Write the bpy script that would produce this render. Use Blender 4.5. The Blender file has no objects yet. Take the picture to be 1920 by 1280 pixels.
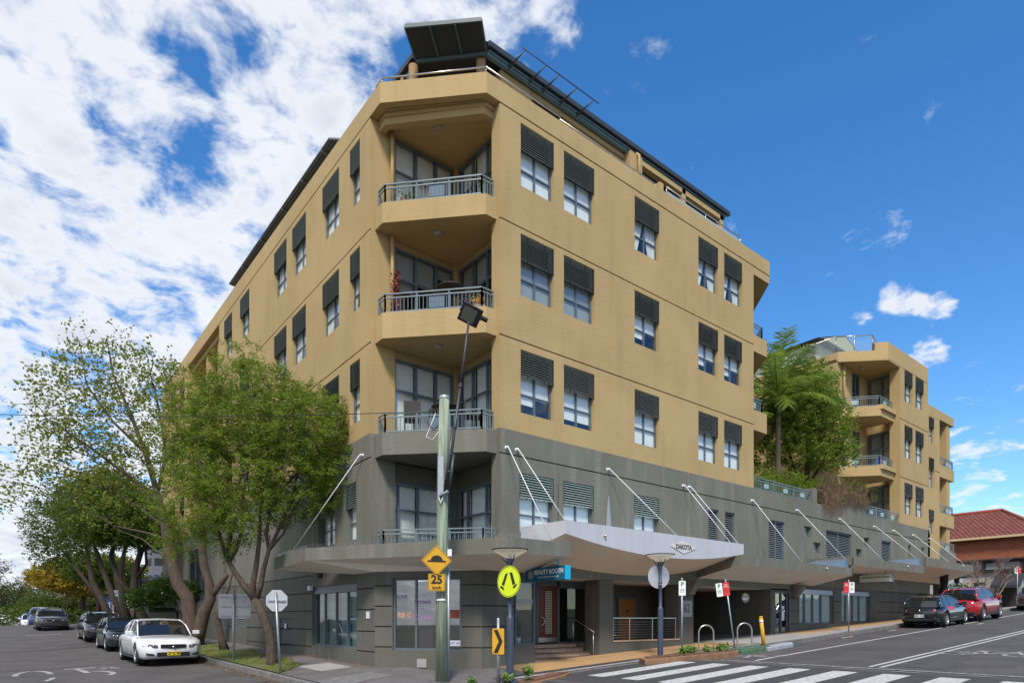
import bpy, math, random
import numpy as np
from mathutils import Vector, Matrix
R_ = math.radians
random.seed(7)
rng = np.random.default_rng(7)
scene = bpy.context.scene
COL = scene.collection

# ------------------------------------------------------------------ camera
cam_d = bpy.data.cameras.new("camera")
cam_d.sensor_width = 36.0
cam_d.lens = 36.0 * 1192 / 1920
cam_d.shift_y = (1160 - 640) / 1920.0
cam_d.clip_start = 0.1
cam_d.clip_end = 3000
cam = bpy.data.objects.new("camera", cam_d)
COL.objects.link(cam)
cam.location = (0, 0, 1.6)
cam.rotation_euler = (R_(90), 0, R_(-38.9))
scene.camera = cam

# ------------------------------------------------------------------ light, sky, exposure
SUN_EL, SUN_AZ = 52, 228        # azimuth: angle of the sun direction, counted from +X towards +Y
sd = Vector((math.cos(R_(SUN_EL)) * math.cos(R_(SUN_AZ)), math.cos(R_(SUN_EL)) * math.sin(R_(SUN_AZ)), math.sin(R_(SUN_EL))))
sun_d = bpy.data.lights.new("sun", 'SUN')
sun_d.energy = 2.6
sun_d.angle = R_(12)
sun_d.color = (1.0, 0.93, 0.83)
sun = bpy.data.objects.new("sun", sun_d)
COL.objects.link(sun)
sun.rotation_euler = (-sd).to_track_quat('-Z', 'Y').to_euler()
sun.location = (0, 0, 40)

world = bpy.data.worlds.new("World")
scene.world = world
world.use_nodes = True
nt = world.node_tree
nt.nodes.clear()
def N(tree, typ, **kw):
    n = tree.nodes.new(typ)
    for k, v in kw.items():
        if k.startswith('i_'):
            key = k[2:]
            n.inputs[int(key) if key.isdigit() else key].default_value = v
        else:
            setattr(n, k, v)
    return n
def mathn(tree, op, a, b=None, clamp=False):
    n = tree.nodes.new('ShaderNodeMath'); n.operation = op; n.use_clamp = clamp
    for i, v in enumerate((a, b)):
        if v is None: continue
        if isinstance(v, (int, float)): n.inputs[i].default_value = v
        else: tree.links.new(v, n.inputs[i])
    return n.outputs[0]
L_ = nt.links.new
sky = N(nt, 'ShaderNodeTexSky', sky_type='NISHITA', sun_disc=False, sun_elevation=R_(SUN_EL),
        sun_rotation=R_(90 - SUN_AZ), air_density=1.0, dust_density=0.3, ozone_density=3.0, altitude=50)
hs = N(nt, 'ShaderNodeHueSaturation'); hs.inputs['Saturation'].default_value = 1.3; hs.inputs['Hue'].default_value = 0.502
L_(sky.outputs[0], hs.inputs['Color'])
bg1 = N(nt, 'ShaderNodeBackground'); bg1.inputs[1].default_value = 0.13
L_(hs.outputs[0], bg1.inputs[0])
tc = N(nt, 'ShaderNodeTexCoord')
sep = N(nt, 'ShaderNodeSeparateXYZ'); L_(tc.outputs['Generated'], sep.inputs[0])
zz = mathn(nt, 'ADD', mathn(nt, 'MAXIMUM', sep.outputs[2], 0.0), 0.22)
px = mathn(nt, 'DIVIDE', sep.outputs[0], zz); py = mathn(nt, 'DIVIDE', sep.outputs[1], zz)
cmb = N(nt, 'ShaderNodeCombineXYZ'); L_(px, cmb.inputs[0]); L_(py, cmb.inputs[1])
nz = N(nt, 'ShaderNodeTexNoise'); nz.inputs['Scale'].default_value = 7.0; nz.inputs['Detail'].default_value = 12; nz.inputs['Roughness'].default_value = 0.62
nz.inputs['Distortion'].default_value = 0.25
L_(cmb.outputs[0], nz.inputs['Vector'])
nb = N(nt, 'ShaderNodeTexNoise'); nb.inputs['Scale'].default_value = 1.0; nb.inputs['Detail'].default_value = 3
L_(cmb.outputs[0], nb.inputs['Vector'])
# clouds lie over the left street, the right half of the sky is nearly clear
ld = Vector((-0.35, 0.92, 0.0)).normalized()
dotl = mathn(nt, 'ADD', mathn(nt, 'MULTIPLY', sep.outputs[0], ld.x), mathn(nt, 'MULTIPLY', sep.outputs[1], ld.y))
mr = N(nt, 'ShaderNodeMapRange'); mr.inputs['From Min'].default_value = 0.12; mr.inputs['From Max'].default_value = 0.60
mr.inputs['To Min'].default_value = -0.18; mr.inputs['To Max'].default_value = 0.08
L_(dotl, mr.inputs['Value'])
s1 = mathn(nt, 'ADD', nz.outputs[0], mr.outputs[0])
s2 = mathn(nt, 'ADD', s1, mathn(nt, 'MULTIPLY', mathn(nt, 'SUBTRACT', nb.outputs[0], 0.5), 0.30))
# a thin veil low over the right street
rr = N(nt, 'ShaderNodeMapRange'); rr.inputs['From Min'].default_value = 0.02; rr.inputs['From Max'].default_value = 0.30
rr.inputs['To Min'].default_value = 0.10; rr.inputs['To Max'].default_value = 0.0
L_(sep.outputs[2], rr.inputs['Value'])
# small puffs over the farther flats and above the roof corner
PUFFS = (((.8656, .3085, .3944), .99955, .19), ((.8834, .2768, .378), .9997, .17), ((.8562, .3611, .3695), .9996, .17), ((.8985, .2914, .3285), .9996, .16), ((.4966, .5285, .6886), .9990, .05), ((.9576, .2342, .1676), .985, .09))
pf = None
for c_, th, am in PUFFS:
    vm = N(nt, 'ShaderNodeVectorMath', operation='DOT_PRODUCT'); L_(tc.outputs['Generated'], vm.inputs[0]); vm.inputs[1].default_value = Vector(c_).normalized()
    m_ = N(nt, 'ShaderNodeMapRange'); m_.inputs['From Min'].default_value = th; m_.inputs['From Max'].default_value = 1.0 - (1 - th) * .25; m_.inputs['To Max'].default_value = am
    L_(vm.outputs['Value'], m_.inputs['Value']); pf = m_.outputs[0] if pf is None else mathn(nt, 'ADD', pf, m_.outputs[0])
s2 = mathn(nt, 'ADD', s2, pf)
# broken cloud low over the opposite side of the road
dv = mathn(nt, 'ADD', mathn(nt, 'MULTIPLY', sep.outputs[0], -0.628), mathn(nt, 'MULTIPLY', sep.outputs[1], -0.778))
bk = mathn(nt, 'MULTIPLY', mathn(nt, 'MULTIPLY', dv, 0.32, True), 1.0)
s3 = mathn(nt, 'ADD', mathn(nt, 'ADD', s2, rr.outputs[0]), bk)
cr = N(nt, 'ShaderNodeMapRange', interpolation_type='SMOOTHSTEP'); cr.inputs['From Min'].default_value = 0.44; cr.inputs['From Max'].default_value = 0.63
L_(s3, cr.inputs['Value'])
cden = N(nt, 'ShaderNodeMapRange'); cden.inputs['From Min'].default_value = 0.50; cden.inputs['From Max'].default_value = 0.80
L_(s3, cden.inputs['Value'])
cc = N(nt, 'ShaderNodeMixRGB'); cc.inputs[1].default_value = (0.93, 0.955, 1.0, 1); cc.inputs[2].default_value = (0.62, 0.67, 0.76, 1)
nz2 = N(nt, 'ShaderNodeTexNoise'); nz2.inputs['Scale'].default_value = 5.0; nz2.inputs['Detail'].default_value = 6
L_(cmb.outputs[0], nz2.inputs['Vector'])
L_(mathn(nt, 'MULTIPLY', mathn(nt, 'MULTIPLY', cden.outputs[0], nz2.outputs[0]), 1.7, True), cc.inputs[0])
bg2 = N(nt, 'ShaderNodeBackground'); bg2.inputs[1].default_value = 0.66
L_(cc.outputs[0], bg2.inputs[0])
mx = N(nt, 'ShaderNodeMixShader'); L_(mathn(nt, 'MULTIPLY', cr.outputs[0], 0.97), mx.inputs[0]); L_(bg1.outputs[0], mx.inputs[1]); L_(bg2.outputs[0], mx.inputs[2])
wo = N(nt, 'ShaderNodeOutputWorld'); L_(mx.outputs[0], wo.inputs[0])

scene.view_settings.view_transform = 'Standard'
scene.view_settings.look = 'None'
scene.view_settings.exposure = 0.70
scene.view_settings.gamma = 1.0
scene.view_settings.use_curve_mapping = False

# ------------------------------------------------------------------ materials
MATS = {}
def mat(name, col, rough=0.7, metal=0.0, var=0.0, vscale=3.0, bump=0.0, bscale=30.0, col2=None, stretch=None, spec=None, coat=0.0):
    """Principled material; var blends col with col2 by noise in object space."""
    if name in MATS: return MATS[name]
    m = bpy.data.materials.new(name); m.use_nodes = True
    t = m.node_tree; b = t.nodes['Principled BSDF']
    b.inputs['Roughness'].default_value = rough; b.inputs['Metallic'].default_value = metal
    if spec is not None: b.inputs['Specular IOR Level'].default_value = spec
    if coat: b.inputs['Coat Weight'].default_value = coat; b.inputs['Coat Roughness'].default_value = 0.05
    c = (*col, 1)
    b.inputs['Base Color'].default_value = c
    if var > 0 or bump > 0:
        g = t.nodes.new('ShaderNodeTexCoord'); mp = t.nodes.new('ShaderNodeMapping')
        t.links.new(g.outputs['Object'], mp.inputs[0])
        if stretch: mp.inputs['Scale'].default_value = stretch
    if var > 0:
        n1 = t.nodes.new('ShaderNodeTexNoise'); n1.inputs['Scale'].default_value = vscale; n1.inputs['Detail'].default_value = 6
        n1.inputs['Roughness'].default_value = 0.65
        t.links.new(mp.outputs[0], n1.inputs['Vector'])
        r = t.nodes.new('ShaderNodeMapRange'); r.inputs['From Min'].default_value = 0.35; r.inputs['From Max'].default_value = 0.65
        t.links.new(n1.outputs[0], r.inputs['Value'])
        x = t.nodes.new('ShaderNodeMixRGB')
        c2 = col2 if col2 else tuple(v * (1 - var) for v in col)
        x.inputs[1].default_value = c; x.inputs[2].default_value = (*c2, 1)
        t.links.new(r.outputs[0], x.inputs[0]); t.links.new(x.outputs[0], b.inputs['Base Color'])
    if bump > 0:
        n2 = t.nodes.new('ShaderNodeTexNoise'); n2.inputs['Scale'].default_value = bscale; n2.inputs['Detail'].default_value = 5
        t.links.new(g.outputs['Object'], n2.inputs['Vector'])
        bp = t.nodes.new('ShaderNodeBump'); bp.inputs['Strength'].default_value = bump; bp.inputs['Distance'].default_value = 0.02
        t.links.new(n2.outputs[0], bp.inputs['Height']); t.links.new(bp.outputs[0], b.inputs['Normal'])
    MATS[name] = m
    return m
def wallmat(name, col, streak, dirt, brick=0.05):
    """painted masonry: blotches, vertical weather streaks, faint courses of the brick under the paint"""
    m = bpy.data.materials.new(name); m.use_nodes = True
    t = m.node_tree; b = t.nodes['Principled BSDF']; b.inputs['Roughness'].default_value = 0.85
    b.inputs['Specular IOR Level'].default_value = 0.25
    g = t.nodes.new('ShaderNodeTexCoord')
    def noise(sc, scale, det, lo, hi):
        mp = t.nodes.new('ShaderNodeMapping'); mp.inputs['Scale'].default_value = sc
        t.links.new(g.outputs['Object'], mp.inputs[0])
        n = t.nodes.new('ShaderNodeTexNoise'); n.inputs['Scale'].default_value = scale; n.inputs['Detail'].default_value = det
        n.inputs['Roughness'].default_value = 0.6
        t.links.new(mp.outputs[0], n.inputs['Vector'])
        r = t.nodes.new('ShaderNodeMapRange'); r.inputs['From Min'].default_value = lo; r.inputs['From Max'].default_value = hi
        t.links.new(n.outputs[0], r.inputs['Value']); return r.outputs[0], n.outputs[0]
    f1, _ = noise((1, 1, 1), 0.9, 6, 0.35, 0.7)
    f2, _ = noise((1, 1, 0.09), 3.0, 5, 0.50, 0.72)
    f3, nn = noise((1, 1, 2.2), 9.0, 5, 0.35, 0.65)
    def mix(a, bcol, f, amt):
        x = t.nodes.new('ShaderNodeMixRGB')
        mm = t.nodes.new('ShaderNodeMath'); mm.operation = 'MULTIPLY'; mm.inputs[1].default_value = amt
        t.links.new(f, mm.inputs[0]); t.links.new(mm.outputs[0], x.inputs[0])
        if isinstance(a, tuple): x.inputs[1].default_value = (*a, 1)
        else: t.links.new(a, x.inputs[1])
        x.inputs[2].default_value = (*bcol, 1); return x.outputs[0]
    c = mix(col, dirt, f1, 0.75); c = mix(c, streak, f2, 0.65); c = mix(c, tuple(v * 0.86 for v in col), f3, 0.45)
    f4, _ = noise((1, 1, 0.045), 8.0, 3, 0.60, 0.74); c = mix(c, tuple(v * 0.72 for v in col), f4, 0.42)
    f5, _ = noise((1, 1, 1), 0.35, 2, 0.45, 0.60); c = mix(c, tuple(v * 1.10 for v in col), f5, 0.5)
    t.links.new(c, b.inputs['Base Color'])
    br = t.nodes.new('ShaderNodeTexWave'); br.wave_type = 'BANDS'; br.bands_direction = 'Z'; br.inputs['Scale'].default_value = 3.65
    br.inputs['Distortion'].default_value = 0.4; br.inputs['Detail'].default_value = 1
    t.links.new(g.outputs['Object'], br.inputs['Vector'])
    ad = t.nodes.new('ShaderNodeMath'); ad.operation = 'MULTIPLY_ADD'; ad.inputs[1].default_value = brick
    t.links.new(br.outputs['Fac'], ad.inputs[0]); t.links.new(nn, ad.inputs[2])
    bp = t.nodes.new('ShaderNodeBump'); bp.inputs['Strength'].default_value = 0.35; bp.inputs['Distance'].default_value = 0.02
    t.links.new(ad.outputs[0], bp.inputs['Height']); t.links.new(bp.outputs[0], b.inputs['Normal'])
    MATS[name] = m
    return m
TAN = wallmat('tan_render', (0.445, 0.325, 0.155), (0.35, 0.255, 0.122), (0.405, 0.29, 0.132))
TANS = wallmat('tan_smooth', (0.455, 0.33, 0.16), (0.365, 0.265, 0.128), (0.42, 0.305, 0.142), brick=0.0)
GREY = wallmat('olive_grey_paint', (0.170, 0.168, 0.138), (0.27, 0.28, 0.24), (0.148, 0.143, 0.115), brick=0.0)
GREY_SHADE = wallmat('shaded_olive_grey', (0.125, 0.124, 0.104), (0.185, 0.19, 0.165), (0.102, 0.100, 0.083), brick=0.0)  # olive grey again, darkened: the ground-floor shade is put into the colour
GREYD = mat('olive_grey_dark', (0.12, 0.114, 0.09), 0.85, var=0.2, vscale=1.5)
SOFFIT = mat('canopy_soffit_paint', (0.80, 0.72, 0.61), 0.8, var=0.08, vscale=2)
FRAME = mat('blue_grey_frame', (0.10, 0.13, 0.155), 0.45)
RAIL = mat('pale_blue_rail', (0.20, 0.255, 0.27), 0.4, metal=0.2)
SLAT = mat('louvre_green_grey', (0.22, 0.25, 0.23), 0.5)
SLATL = mat('louvre_pale', (0.34, 0.44, 0.40), 0.5)
LBACK = mat('louvre_shadow_lining', (0.02, 0.022, 0.024), 0.9)
GROOVE = mat('groove_shadow_gap', (0.06, 0.05, 0.035), 0.95)
GROOVEG = mat('groove_grey', (0.03, 0.03, 0.025), 0.95)
BLIND = mat('white_blind', (0.90, 0.91, 0.88), 0.8, var=0.06, vscale=8)
BLINDG = mat('grey_blind', (0.33, 0.35, 0.35), 0.8)
CURT = mat('white_curtain', (0.78, 0.79, 0.78), 0.9, var=0.25, vscale=6, stretch=(6, 6, 0.3))
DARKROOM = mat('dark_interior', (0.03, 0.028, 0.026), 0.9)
STEEL = mat('galvanised_steel', (0.42, 0.46, 0.50), 0.45, metal=0.6, var=0.2, vscale=12)
STAIN = mat('brushed_stainless', (0.62, 0.58, 0.52), 0.3, metal=0.9)
WHITEP = mat('white_paint', (0.72, 0.74, 0.78), 0.5, var=0.05)
ROOFM = mat('dark_metal_roof', (0.055, 0.065, 0.07), 0.5, metal=0.3, var=0.15)
BLUEF = mat('blue_grey_fascia', (0.14, 0.24, 0.29), 0.45)
def glassmat(name, tint, refl, ior=1.5):
    m = bpy.data.materials.new(name); m.use_nodes = True; t = m.node_tree; t.nodes.clear()
    tr = t.nodes.new('ShaderNodeBsdfTransparent'); tr.inputs[0].default_value = (*tint, 1)
    gl = t.nodes.new('ShaderNodeBsdfGlossy'); gl.inputs['Roughness'].default_value = 0.015; gl.inputs[0].default_value = (0.95, 0.97, 1, 1)
    ge = t.nodes.new('ShaderNodeNewGeometry'); dp = t.nodes.new('ShaderNodeVectorMath'); dp.operation = 'DOT_PRODUCT'
    t.links.new(ge.outputs['Incoming'], dp.inputs[0]); t.links.new(ge.outputs['Normal'], dp.inputs[1])
    ca = mathn(t, 'ABSOLUTE', dp.outputs['Value']); sch = mathn(t, 'POWER', mathn(t, 'SUBTRACT', 1.0, ca), 5.0)
    fr = mathn(t, 'ADD', mathn(t, 'MULTIPLY', sch, .92), .06)
    ad = t.nodes.new('ShaderNodeMath'); ad.operation = 'ADD'; ad.use_clamp = True; ad.inputs[1].default_value = refl
    t.links.new(fr, ad.inputs[0])
    x = t.nodes.new('ShaderNodeMixShader'); t.links.new(ad.outputs[0], x.inputs[0]); t.links.new(tr.outputs[0], x.inputs[1]); t.links.new(gl.outputs[0], x.inputs[2])
    o = t.nodes.new('ShaderNodeOutputMaterial'); t.links.new(x.outputs[0], o.inputs[0])
    MATS[name] = m; return m
GLASS = glassmat('window_glass', (0.90, 0.94, 0.94), 0.05)
GLASSD = glassmat('shop_glass', (0.62, 0.67, 0.68), 0.20)
CARGLASS = mat('car_glass', (0.012, 0.014, 0.016), 0.03, spec=1.0)
ANTIG = glassmat('clear_balustrade_glass', (0.85, 0.93, 0.93), 0.04)

# ------------------------------------------------------------------ mesh building helpers
OFF = {}
def tag(o, label=None, cat=None, group=None, kind=None):
    if label: o['label'] = label
    if cat: o['category'] = cat
    if group: o['group'] = group
    if kind: o['kind'] = kind
    return o
def thing(name, loc, label, cat, group=None, rz=0):
    o = bpy.data.objects.new(name, None); COL.objects.link(o)
    o.location = loc; o.rotation_euler = (0, 0, rz); o.empty_display_size = 0.3
    OFF[o.name] = Vector(loc)
    return tag(o, label, cat, group)
class MB:
    """collects faces, optionally through a mapping function, and links them as one mesh object"""
    def __init__(s, fn=None): s.v = []; s.f = []; s.m = []; s.fn = fn; s.sm = []
    def add(s, vs, fs, mi=0, smooth=False):
        b = len(s.v)
        s.v += [tuple(s.fn(*p)) for p in vs] if s.fn else [tuple(p) for p in vs]
        s.f += [tuple(b + i for i in f) for f in fs]; s.m += [mi] * len(fs); s.sm += [smooth] * len(fs)
    def box(s, x0, x1, y0, y1, z0, z1, mi=0):
        vs = [(x, y, z) for z in (z0, z1) for y in (y0, y1) for x in (x0, x1)]
        s.add(vs, [(0, 2, 3, 1), (4, 5, 7, 6), (0, 1, 5, 4), (2, 6, 7, 3), (0, 4, 6, 2), (1, 3, 7, 5)], mi)
    def obox(s, c, ax, ay, az, mi=0):
        """box from centre and three half-axis vectors"""
        c = Vector(c); ax, ay, az = Vector(ax), Vector(ay), Vector(az)
        vs = [c + i * ax + j * ay + k * az for k in (-1, 1) for j in (-1, 1) for i in (-1, 1)]
        s.add(vs, [(0, 2, 3, 1), (4, 5, 7, 6), (0, 1, 5, 4), (2, 6, 7, 3), (0, 4, 6, 2), (1, 3, 7, 5)], mi)
    def bar(s, a, b, w, h=None, mi=0):
        a, b = Vector(a), Vector(b); d = b - a; h = h or w
        if d.length < 1e-6: return
        dn = d.normalized(); up = Vector((0, 0, 1)) if abs(dn.z) < 0.95 else Vector((0, 1, 0))
        sx = dn.cross(up).normalized(); sy = sx.cross(dn).normalized()
        s.obox((a + b) / 2, d / 2, sx * w / 2, sy * h / 2, mi)
    def quad(s, a, b, c, d, mi=0): s.add([a, b, c, d], [(0, 1, 2, 3)], mi)
    def prism(s, poly, z0, z1, mi=0, ztop=None):
        n = len(poly)
        t0 = z0 if callable(z0) else (lambda x, y: z0); t1 = z1 if callable(z1) else (lambda x, y: z1)
        vs = [(x, y, t0(x, y)) for x, y in poly] + [(x, y, t1(x, y)) for x, y in poly]
        fs = [tuple(range(n - 1, -1, -1)), tuple(range(n, 2 * n))] + [(i, (i + 1) % n, n + (i + 1) % n, n + i) for i in range(n)]
        s.add(vs, fs, mi)
    def ext(s, poly, o, u, w, d, mi=0):
        """polygon (list of 2d) in the plane o + a*u + b*w, extruded by vector d"""
        o, u, w, d = map(Vector, (o, u, w, d)); n = len(poly)
        p = [o + a * u + b * w for a, b in poly]
        vs = p + [q + d for q in p]
        s.add(vs, [tuple(range(n - 1, -1, -1)), tuple(range(n, 2 * n))] + [(i, (i + 1) % n, n + (i + 1) % n, n + i) for i in range(n)], mi)
    def tube(s, pts, rad, n=10, mi=0, cap=True, smooth=True):
        pts = [Vector(p) for p in pts]
        rs = rad if isinstance(rad, (list, tuple)) else [rad] * len(pts)
        vs = []; ref = None
        for i, p in enumerate(pts):
            d = (pts[min(i + 1, len(pts) - 1)] - pts[max(i - 1, 0)])
            d = d.normalized() if d.length > 1e-9 else Vector((0, 0, 1))
            if ref is None: ref = Vector((1, 0, 0)) if abs(d.x) < 0.9 else Vector((0, 1, 0))
            a = (ref - d * ref.dot(d)).normalized(); ref = a; b = d.cross(a)
            for k in range(n):
                t = 2 * math.pi * k / n; vs.append(p + (a * math.cos(t) + b * math.sin(t)) * rs[i])
        fs = []
        for i in range(len(pts) - 1):
            for k in range(n):
                fs.append((i * n + k, i * n + (k + 1) % n, (i + 1) * n + (k + 1) % n, (i + 1) * n + k))
        s.add(vs, fs, mi, smooth)
        if cap:
            b0 = len(s.v) - len(vs)
            s.f += [tuple(b0 + k for k in range(n - 1, -1, -1)), tuple(b0 + (len(pts) - 1) * n + k for k in range(n))]; s.m += [mi, mi]; s.sm += [False, False]
    def lathe(s, c, prof, n=16, mi=0, axis=(0, 0, 1), smooth=True):
        c = Vector(c); ax = Vector(axis).normalized()
        a = Vector((1, 0, 0)) if abs(ax.x) < 0.9 else Vector((0, 1, 0)); a = (a - ax * a.dot(ax)).normalized(); b = ax.cross(a)
        vs = []
        for r, h in prof:
            for k in range(n):
                t = 2 * math.pi * k / n; vs.append(c + ax * h + (a * math.cos(t) + b * math.sin(t)) * r)
        fs = [(i * n + k, i * n + (k + 1) % n, (i + 1) * n + (k + 1) % n, (i + 1) * n + k) for i in range(len(prof) - 1) for k in range(n)]
        s.add(vs, fs, mi, smooth)
    def build(s, name, mats, parent=None, local=False, root=None):
        me = bpy.data.meshes.new(name)
        off = Vector((0, 0, 0))
        if parent is not None and not local:
            p = parent
            while p.parent: p = p.parent
            off = OFF.get(p.name, Vector((0, 0, 0)))
        vs = [(x - off.x, y - off.y, z - off.z) for x, y, z in s.v] if off.length > 0 else s.v
        me.from_pydata([tuple(v) for v in vs], [], s.f)
        mats = mats if isinstance(mats, (list, tuple)) else [mats]
        for m in mats: me.materials.append(m)
        me.polygons.foreach_set('material_index', s.m)
        me.polygons.foreach_set('use_smooth', s.sm)
        me.update()
        o = bpy.data.objects.new(name, me); COL.objects.link(o)
        if parent is not None: o.parent = parent
        return o
def bm_fix(o):
    import bmesh
    b = bmesh.new(); b.from_mesh(o.data); bmesh.ops.recalc_face_normals(b, faces=b.faces); b.to_mesh(o.data); b.free(); return o
def bevel(o, w, seg=2, ang=35):
    md = o.modifiers.new('bevel', 'BEVEL'); md.width = w; md.segments = seg; md.limit_method = 'ANGLE'; md.angle_limit = R_(ang); return o
def lettering(txt, size, o, u, w, mt, name, parent, depth=0.006, align='CENTER', stretch=1.0, offset=0.0):
    """text as a mesh in the plane through o spanned by u (reading direction) and w (up)"""
    cu = bpy.data.curves.new('txt', 'FONT'); cu.body = txt; cu.size = size; cu.extrude = depth; cu.align_x = align; cu.align_y = 'CENTER'
    cu.offset = offset; cu.resolution_u = 3
    ob = bpy.data.objects.new('txt', cu); COL.objects.link(ob)
    dg = bpy.context.evaluated_depsgraph_get(); me = bpy.data.meshes.new_from_object(ob.evaluated_get(dg))
    COL.objects.unlink(ob); bpy.data.objects.remove(ob)
    u = Vector(u).normalized(); w = Vector(w).normalized(); n = u.cross(w)
    p = parent
    while p is not None and p.parent: p = p.parent
    off = OFF.get(p.name, Vector()) if p is not None else Vector()
    for v in me.vertices:
        q = Vector(o) + u * v.co.x * stretch + w * v.co.y + n * v.co.z - off
        v.co = q
    me.materials.clear(); me.materials.append(mt)
    r = bpy.data.objects.new(name, me); COL.objects.link(r)
    if parent is not None: r.parent = parent
    return r

# ------------------------------------------------------------------ ground heights
def sst(a, b, x):
    t = min(1, max(0, (x - a) / (b - a))); return t * t * (3 - 2 * t)
def zroad(X, Y):
    return zroad0(X, Y) + (0.115 * sst(8.6, 9.6, X) * (1 - min(1, max(0, X - 14.5))) if Y < 11.01 else 0)
def zroad0(X, Y):
    xr = min(max(X, -40), 70)
    zr = 0.15 + 0.052 * (xr - 10)
    y2 = min(Y, 35); y3 = min(max(Y - 35, 0), 26); y4 = min(max(Y - 63, 0), 80)
    zl = 0.08 + 0.03 * (min(max(X, -8), 8) - 4) + 0.015 * (y2 - 20) + 0.035 * y3 - 0.03 * y4
    w = sst(8.5, 14, Y) * (1 - sst(6.5, 9.5, X))
    return zr * (1 - w) + zl * w
XK, YK = 5.40, 11.0        # kerb lines of the two streets
XW, YW = 7.65, 12.92       # faces of the building
def zpath(X, Y):
    zk = zroad0(X, Y) + 0.13
    zw = 0.353 + 0.047 * max(0, X - 9.5) + 0.02 * max(0, Y - 15.4)
    t = min(sst(XK - 0.1, XW, X), sst(YK - 0.1, YW, Y)) if True else 0
    return zk * (1 - t) + zw * t

# ------------------------------------------------------------------ ground, roads, paths
def axis(vals):
    out = []
    for a, b, st in vals:
        x = a
        while x < b - 1e-6: out.append(x); x += st
    out.append(vals[-1][1]); return out
def sheet(name, xs, ys, zf, m, keep=None, smooth=True, kind='structure'):
    vs = [(x, y, zf(x, y)) for y in ys for x in xs]; nx = len(xs); fs = []
    for j in range(len(ys) - 1):
        for i in range(nx - 1):
            if keep is None or keep((xs[i] + xs[i + 1]) / 2, (ys[j] + ys[j + 1]) / 2):
                fs.append((j * nx + i, j * nx + i + 1, (j + 1) * nx + i + 1, (j + 1) * nx + i))
    mb = MB(); mb.add(vs, fs, 0, smooth); o = mb.build(name, m)
    if kind: o['kind'] = kind
    return o
ASPH = mat('asphalt', (0.102, 0.094, 0.090), 0.9, var=0.38, vscale=0.7, bump=0.5, bscale=90)
ASPH2 = mat('old_footpath_asphalt', (0.15, 0.138, 0.134), 0.92, var=0.3, vscale=1.3, bump=0.5, bscale=70)
def crackle(m, sc=.55, w=.012, dark=.55):
    # fine cracks and oil spots over the asphalt
    t = m.node_tree; b = t.nodes['Principled BSDF']; src = b.inputs['Base Color'].links[0].from_socket
    g = t.nodes.new('ShaderNodeTexCoord'); n = t.nodes.new('ShaderNodeTexNoise'); n.inputs['Scale'].default_value = 1.3; n.inputs['Detail'].default_value = 6
    t.links.new(g.outputs['Object'], n.inputs['Vector']); a = t.nodes.new('ShaderNodeVectorMath'); a.operation = 'MULTIPLY_ADD'; a.inputs[1].default_value = (.9, .9, .9)
    t.links.new(n.outputs['Color'], a.inputs[0]); t.links.new(g.outputs['Object'], a.inputs[2])
    v = t.nodes.new('ShaderNodeTexVoronoi'); v.feature = 'DISTANCE_TO_EDGE'; v.inputs['Scale'].default_value = sc; t.links.new(a.outputs[0], v.inputs['Vector'])
    r = t.nodes.new('ShaderNodeMapRange'); r.inputs['From Min'].default_value = 0; r.inputs['From Max'].default_value = w; r.inputs['To Min'].default_value = dark; r.inputs['To Max'].default_value = 0
    t.links.new(v.outputs['Distance'], r.inputs['Value']); n2 = t.nodes.new('ShaderNodeTexNoise'); n2.inputs['Scale'].default_value = .22; n2.inputs['Detail'].default_value = 3; t.links.new(g.outputs['Object'], n2.inputs['Vector'])
    r2 = t.nodes.new('ShaderNodeMapRange'); r2.inputs['From Min'].default_value = .42; r2.inputs['From Max'].default_value = .62; t.links.new(n2.outputs[0], r2.inputs['Value'])
    f = mathn(t, 'MULTIPLY', r.outputs[0], r2.outputs[0]); n3 = t.nodes.new('ShaderNodeTexNoise'); n3.inputs['Scale'].default_value = 2.6; n3.inputs['Detail'].default_value = 2; t.links.new(g.outputs['Object'], n3.inputs['Vector'])
    r3 = t.nodes.new('ShaderNodeMapRange'); r3.inputs['From Min'].default_value = .66; r3.inputs['From Max'].default_value = .74; r3.inputs['To Max'].default_value = .3; t.links.new(n3.outputs[0], r3.inputs['Value'])
    f = mathn(t, 'ADD', f, r3.outputs[0], True); x = t.nodes.new('ShaderNodeMixRGB'); x.inputs[2].default_value = (.03, .028, .027, 1); t.links.new(f, x.inputs[0]); t.links.new(src, x.inputs[1]); t.links.new(x.outputs[0], b.inputs['Base Color'])
crackle(ASPH); crackle(ASPH2, .8, .01, .5)
PLAIN = mat('ground_soil', (0.10, 0.11, 0.06), 0.95, var=0.4, vscale=0.1)
PAVE = mat('ochre_paving', (0.46, 0.275, 0.115), 0.85, var=0.4, vscale=1.1, bump=0.2, bscale=20, col2=(0.34, 0.215, 0.11))
CONC = mat('pale_concrete', (0.36, 0.34, 0.32), 0.85, var=0.25, vscale=2, bump=0.3)
KERBM = mat('kerb_concrete', (0.21, 0.205, 0.195), 0.9, var=0.4, vscale=3, bump=0.4)
GRASSM = mat('verge_grass', (0.085, 0.13, 0.025), 0.95, var=0.5, vscale=2.2, bump=0.8, bscale=60, col2=(0.16, 0.13, 0.06))
PAINT = mat('road_paint', (0.62, 0.62, 0.59), 0.7, var=0.45, vscale=14)
PAINTW = mat('worn_road_paint', (0.50, 0.50, 0.48), 0.8, var=0.6, vscale=9, col2=(0.12, 0.12, 0.12))
SOIL = mat('mulch_soil', (0.20, 0.105, 0.06), 0.95, var=0.5, vscale=9, bump=1.0, bscale=40)
BRICKK = mat('brown_kerb', (0.29, 0.16, 0.085), 0.85, var=0.3, vscale=4)
GREENP = mat('green_lane_paint', (0.085, 0.17, 0.095), 0.8, var=0.25, vscale=5)

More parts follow.
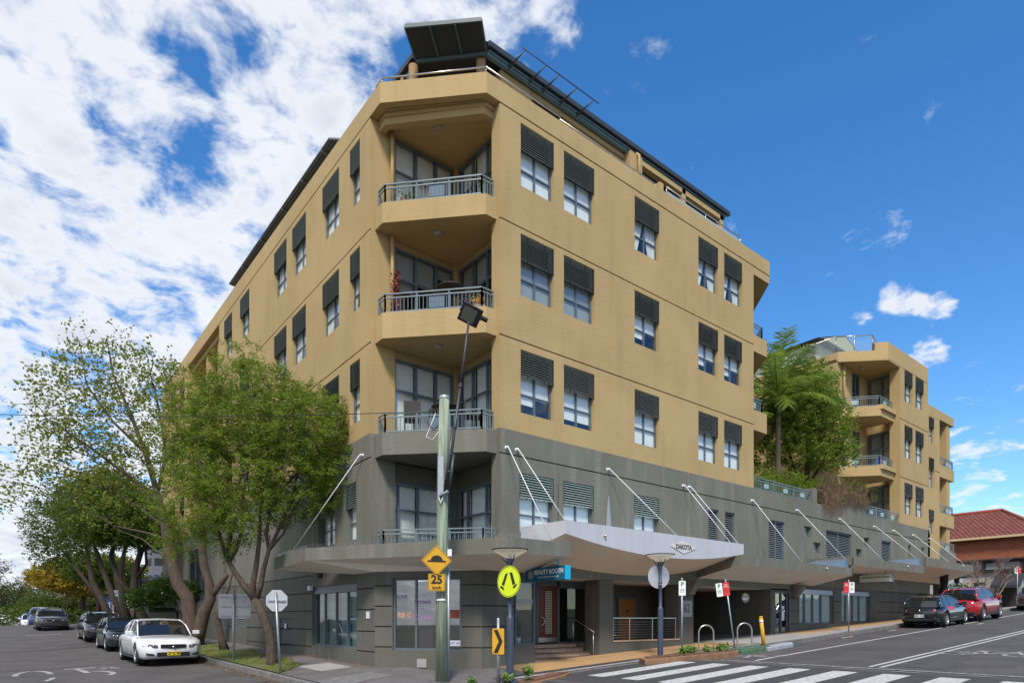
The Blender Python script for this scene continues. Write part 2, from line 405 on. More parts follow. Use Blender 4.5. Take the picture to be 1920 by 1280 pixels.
xs = axis([(-400, -60, 40), (-60, -12, 6), (-12, 16, 0.5), (16, 60, 1.5), (60, 120, 6), (120, 600, 60)])
ys = axis([(-300, -40, 40), (-40, 0, 5), (0, 16, 0.5), (16, 70, 1.5), (70, 150, 5), (150, 700, 60)])
sheet('ground', xs, ys, lambda x, y: zroad(x, y) - 0.03, PLAIN)
# road of the right street, then the left street, each as a sheet a few millimetres up
xr = axis([(-60, -12, 4), (-12, 16, 0.5), (16, 110, 2)]); yr = axis([(-7.0, 0, 1), (0, 14, 0.5)])
def inroad(x, y): return y < YK + 0.02 or (x < 8.6 and y < 14.0)
sheet('road', xr, yr, lambda x, y: zroad(x, y), ASPH, keep=inroad)
sheet('road', axis([(-4, 6.0, 0.5)]), axis([(14.0, 70, 1.0), (70, 130, 5)]), zroad, ASPH)

def kerbline(n=10):
    """kerb path: along the left street, around the corner, along the right street"""
    p = [(XK, y) for y in (64, 50, 40, 32, 26, 22, 19, 17)]
    r = 3.0
    for i in range(n + 1):
        a = R_(180 + 90 * i / n); p.append((XK + r + r * math.cos(a), YK + r + r * math.sin(a)))
    p += [(x, YK) for x in (10, 12, 14, 16, 18, 20, 22, 24, 27, 30, 34, 40, 50, 60, 75)]
    return p
KP = kerbline()
def offset_path(P, d):
    out = []
    for i, (x, y) in enumerate(P):
        a = Vector(P[max(i - 1, 0)]); b = Vector(P[min(i + 1, len(P) - 1)]); t = (b - a).normalized()
        out.append((x - t.y * d, y + t.x * d))
    return out
def strip(name, P, d0, d1, zf, m, kind='structure', thick=None, parent=None):
    A, B = offset_path(P, d0), offset_path(P, d1); mb = MB(); vs = []; fs = []
    for a, b in zip(A, B): vs += [(a[0], a[1], zf(*a)), (b[0], b[1], zf(*b))]
    for i in range(len(A) - 1): fs.append((2 * i, 2 * i + 1, 2 * i + 3, 2 * i + 2))
    if thick:
        n = len(vs); vs += [(x, y, z - thick) for x, y, z in vs]
        for i in range(len(A) - 1): fs.append((2 * i, 2 * i + 2, n + 2 * i + 2, n + 2 * i))
    mb.add(vs, fs); o = mb.build(name, m, parent)
    if kind: o['kind'] = kind
    return o
# path surface: footpath from kerb to the buildings
def inpath(x, y):
    if x < XK + 0.16 or y < YK + 0.16: return False
    if x > XW + 0.6 and y > YW + 0.6: return y < 30 and x > 11 and y < 18     # under the entry and garage
    cx, cy = XK + 3.16, YK + 3.16
    if x < cx and y < cy: return math.hypot(x - cx, y - cy) < 3.05
    return True
sheet('footpath', axis([(5.4, 14, 0.1), (14, 75, 1.0)]), axis([(11.0, 14.4, 0.1), (14.4, 64, 0.8)]), zpath, ASPH2, keep=inpath)
k = strip('kerb', KP, 0.0, -0.17 * -1, lambda x, y: zroad0(x, y) + 0.131, KERBM, thick=0.2)
# ochre paving along the right street, a pale edge strip next to the kerb
def psheet(name, x0, x1, y0, y1, dz, m, st=0.5, f=zpath):
    nx = max(1, int((x1 - x0) / st)); ny = max(1, int((y1 - y0) / 0.25))
    return sheet(name, [x0 + (x1 - x0) * i / nx for i in range(nx + 1)], [y0 + (y1 - y0) * i / ny for i in range(ny + 1)], lambda x, y: f(x, y) + dz, m)
mb = MB()
psheet('paving', 9.9, 19.2, 11.62, 12.94, 0.006, PAVE)
psheet('paving', 24.3, 52, 11.9, 12.94, 0.006, PAVE)
psheet('driveway', 19.2, 24.3, 11.05, 13.4, 0.008, CONC)
psheet('edge_strip', 8.9, 19.2, 11.18, 11.36, 0.010, CONC)
psheet('edge_strip', 24.3, 60, 11.17, 11.9, 0.006, CONC)
# inspection slab by the chamfered wall, and pale kerb-ramp concrete
mb = MB()
def gq(pts, dz, f): return [(x, y, f(x, y) + dz) for x, y in pts]
mb.add(gq([(6.35, 15.6), (7.2, 15.6), (7.2, 17.2), (6.35, 17.2)], 0.008, zpath), [(0, 1, 2, 3)])
o = mb.build('concrete_slab', CONC); o['kind'] = 'structure'
psheet('ramp', 5.6, 7.0, 12.9, 14.1, 0.009, mat('rough_concrete', (0.2, 0.195, 0.185), 0.95, var=0.4, vscale=6, bump=0.6))
# drain grate strip: real slots
gr = MB(); 
x = 9.4
while x < 13.6:
    z = zpath(x, 11.5); gr.add([(x, 11.39, z + .014), (x + .022, 11.39, z + .014), (x + .022, 11.60, z + .014), (x, 11.60, z + .014)], [(0, 1, 2, 3)]); x += 0.05
psheet('drain_channel', 9.35, 13.65, 11.37, 11.62, 0.007, LBACK)
o = gr.build('drain_grate', STEEL); tag(o, 'long slotted steel drain grate set in the footpath edge before the entrance steps', 'drain grate')
# grass verge with a clumpy edge
def inverge(x, y):
    e = 6.75 - 0.22 * math.sin(y * 1.3) - 0.15 * math.sin(y * 3.1 + 1)
    if y < 19: e -= (19 - y) * 0.33
    return XK + 0.2 < x < e and 15.4 < y < 60
sheet('verge', axis([(5.5, 7.1, 0.08)]), axis([(15.4, 30, 0.12), (30, 60, 0.8)]),
      lambda x, y: zpath(x, y) + 0.02 + 0.02 * math.sin(x * 9) * math.sin(y * 7), GRASSM, keep=inverge)
bl = []
for i in range(26000):
    y = 15.5 + 17 * rng.random() ** 1.3; x = XK + 0.2 + 1.5 * rng.random()
    if not inverge(x, y) or (math.sin(x * 5 + y * 2.1) + math.sin(y * 3.3) < -0.9): continue
    bl.append((x, y))
v = []; f = []
for x, y in bl:
    z = zpath(x, y) + 0.01; a = rng.random() * 6.28; h = 0.035 + 0.05 * rng.random(); w = 0.006; l = 0.03
    c, s_ = math.cos(a), math.sin(a); b = len(v)
    v += [(x - c * w, y - s_ * w, z), (x + c * w, y + s_ * w, z), (x + l * s_ * rng.random(), y + l * c * rng.random(), z + h)]; f.append((b, b + 1, b + 2))
g_ = MB(); g_.add(v, f); o = g_.build('grass', mat('grass_blades', (0.10, 0.17, 0.03), 0.8, var=0.45, vscale=4, col2=(0.20, 0.20, 0.05))); o['kind'] = 'stuff'
# fallen leaves along the kerbs
v = []; f = []
for i in range(900):
    if i < 500: y = 15.5 + 9 * rng.random(); x = XK - 0.35 * rng.random() ** 1.5 - 0.02; z = zroad(x, y) + 0.012
    elif i < 700: x = 24 + 8 * rng.random(); y = YK - 0.3 * rng.random(); z = zroad(x, y) + 0.012
    else: y = 15.4 + 5 * rng.random(); x = 7.62 - 0.25 * rng.random() ** 2; z = zpath(x, y) + 0.012
    a = rng.random() * 6.28; l = 0.02 + 0.03 * rng.random(); c, s_ = math.cos(a) * l, math.sin(a) * l; b = len(v)
    v += [(x - c, y - s_, z), (x + s_ * .5, y - c * .5, z + .008), (x + c, y + s_, z + .004), (x - s_ * .5, y + c * .5, z)]; f.append((b, b + 1, b + 2, b + 3))
g_ = MB(); g_.add(v, f); o = g_.build('leaf_litter', mat('dry_leaves', (0.30, 0.17, 0.07), 0.9, var=0.5, vscale=5)); o['kind'] = 'stuff'

# ---- painted markings
def mark(name, polys, m=PAINT, dz=0.006, sub=1):
    mb = MB()
    for p in polys: mb.add(gq(p, dz, zroad), [tuple(range(len(p)))])
    o = mb.build(name, m); o['kind'] = 'structure'; return o
def lineseg(a, b, w, step=1.0):
    a, b = Vector(a), Vector(b); d = b - a; n = max(1, int(d.length / step)); t = d.normalized(); q = Vector((-t.y, t.x)) * w / 2; out = []
    for i in range(n):
        p0, p1 = a + d * i / n, a + d * (i + 1) / n; out.append([tuple(p0 - q), tuple(p1 - q), tuple(p1 + q), tuple(p0 + q)])
    return out
pl = lineseg((16.1, 9.35), (75, 9.75), 0.11) 
pl += lineseg((16.1, 6.42), (75, 6.52), 0.10) + lineseg((16.1, 6.18), (75, 6.28), 0.10)
mark('lane_line', pl)
mark('lane_line', lineseg((19.6, 10.75), (20.7, 10.75), .1) + lineseg((24.4, 10.7), (25.4, 10.7), .1) + lineseg((28.4, 10.6), (29.2, 10.6), .1) + lineseg((33.5, 8.9), (34.3, 8.9), .1)
     , PAINT)
# zebra crossing: stripes run along the street (X)
zb = []
for i in range(12):
    y0 = 10.35 - 1.0 * i
    zb.append((y0 - 0.5, y0))
pl = []
for y0, y1 in zb:
    for i in range(7):
        xa = 10.6 + 0.5 * i
        pl.append([(xa, y0), (xa + .5, y0), (xa + .5, y1), (xa, y1)])
mark('zebra_crossing', pl)
# raised table: darker asphalt on the crossing, thin line and paired teeth on its far side
mark('crossing_table', [[(9.4 + .5 * i, y), (9.9 + .5 * i, y), (9.9 + .5 * i, y + 1), (9.4 + .5 * i, y + 1)] for i in range(10) for y in range(-3, 11)],
     mat('dark_table_asphalt', (0.062, 0.06, 0.06), 0.9, var=0.2, vscale=2, bump=0.4, bscale=90), dz=0.003)
pl = lineseg((15.75, 10.2), (15.75, -2), 0.10, 0.5)
for i in range(9):
    y0 = 10.3 - 1.2 * i
    pl.append([(14.62, y0 - .55), (15.42, y0 - .55), (15.42, y0), (14.62, y0)])
mark('ramp_marking', pl, PAINTW, dz=0.012)
# bicycle symbols
def bike(cx, cy, ang, sc, m=PAINTW):
    polys = []
    def tr(p):
        x, y = p[0] * sc, p[1] * sc; c, s = math.cos(ang), math.sin(ang); return (cx + x * c - y * s, cy + x * s + y * c)
    def seg(a, b, w=0.09):
        a, b = Vector(a), Vector(b); t = (b - a).normalized(); q = Vector((-t.y, t.x)) * w / 2
        polys.append([tr(a - q), tr(b - q), tr(b + q), tr(a + q)])
    for wx in (-0.62, 0.62):
        P = [(wx + 0.36 * math.cos(2 * math.pi * i / 16), 0.36 * math.sin(2 * math.pi * i / 16)) for i in range(17)]
        for a, b in zip(P, P[1:]): seg(a, b, .08)
    for a, b in (((-.62, 0), (-.25, .55)), ((-.25, .55), (.4, .55)), ((.4, .55), (.62, 0)), ((-.05, 0), (.4, .55)), ((-.25, .55), (-.05, 0)), ((-.62, 0), (-.05, 0)), ((.4, .55), (.36, .78)), ((-.25, .55), (-.32, .72)), ((-.45, .72), (-.2, .72)), ((.36, .78), (.6, .78))): seg(a, b)
    mark('bicycle_marking', polys, m, dz=0.008)
bike(17.3, 10.25, R_(90), 0.95); bike(20.2, 5.1, R_(-90), 1.15)
# worn numerals on the left street
mk = []
def arc(cx, cy, rx, ry, a0, a1, w, n=12):
    P = [(cx + rx * math.cos(R_(a0 + (a1 - a0) * i / n)), cy + ry * math.sin(R_(a0 + (a1 - a0) * i / n))) for i in range(n + 1)]
    for a, b in zip(P, P[1:]):
        a, b = Vector(a), Vector(b); t = (b - a).normalized(); q = Vector((-t.y, t.x)) * w / 2; mk.append([tuple(a - q), tuple(b - q), tuple(b + q), tuple(a + q)])
arc(.75, 22.6, .40, 1.15, 190, -10, .15); arc(.72, 21.4, .42, 1.15, -10, -60, .15)
mk += lineseg((1.55, 23.7), (2.35, 23.6), .22) + lineseg((1.85, 23.5), (2.0, 22.0), .17) + lineseg((2.45, 23.4), (2.9, 22.9), .15) + lineseg((2.4, 22.9), (2.75, 23.3), .10)
arc(2.2, 21.5, .35, .8, 100, -60, .15)
mark('road_numerals', mk, PAINTW)
mark('road_line', lineseg((1.2, 47), (3.0, 47), .3), PAINTW)
# bitumen patches and manhole
mark('road_patch', [[(16.3, 4.9), (19.5, 5.3), (19.8, 6.9), (16.6, 6.6)]], mat('patch_asphalt', (0.080, 0.075, 0.073), 0.9, var=0.2), dz=0.0045)
mark('road_patch', [[(-.5, 24), (4.3, 25), (4.3, 25.25), (-.5, 24.3)], [(-.5, 34), (5.2, 36), (5.2, 36.5), (-.5, 34.6)]], MATS['patch_asphalt'], dz=0.0045)

# ------------------------------------------------------------------ facade tools
fR = lambda u, d, z: (u, YW - d, z)
def zl(u, z): return z - 0.05 * max(0, 1 - z / 18) * min(1, (z - 3) / 2.5) * (u - 15.5) if z > 3.0 else z
fL = lambda u, d, z: (XW - d, u, zl(u, z))
fL0 = lambda u, d, z: (XW - d, u, z)
def facade(mb, u0, u1, z0, z1, holes, mi=0, zt=None):
    """front skin with real openings: hole = (u0,u1,z0,z1,depth,back?)"""
    us = sorted(set([u0, u1] + [h[i] for h in holes for i in (0, 1) if u0 < h[i] < u1]))
    zs = sorted(set([z0, z1] + [h[i] for h in holes for i in (2, 3) if z0 < h[i] < z1]))
    for i in range(len(us) - 1):
        for j in range(len(zs) - 1):
            cu, cz = (us[i] + us[i + 1]) / 2, (zs[j] + zs[j + 1]) / 2
            if any(h[0] < cu < h[1] and h[2] < cz < h[3] for h in holes): continue
            n = max(1, int((us[i + 1] - us[i]) / 4)) 
            for q in range(n):
                a = us[i] + (us[i + 1] - us[i]) * q / n; b = us[i] + (us[i + 1] - us[i]) * (q + 1) / n
                mb.quad((a, 0, zs[j]), (b, 0, zs[j]), (b, 0, zs[j + 1]), (a, 0, zs[j + 1]), mi)
    for h in holes:
        a, b, c, d = h[:4]; e = -h[4]; a = max(a, u0); b = min(b, u1)
        mb.quad((a, 0, c), (a, e, c), (b, e, c), (b, 0, c), mi); mb.quad((a, 0, d), (b, 0, d), (b, e, d), (a, e, d), mi)
        mb.quad((a, 0, c), (a, 0, d), (a, e, d), (a, e, c), mi); mb.quad((b, 0, c), (b, e, c), (b, e, d), (b, 0, d), mi)
        if len(h) > 5 and h[5] is not None: mb.quad((a, e, c), (b, e, c), (b, e, d), (a, e, d), h[5])
DEP = 0.14
def window(fn, parent, u0, u1, z0, z1, lou=0.70, style='blind', cols=2, rows=2, pale=False, wmid=None):
    """aluminium window with an outside louvre screen over its top; frame is the part, the rest its sub-parts"""
    zt = z1 - lou + 0.12; d0 = -DEP; g = MB(fn)
    t = 0.055
    g.box(u0, u0 + t, d0 - .05, d0 + .02, z0, z1); g.box(u1 - t, u1, d0 - .05, d0 + .02, z0, z1)
    g.box(u0 + t, u1 - t, d0 - .05, d0 + .02, z0, z0 + t); g.box(u0 + t, u1 - t, d0 - .05, d0 + .02, z1 - t, z1)
    g.box(u0 + t, u1 - t, d0 - .045, d0 + .015, zt - .03, zt + .03)
    for c in range(1, cols):
        x = u0 + (u1 - u0) * c / cols; g.box(x - .025, x + .025, d0 - .045, d0 + .012, z0 + t, zt - .03)
    for r in range(1, rows):
        z = z0 + (zt - z0) * r / rows; g.box(u0 + t, u1 - t, d0 - .04, d0 + .008, z - .02, z + .02)
    fr = g.build('window', FRAME, parent)
    p = MB(fn); p.quad((u0 + t, d0 - .01, z0 + t), (u1 - t, d0 - .01, z0 + t), (u1 - t, d0 - .01, zt), (u0 + t, d0 - .01, zt)); p.build('pane', GLASS, fr)
    k = MB(fn); k.quad((u0, d0 - .6, z0), (u1, d0 - .6, z0), (u1, d0 - .6, z1), (u0, d0 - .6, z1))
    k.quad((u0, d0 - .05, z0), (u0, d0 - .6, z0), (u0, d0 - .6, z1), (u0, d0 - .05, z1)); k.quad((u1, d0 - .05, z0), (u1, d0 - .6, z0), (u1, d0 - .6, z1), (u1, d0 - .05, z1))
    k.quad((u0, d0 - .05, z0), (u1, d0 - .05, z0), (u1, d0 - .6, z0), (u0, d0 - .6, z0)); k.quad((u0, d0 - .05, z1), (u1, d0 - .05, z1), (u1, d0 - .6, z1), (u0, d0 - .6, z1))
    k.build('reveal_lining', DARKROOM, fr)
    b = MB(fn); db = d0 - .045
    if style == 'blind':
        zz_ = z0 + random.choice((0.06, 0.06, 0.10, 0.22)); b.quad((u0 + t, db, zz_), (u1 - t, db, zz_), (u1 - t, db, zt), (u0 + t, db, zt)); b.build('blind', BLIND, fr)
    elif style == 'half':
        m_ = (u0 + u1) / 2; b.quad((u0 + t, db, z0 + .3), (m_, db, z0 + .3), (m_, db, zt), (u0 + t, db, zt)); b.quad((m_, db, z0 + .5), (u1 - t, db, z0 + .5), (u1 - t, db, zt), (m_, db, zt)); b.build('blind', BLIND, fr)
    elif style == 'curtain':
        def cur(a0, a1, b0, b1, n=16):
            vs = []; 
            for i in range(n + 1):
                s = i / n; off = 0.03 * math.sin(i * 2.1)
                vs += [(a0 + (a1 - a0) * s, db + off, zt), (b0 + (b1 - b0) * s, db + off, z0 + t)]
            b.add(vs, [(2 * i, 2 * i + 1, 2 * i + 3, 2 * i + 2) for i in range(n)])
        m_ = (u0 + u1) / 2
        cur(u0 + t, m_ - .03, u0 + t, u0 + .28); cur(m_ + .02, u1 - t, m_ + .25, u1 - t); b.build('curtain', CURT, fr)
    elif style == 'grey':
        b.quad((u0 + t, db, z0 + t), (u1 - t, db, z0 + t), (u1 - t, db, zt), (u0 + t, db, zt)); b.build('blind', BLINDG, fr)
    if lou > 0:
        s = MB(fn); zb = z1 - lou; n = max(3, int(lou / 0.062))
        for i in range(n):
            z = zb + (i + 0.5) * lou / n
            s.add([(u0 + .004, .0, z - .012), (u1 - .004, .0, z - .012), (u1 - .004, -.045, z + .018), (u0 + .004, -.045, z + .018), (u0 + .004, -.004, z - .022), (u1 - .004, -.004, z - .022), (u1 - .004, -.05, z + .006), (u0 + .004, -.05, z + .006)],
                  [(0, 1, 2, 3), (4, 7, 6, 5), (0, 4, 5, 1), (3, 2, 6, 7), (0, 3, 7, 4), (1, 5, 6, 2)], 0)
        s.box(u0 + .003, u0 + .02, -.06, .0, zb, z1 - .005, 1); s.box(u1 - .02, u1 - .003, -.06, .0, zb, z1 - .005, 1)
        for c in range(cols): 
            x = u0 + (u1 - u0) * (c + .5) / cols; s.box(x - .015, x + .015, -.075, -.052, zb, z1 - .005, 1)
        s.build('louvre_screen', [SLATL if pale else SLAT, LBACK], fr)
    return fr
def louvre(fn, parent, u0, u1, z0, z1, panels=2, m=None, pitch=0.07):
    g = MB(fn); t = .05
    g.box(u0, u0 + t, -.14, -.06, z0, z1); g.box(u1 - t, u1, -.14, -.06, z0, z1); g.box(u0 + t, u1 - t, -.14, -.06, z0, z0 + t); g.box(u0 + t, u1 - t, -.14, -.06, z1 - t, z1)
    for c in range(1, panels):
        x = u0 + (u1 - u0) * c / panels; g.box(x - .025, x + .025, -.14, -.055, z0 + t, z1 - t)
    fr = g.build('louvre_vent', FRAME, parent)
    s = MB(fn); n = int((z1 - z0 - 2 * t) / pitch)
    for i in range(n):
        z = z0 + t + (i + .5) * (z1 - z0 - 2 * t) / n
        s.add([(u0 + t, -.075, z - .02), (u1 - t, -.075, z - .02), (u1 - t, -.125, z + .022), (u0 + t, -.125, z + .022)], [(0, 1, 2, 3)])
    s.build('slats', m or mat('louvre_steel_blue', (0.20, 0.24, 0.26), 0.5), fr)
    k = MB(fn); k.quad((u0, -.15, z0), (u1, -.15, z0), (u1, -.15, z1), (u0, -.15, z1)); k.build('backing', LBACK, fr)
    return fr
def glazing(parent, P0, P1, z0, z1, cols, rows, name='glazed_wall', blind=BLIND, bz=0.0, frame=FRAME, w=.055, glass=None, inset=.35, transom=None, room=None):
    """glazed wall between two plan points; outside is on the right of P0->P1"""
    a, b = Vector((P0[0], P0[1], 0)), Vector((P1[0], P1[1], 0)); d = b - a; L = d.length; t = d / L; n = Vector((t.y, -t.x, 0))
    g = MB(lambda u, dd, z: tuple(a + t * u + n * dd + Vector((0, 0, z))))
    g.box(0, w, -.06, .03, z0, z1); g.box(L - w, L, -.06, .03, z0, z1); g.box(w, L - w, -.06, .03, z0, z0 + w); g.box(w, L - w, -.06, .03, z1 - w, z1)
    for c in cols: g.box(c * L - w / 2, c * L + w / 2, -.055, .026, z0 + w, z1 - w)
    for r in rows: z = z0 + (z1 - z0) * r; g.box(w, L - w, -.05, .022, z - w * .45, z + w * .45)
    fr = g.build(name, frame, parent); fn = g.fn
    p = MB(fn); p.quad((w, -.01, z0 + w), (L - w, -.01, z0 + w), (L - w, -.01, z1 - w), (w, -.01, z1 - w)); p.build('pane', glass or GLASS, fr)
    if blind:
        q = MB(fn); nb = max(1, len(cols) + 1); cs = [0] + list(cols) + [1]
        for i in range(nb):
            zz_ = z0 + (z1 - z0) * bz * (0.7 + 0.6 * ((i * 37) % 5) / 5)
            q.quad((cs[i] * L + .05, -inset, zz_), (cs[i + 1] * L - .02, -inset, zz_), (cs[i + 1] * L - .02, -inset, z1), (cs[i] * L + .05, -inset, z1))
        q.build('blind', blind, fr)
    if room is False: return fr
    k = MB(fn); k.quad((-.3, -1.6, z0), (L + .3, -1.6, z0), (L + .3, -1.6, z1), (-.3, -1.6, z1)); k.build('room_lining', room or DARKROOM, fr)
    return fr
def railing(parent, P, z0, z1, post=1.0, bar=.11, m=None, name='railing', panels=(), pm=None, toprail=.045):
    """handrail over uprights along the plan points P"""
    g = MB()
    zf0 = z0 if callable(z0) else (lambda x, y: z0); zf1 = z1 if callable(z1) else (lambda x, y: z1)
    pn = []
    for (xa, ya), (xb, yb) in zip(P, P[1:]):
        A = Vector((xa, ya, 0)); B = Vector((xb, yb, 0)); L = (B - A).length; t = (B - A) / L
        def pt(s, z): q = A + t * s; return (q.x, q.y, z(q.x, q.y) if callable(z) else z)
        up = lambda s, dz: Vector(pt(s, zf1)) + Vector((0, 0, dz))
        g.bar(up(0, 0), up(L, 0), toprail, .03); g.bar(up(0, -.10), up(L, -.10), .03, .03)
        lo = lambda s, dz: Vector(pt(s, zf0)) + Vector((0, 0, dz))
        g.bar(lo(0, .05), lo(L, .05), .03, .03)
        n = max(1, round(L / post))
        for i in range(n + 1): g.bar(lo(L * i / n, 0), up(L * i / n, -.01), .04)
        m_ = max(2, round(L / bar))
        for i in range(1, m_):
            s = L * i / m_
            if any(abs(s - q * L) < .2 for q in panels): continue
            g.bar(lo(s, .05), up(s, -.10), .014)
        for q in panels:
            c = (lo(q * L, .12) + up(q * L, -.16)) / 2; h = (up(q * L, -.16) - lo(q * L, .12)).z / 2
            pn.append((c, t * .17, h))
    r = g.build(name, m or RAIL, parent)
    if pn:
        k = MB()
        for c, t, h in pn: k.obox(c, t, Vector((t.y, -t.x, 0)).normalized() * .012, (0, 0, h))
        k.build('infill_panel', pm or mat('perforated_panel', (0.30, 0.42, 0.42), 0.4), r)
    return r

# ------------------------------------------------------------------ the corner apartment building
APT = thing('apartment_building', (10, 14, 0.35), 'large corner apartment building, tan upper floors over an olive grey base', 'apartment building')
UC = [(10.72, 11.91), (12.29, 13.51), (15.30, 16.50), (18.62, 19.79), (20.17, 21.33)]
ROWS = [(13.04, 14.70), (10.14, 11.78), (7.05, 8.72)]
styles = [['blind', 'blind', 'curtain', 'curtain', 'curtain'], ['grey', 'grey', 'half', 'half', 'half'], ['half', 'blind', 'blind', 'blind', 'blind']]
GZ = (14.89, 11.93, 8.93)
holes = [(a, b, c, d, DEP + .1) for a, b in UC for c, d in ROWS] + [(10.03, 22.12, z - .018, z + .018, .03, 1) for z in GZ[1:]] + [(10.03, 22.12, 14.865, 14.901, .03, 1)]
W = MB(fR); facade(W, 10.03, 22.12, 6.53, 14.9, holes)
W.quad((10.03, 0, 6.53), (10.03, -.36, 6.53), (10.03, -.36, 14.9), (10.03, 0, 14.9)); W.quad((22.12, 0, 6.53), (22.12, -3.6, 6.53), (22.12, -3.6, 15), (22.12, 0, 15))
W.quad((10.03, -.36, 6.53), (10.5, -.36, 6.53), (10.5, -.36, 14.9), (10.03, -.36, 14.9))
W.build('upper_wall', [TAN, GROOVE], APT)
for (c, d), st in zip(ROWS, styles):
    for (a, b), s in zip(UC, st): window(fR, APT, a, b, c, d, style=s)
# left street side
YE = 43.0
LC = [(16.08, 16.71), (17.45, 18.66), (20.0, 21.22), (21.76, 23.02), (25.91, 27.15), (28.29, 29.5)]
LC2 = LC + [(37.2, 38.3), (39.4, 40.6)]
hl = [(a, b, c - .02, d, DEP + .1) for a, b in LC2 for c, d in ROWS] + [(15.48, YE, z - .018, z + .018, .03, 1) for z in GZ[1:]] + [(15.48, YE, 14.865, 14.951, .03, 1)]
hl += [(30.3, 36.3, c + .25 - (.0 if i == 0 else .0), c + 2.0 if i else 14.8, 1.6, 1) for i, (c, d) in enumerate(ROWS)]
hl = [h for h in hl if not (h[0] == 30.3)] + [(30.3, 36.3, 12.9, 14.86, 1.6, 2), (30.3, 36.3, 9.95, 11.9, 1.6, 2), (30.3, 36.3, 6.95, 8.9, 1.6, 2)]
W = MB(fL); facade(W, 15.48, YE, 6.53, 14.95, hl)
W.quad((15.48, 0, 6.53), (15.48, -.75, 6.53), (15.48, -.75, 14.9), (15.48, 0, 14.9))
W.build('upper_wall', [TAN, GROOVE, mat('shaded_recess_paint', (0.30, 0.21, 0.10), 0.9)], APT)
for (c, d), st in zip(ROWS, ('blind', 'curtain', 'blind')):
    for i, (a, b) in enumerate(LC2): window(fL, APT, a, b, c - .02, d, style=st, cols=1 if i == 0 else 2)
for z0, z1 in ((12.9, 14.86), (9.95, 11.9), (6.95, 8.9)):
    for u in (31.2, 33.3): W = MB(fL); W.box(u, u + .35, -.6, -.25, z0, z1 - .25); W.build('balcony_column', TANS, APT)
    W = MB(fL); W.box(30.3, 36.3, -.7, -.2, z1 - .25, z1); W.build('balcony_beam', TANS, APT)
# grey base, right street
LV = [(19.2, 19.84, 3.9, 5.45, 1), (20.23, 20.86, 3.9, 5.45, 1), (23.21, 24.41, 3.9, 5.46, 2), (27.96, 30.47, 4.15, 5.48, 2), (33.79, 34.96, 4.3, 5.48, 1)]
SQ = [(26.02, 26.66, 5.03, 5.47), (26.8, 27.47, 4.42, 4.86), (31.78, 32.37, 5.02, 5.47), (30.91, 31.54, 4.42, 4.87), (37.18, 37.54, 4.3, 5.49), (39.05, 39.42, 4.5, 5.51)]
D3 = [(10.68, 11.91), (12.27, 13.49), (15.28, 16.5)]
hg = [(a, b, 3.85, 5.46, DEP + .1) for a, b in D3] + [(a, b, c, d, .16) for a, b, c, d, _ in LV] + [(*q, .2) for q in SQ] + [(10.03, 40.3, 5.87, 5.905, .03, 1)]
W = MB(fR); facade(W, 10.03, 24.75, 2.75, 6.53, [h for h in hg if h[0] < 24.7]); facade(W, 24.75, 40.3, 3.0, 6.53, [h for h in hg if h[1] > 24.75 and h[0] > 12] + [(24.75, 40.3, 5.87, 5.905, .03, 1)])
W.quad((10.03, 0, 2.75), (10.03, -.36, 2.75), (10.03, -.36, 6.53), (10.03, 0, 6.53)); W.quad((40.3, 0, 2.75), (40.3, -6, 2.75), (40.3, -6, 6.53), (40.3, 0, 6.53))
W.quad((10.03, -.36, 2.75), (10.5, -.36, 2.75), (10.5, -.36, 6.53), (10.03, -.36, 6.53))
W.build('lower_wall', [GREY, GROOVEG], APT)
for i, (a, b) in enumerate(D3): window(fR, APT, a, b, 3.85, 5.46, lou=.66, pale=True)
for a, b, c, d, n in LV: louvre(fR, APT, a, b, c, d, n)
for q in SQ: window(fR, APT, *q, lou=0, cols=1, rows=1, style='grey')
# grey base, left street
hg = [(16.3, 16.98, 3.8, 5.42, .24), (17.72, 18.96, 3.8, 5.42, .24), (32.5, 36.3, 3.0, 5.75, .16), (15.48, YE, 5.87, 5.905, .03, 1)]
W = MB(fL); facade(W, 15.48, YE, 3.0, 6.53, hg); 
W.quad((15.48, 0, 3.01), (15.48, -.75, 3.01), (15.48, -.75, 6.53), (15.48, 0, 6.53))
W.build('lower_wall', [GREY, GROOVEG], APT)
window(fL, APT, 16.3, 16.98, 3.8, 5.42, cols=1, pale=True); window(fL, APT, 17.72, 18.96, 3.8, 5.42, pale=True); louvre(fL, APT, 32.5, 36.3, 2.45, 5.75, 3)
hs_ = [(16.29, 19.48, .78, 2.6, .2), (26.5, 27.67, 1.25, 2.17, .16), (29.0, 30.1, 1.16, 2.07, .16), (32.85, 34.76, 1.12, 1.85, .16), (32.5, 36.3, 2.45, 3.0, .16), (21.3, 22.4, .62, 1.63, .03, 2)]
hs_ += [(a, b, z - .015, z + .015, .03, 1) for z in (.74, 1.28, 1.86, 2.42) for a, b in ((15.2, 16.28), (19.5, 26.3)) if not (z == .74 and a > 20)]
hs_ += [(28.0, 28.9, z - .015, z + .015, .03, 1) for z in (1.3, 1.9, 2.5)] + [(35, 43, 1.55, 1.58, .03, 1), (19.5, 43, 2.96, 2.98, .03, 1)]
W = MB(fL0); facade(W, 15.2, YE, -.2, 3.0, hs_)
W.build('street_wall', [GREY_SHADE, GROOVEG, mat('meter_door_grey', (.10, .10, .085), .7)], APT)
for a, b, c, d in ((26.5, 27.67, 1.25, 2.17), (29.0, 30.1, 1.16, 2.07), (32.85, 34.76, 1.12, 1.85)): louvre(fL0, APT, a, b, c, d, 1)
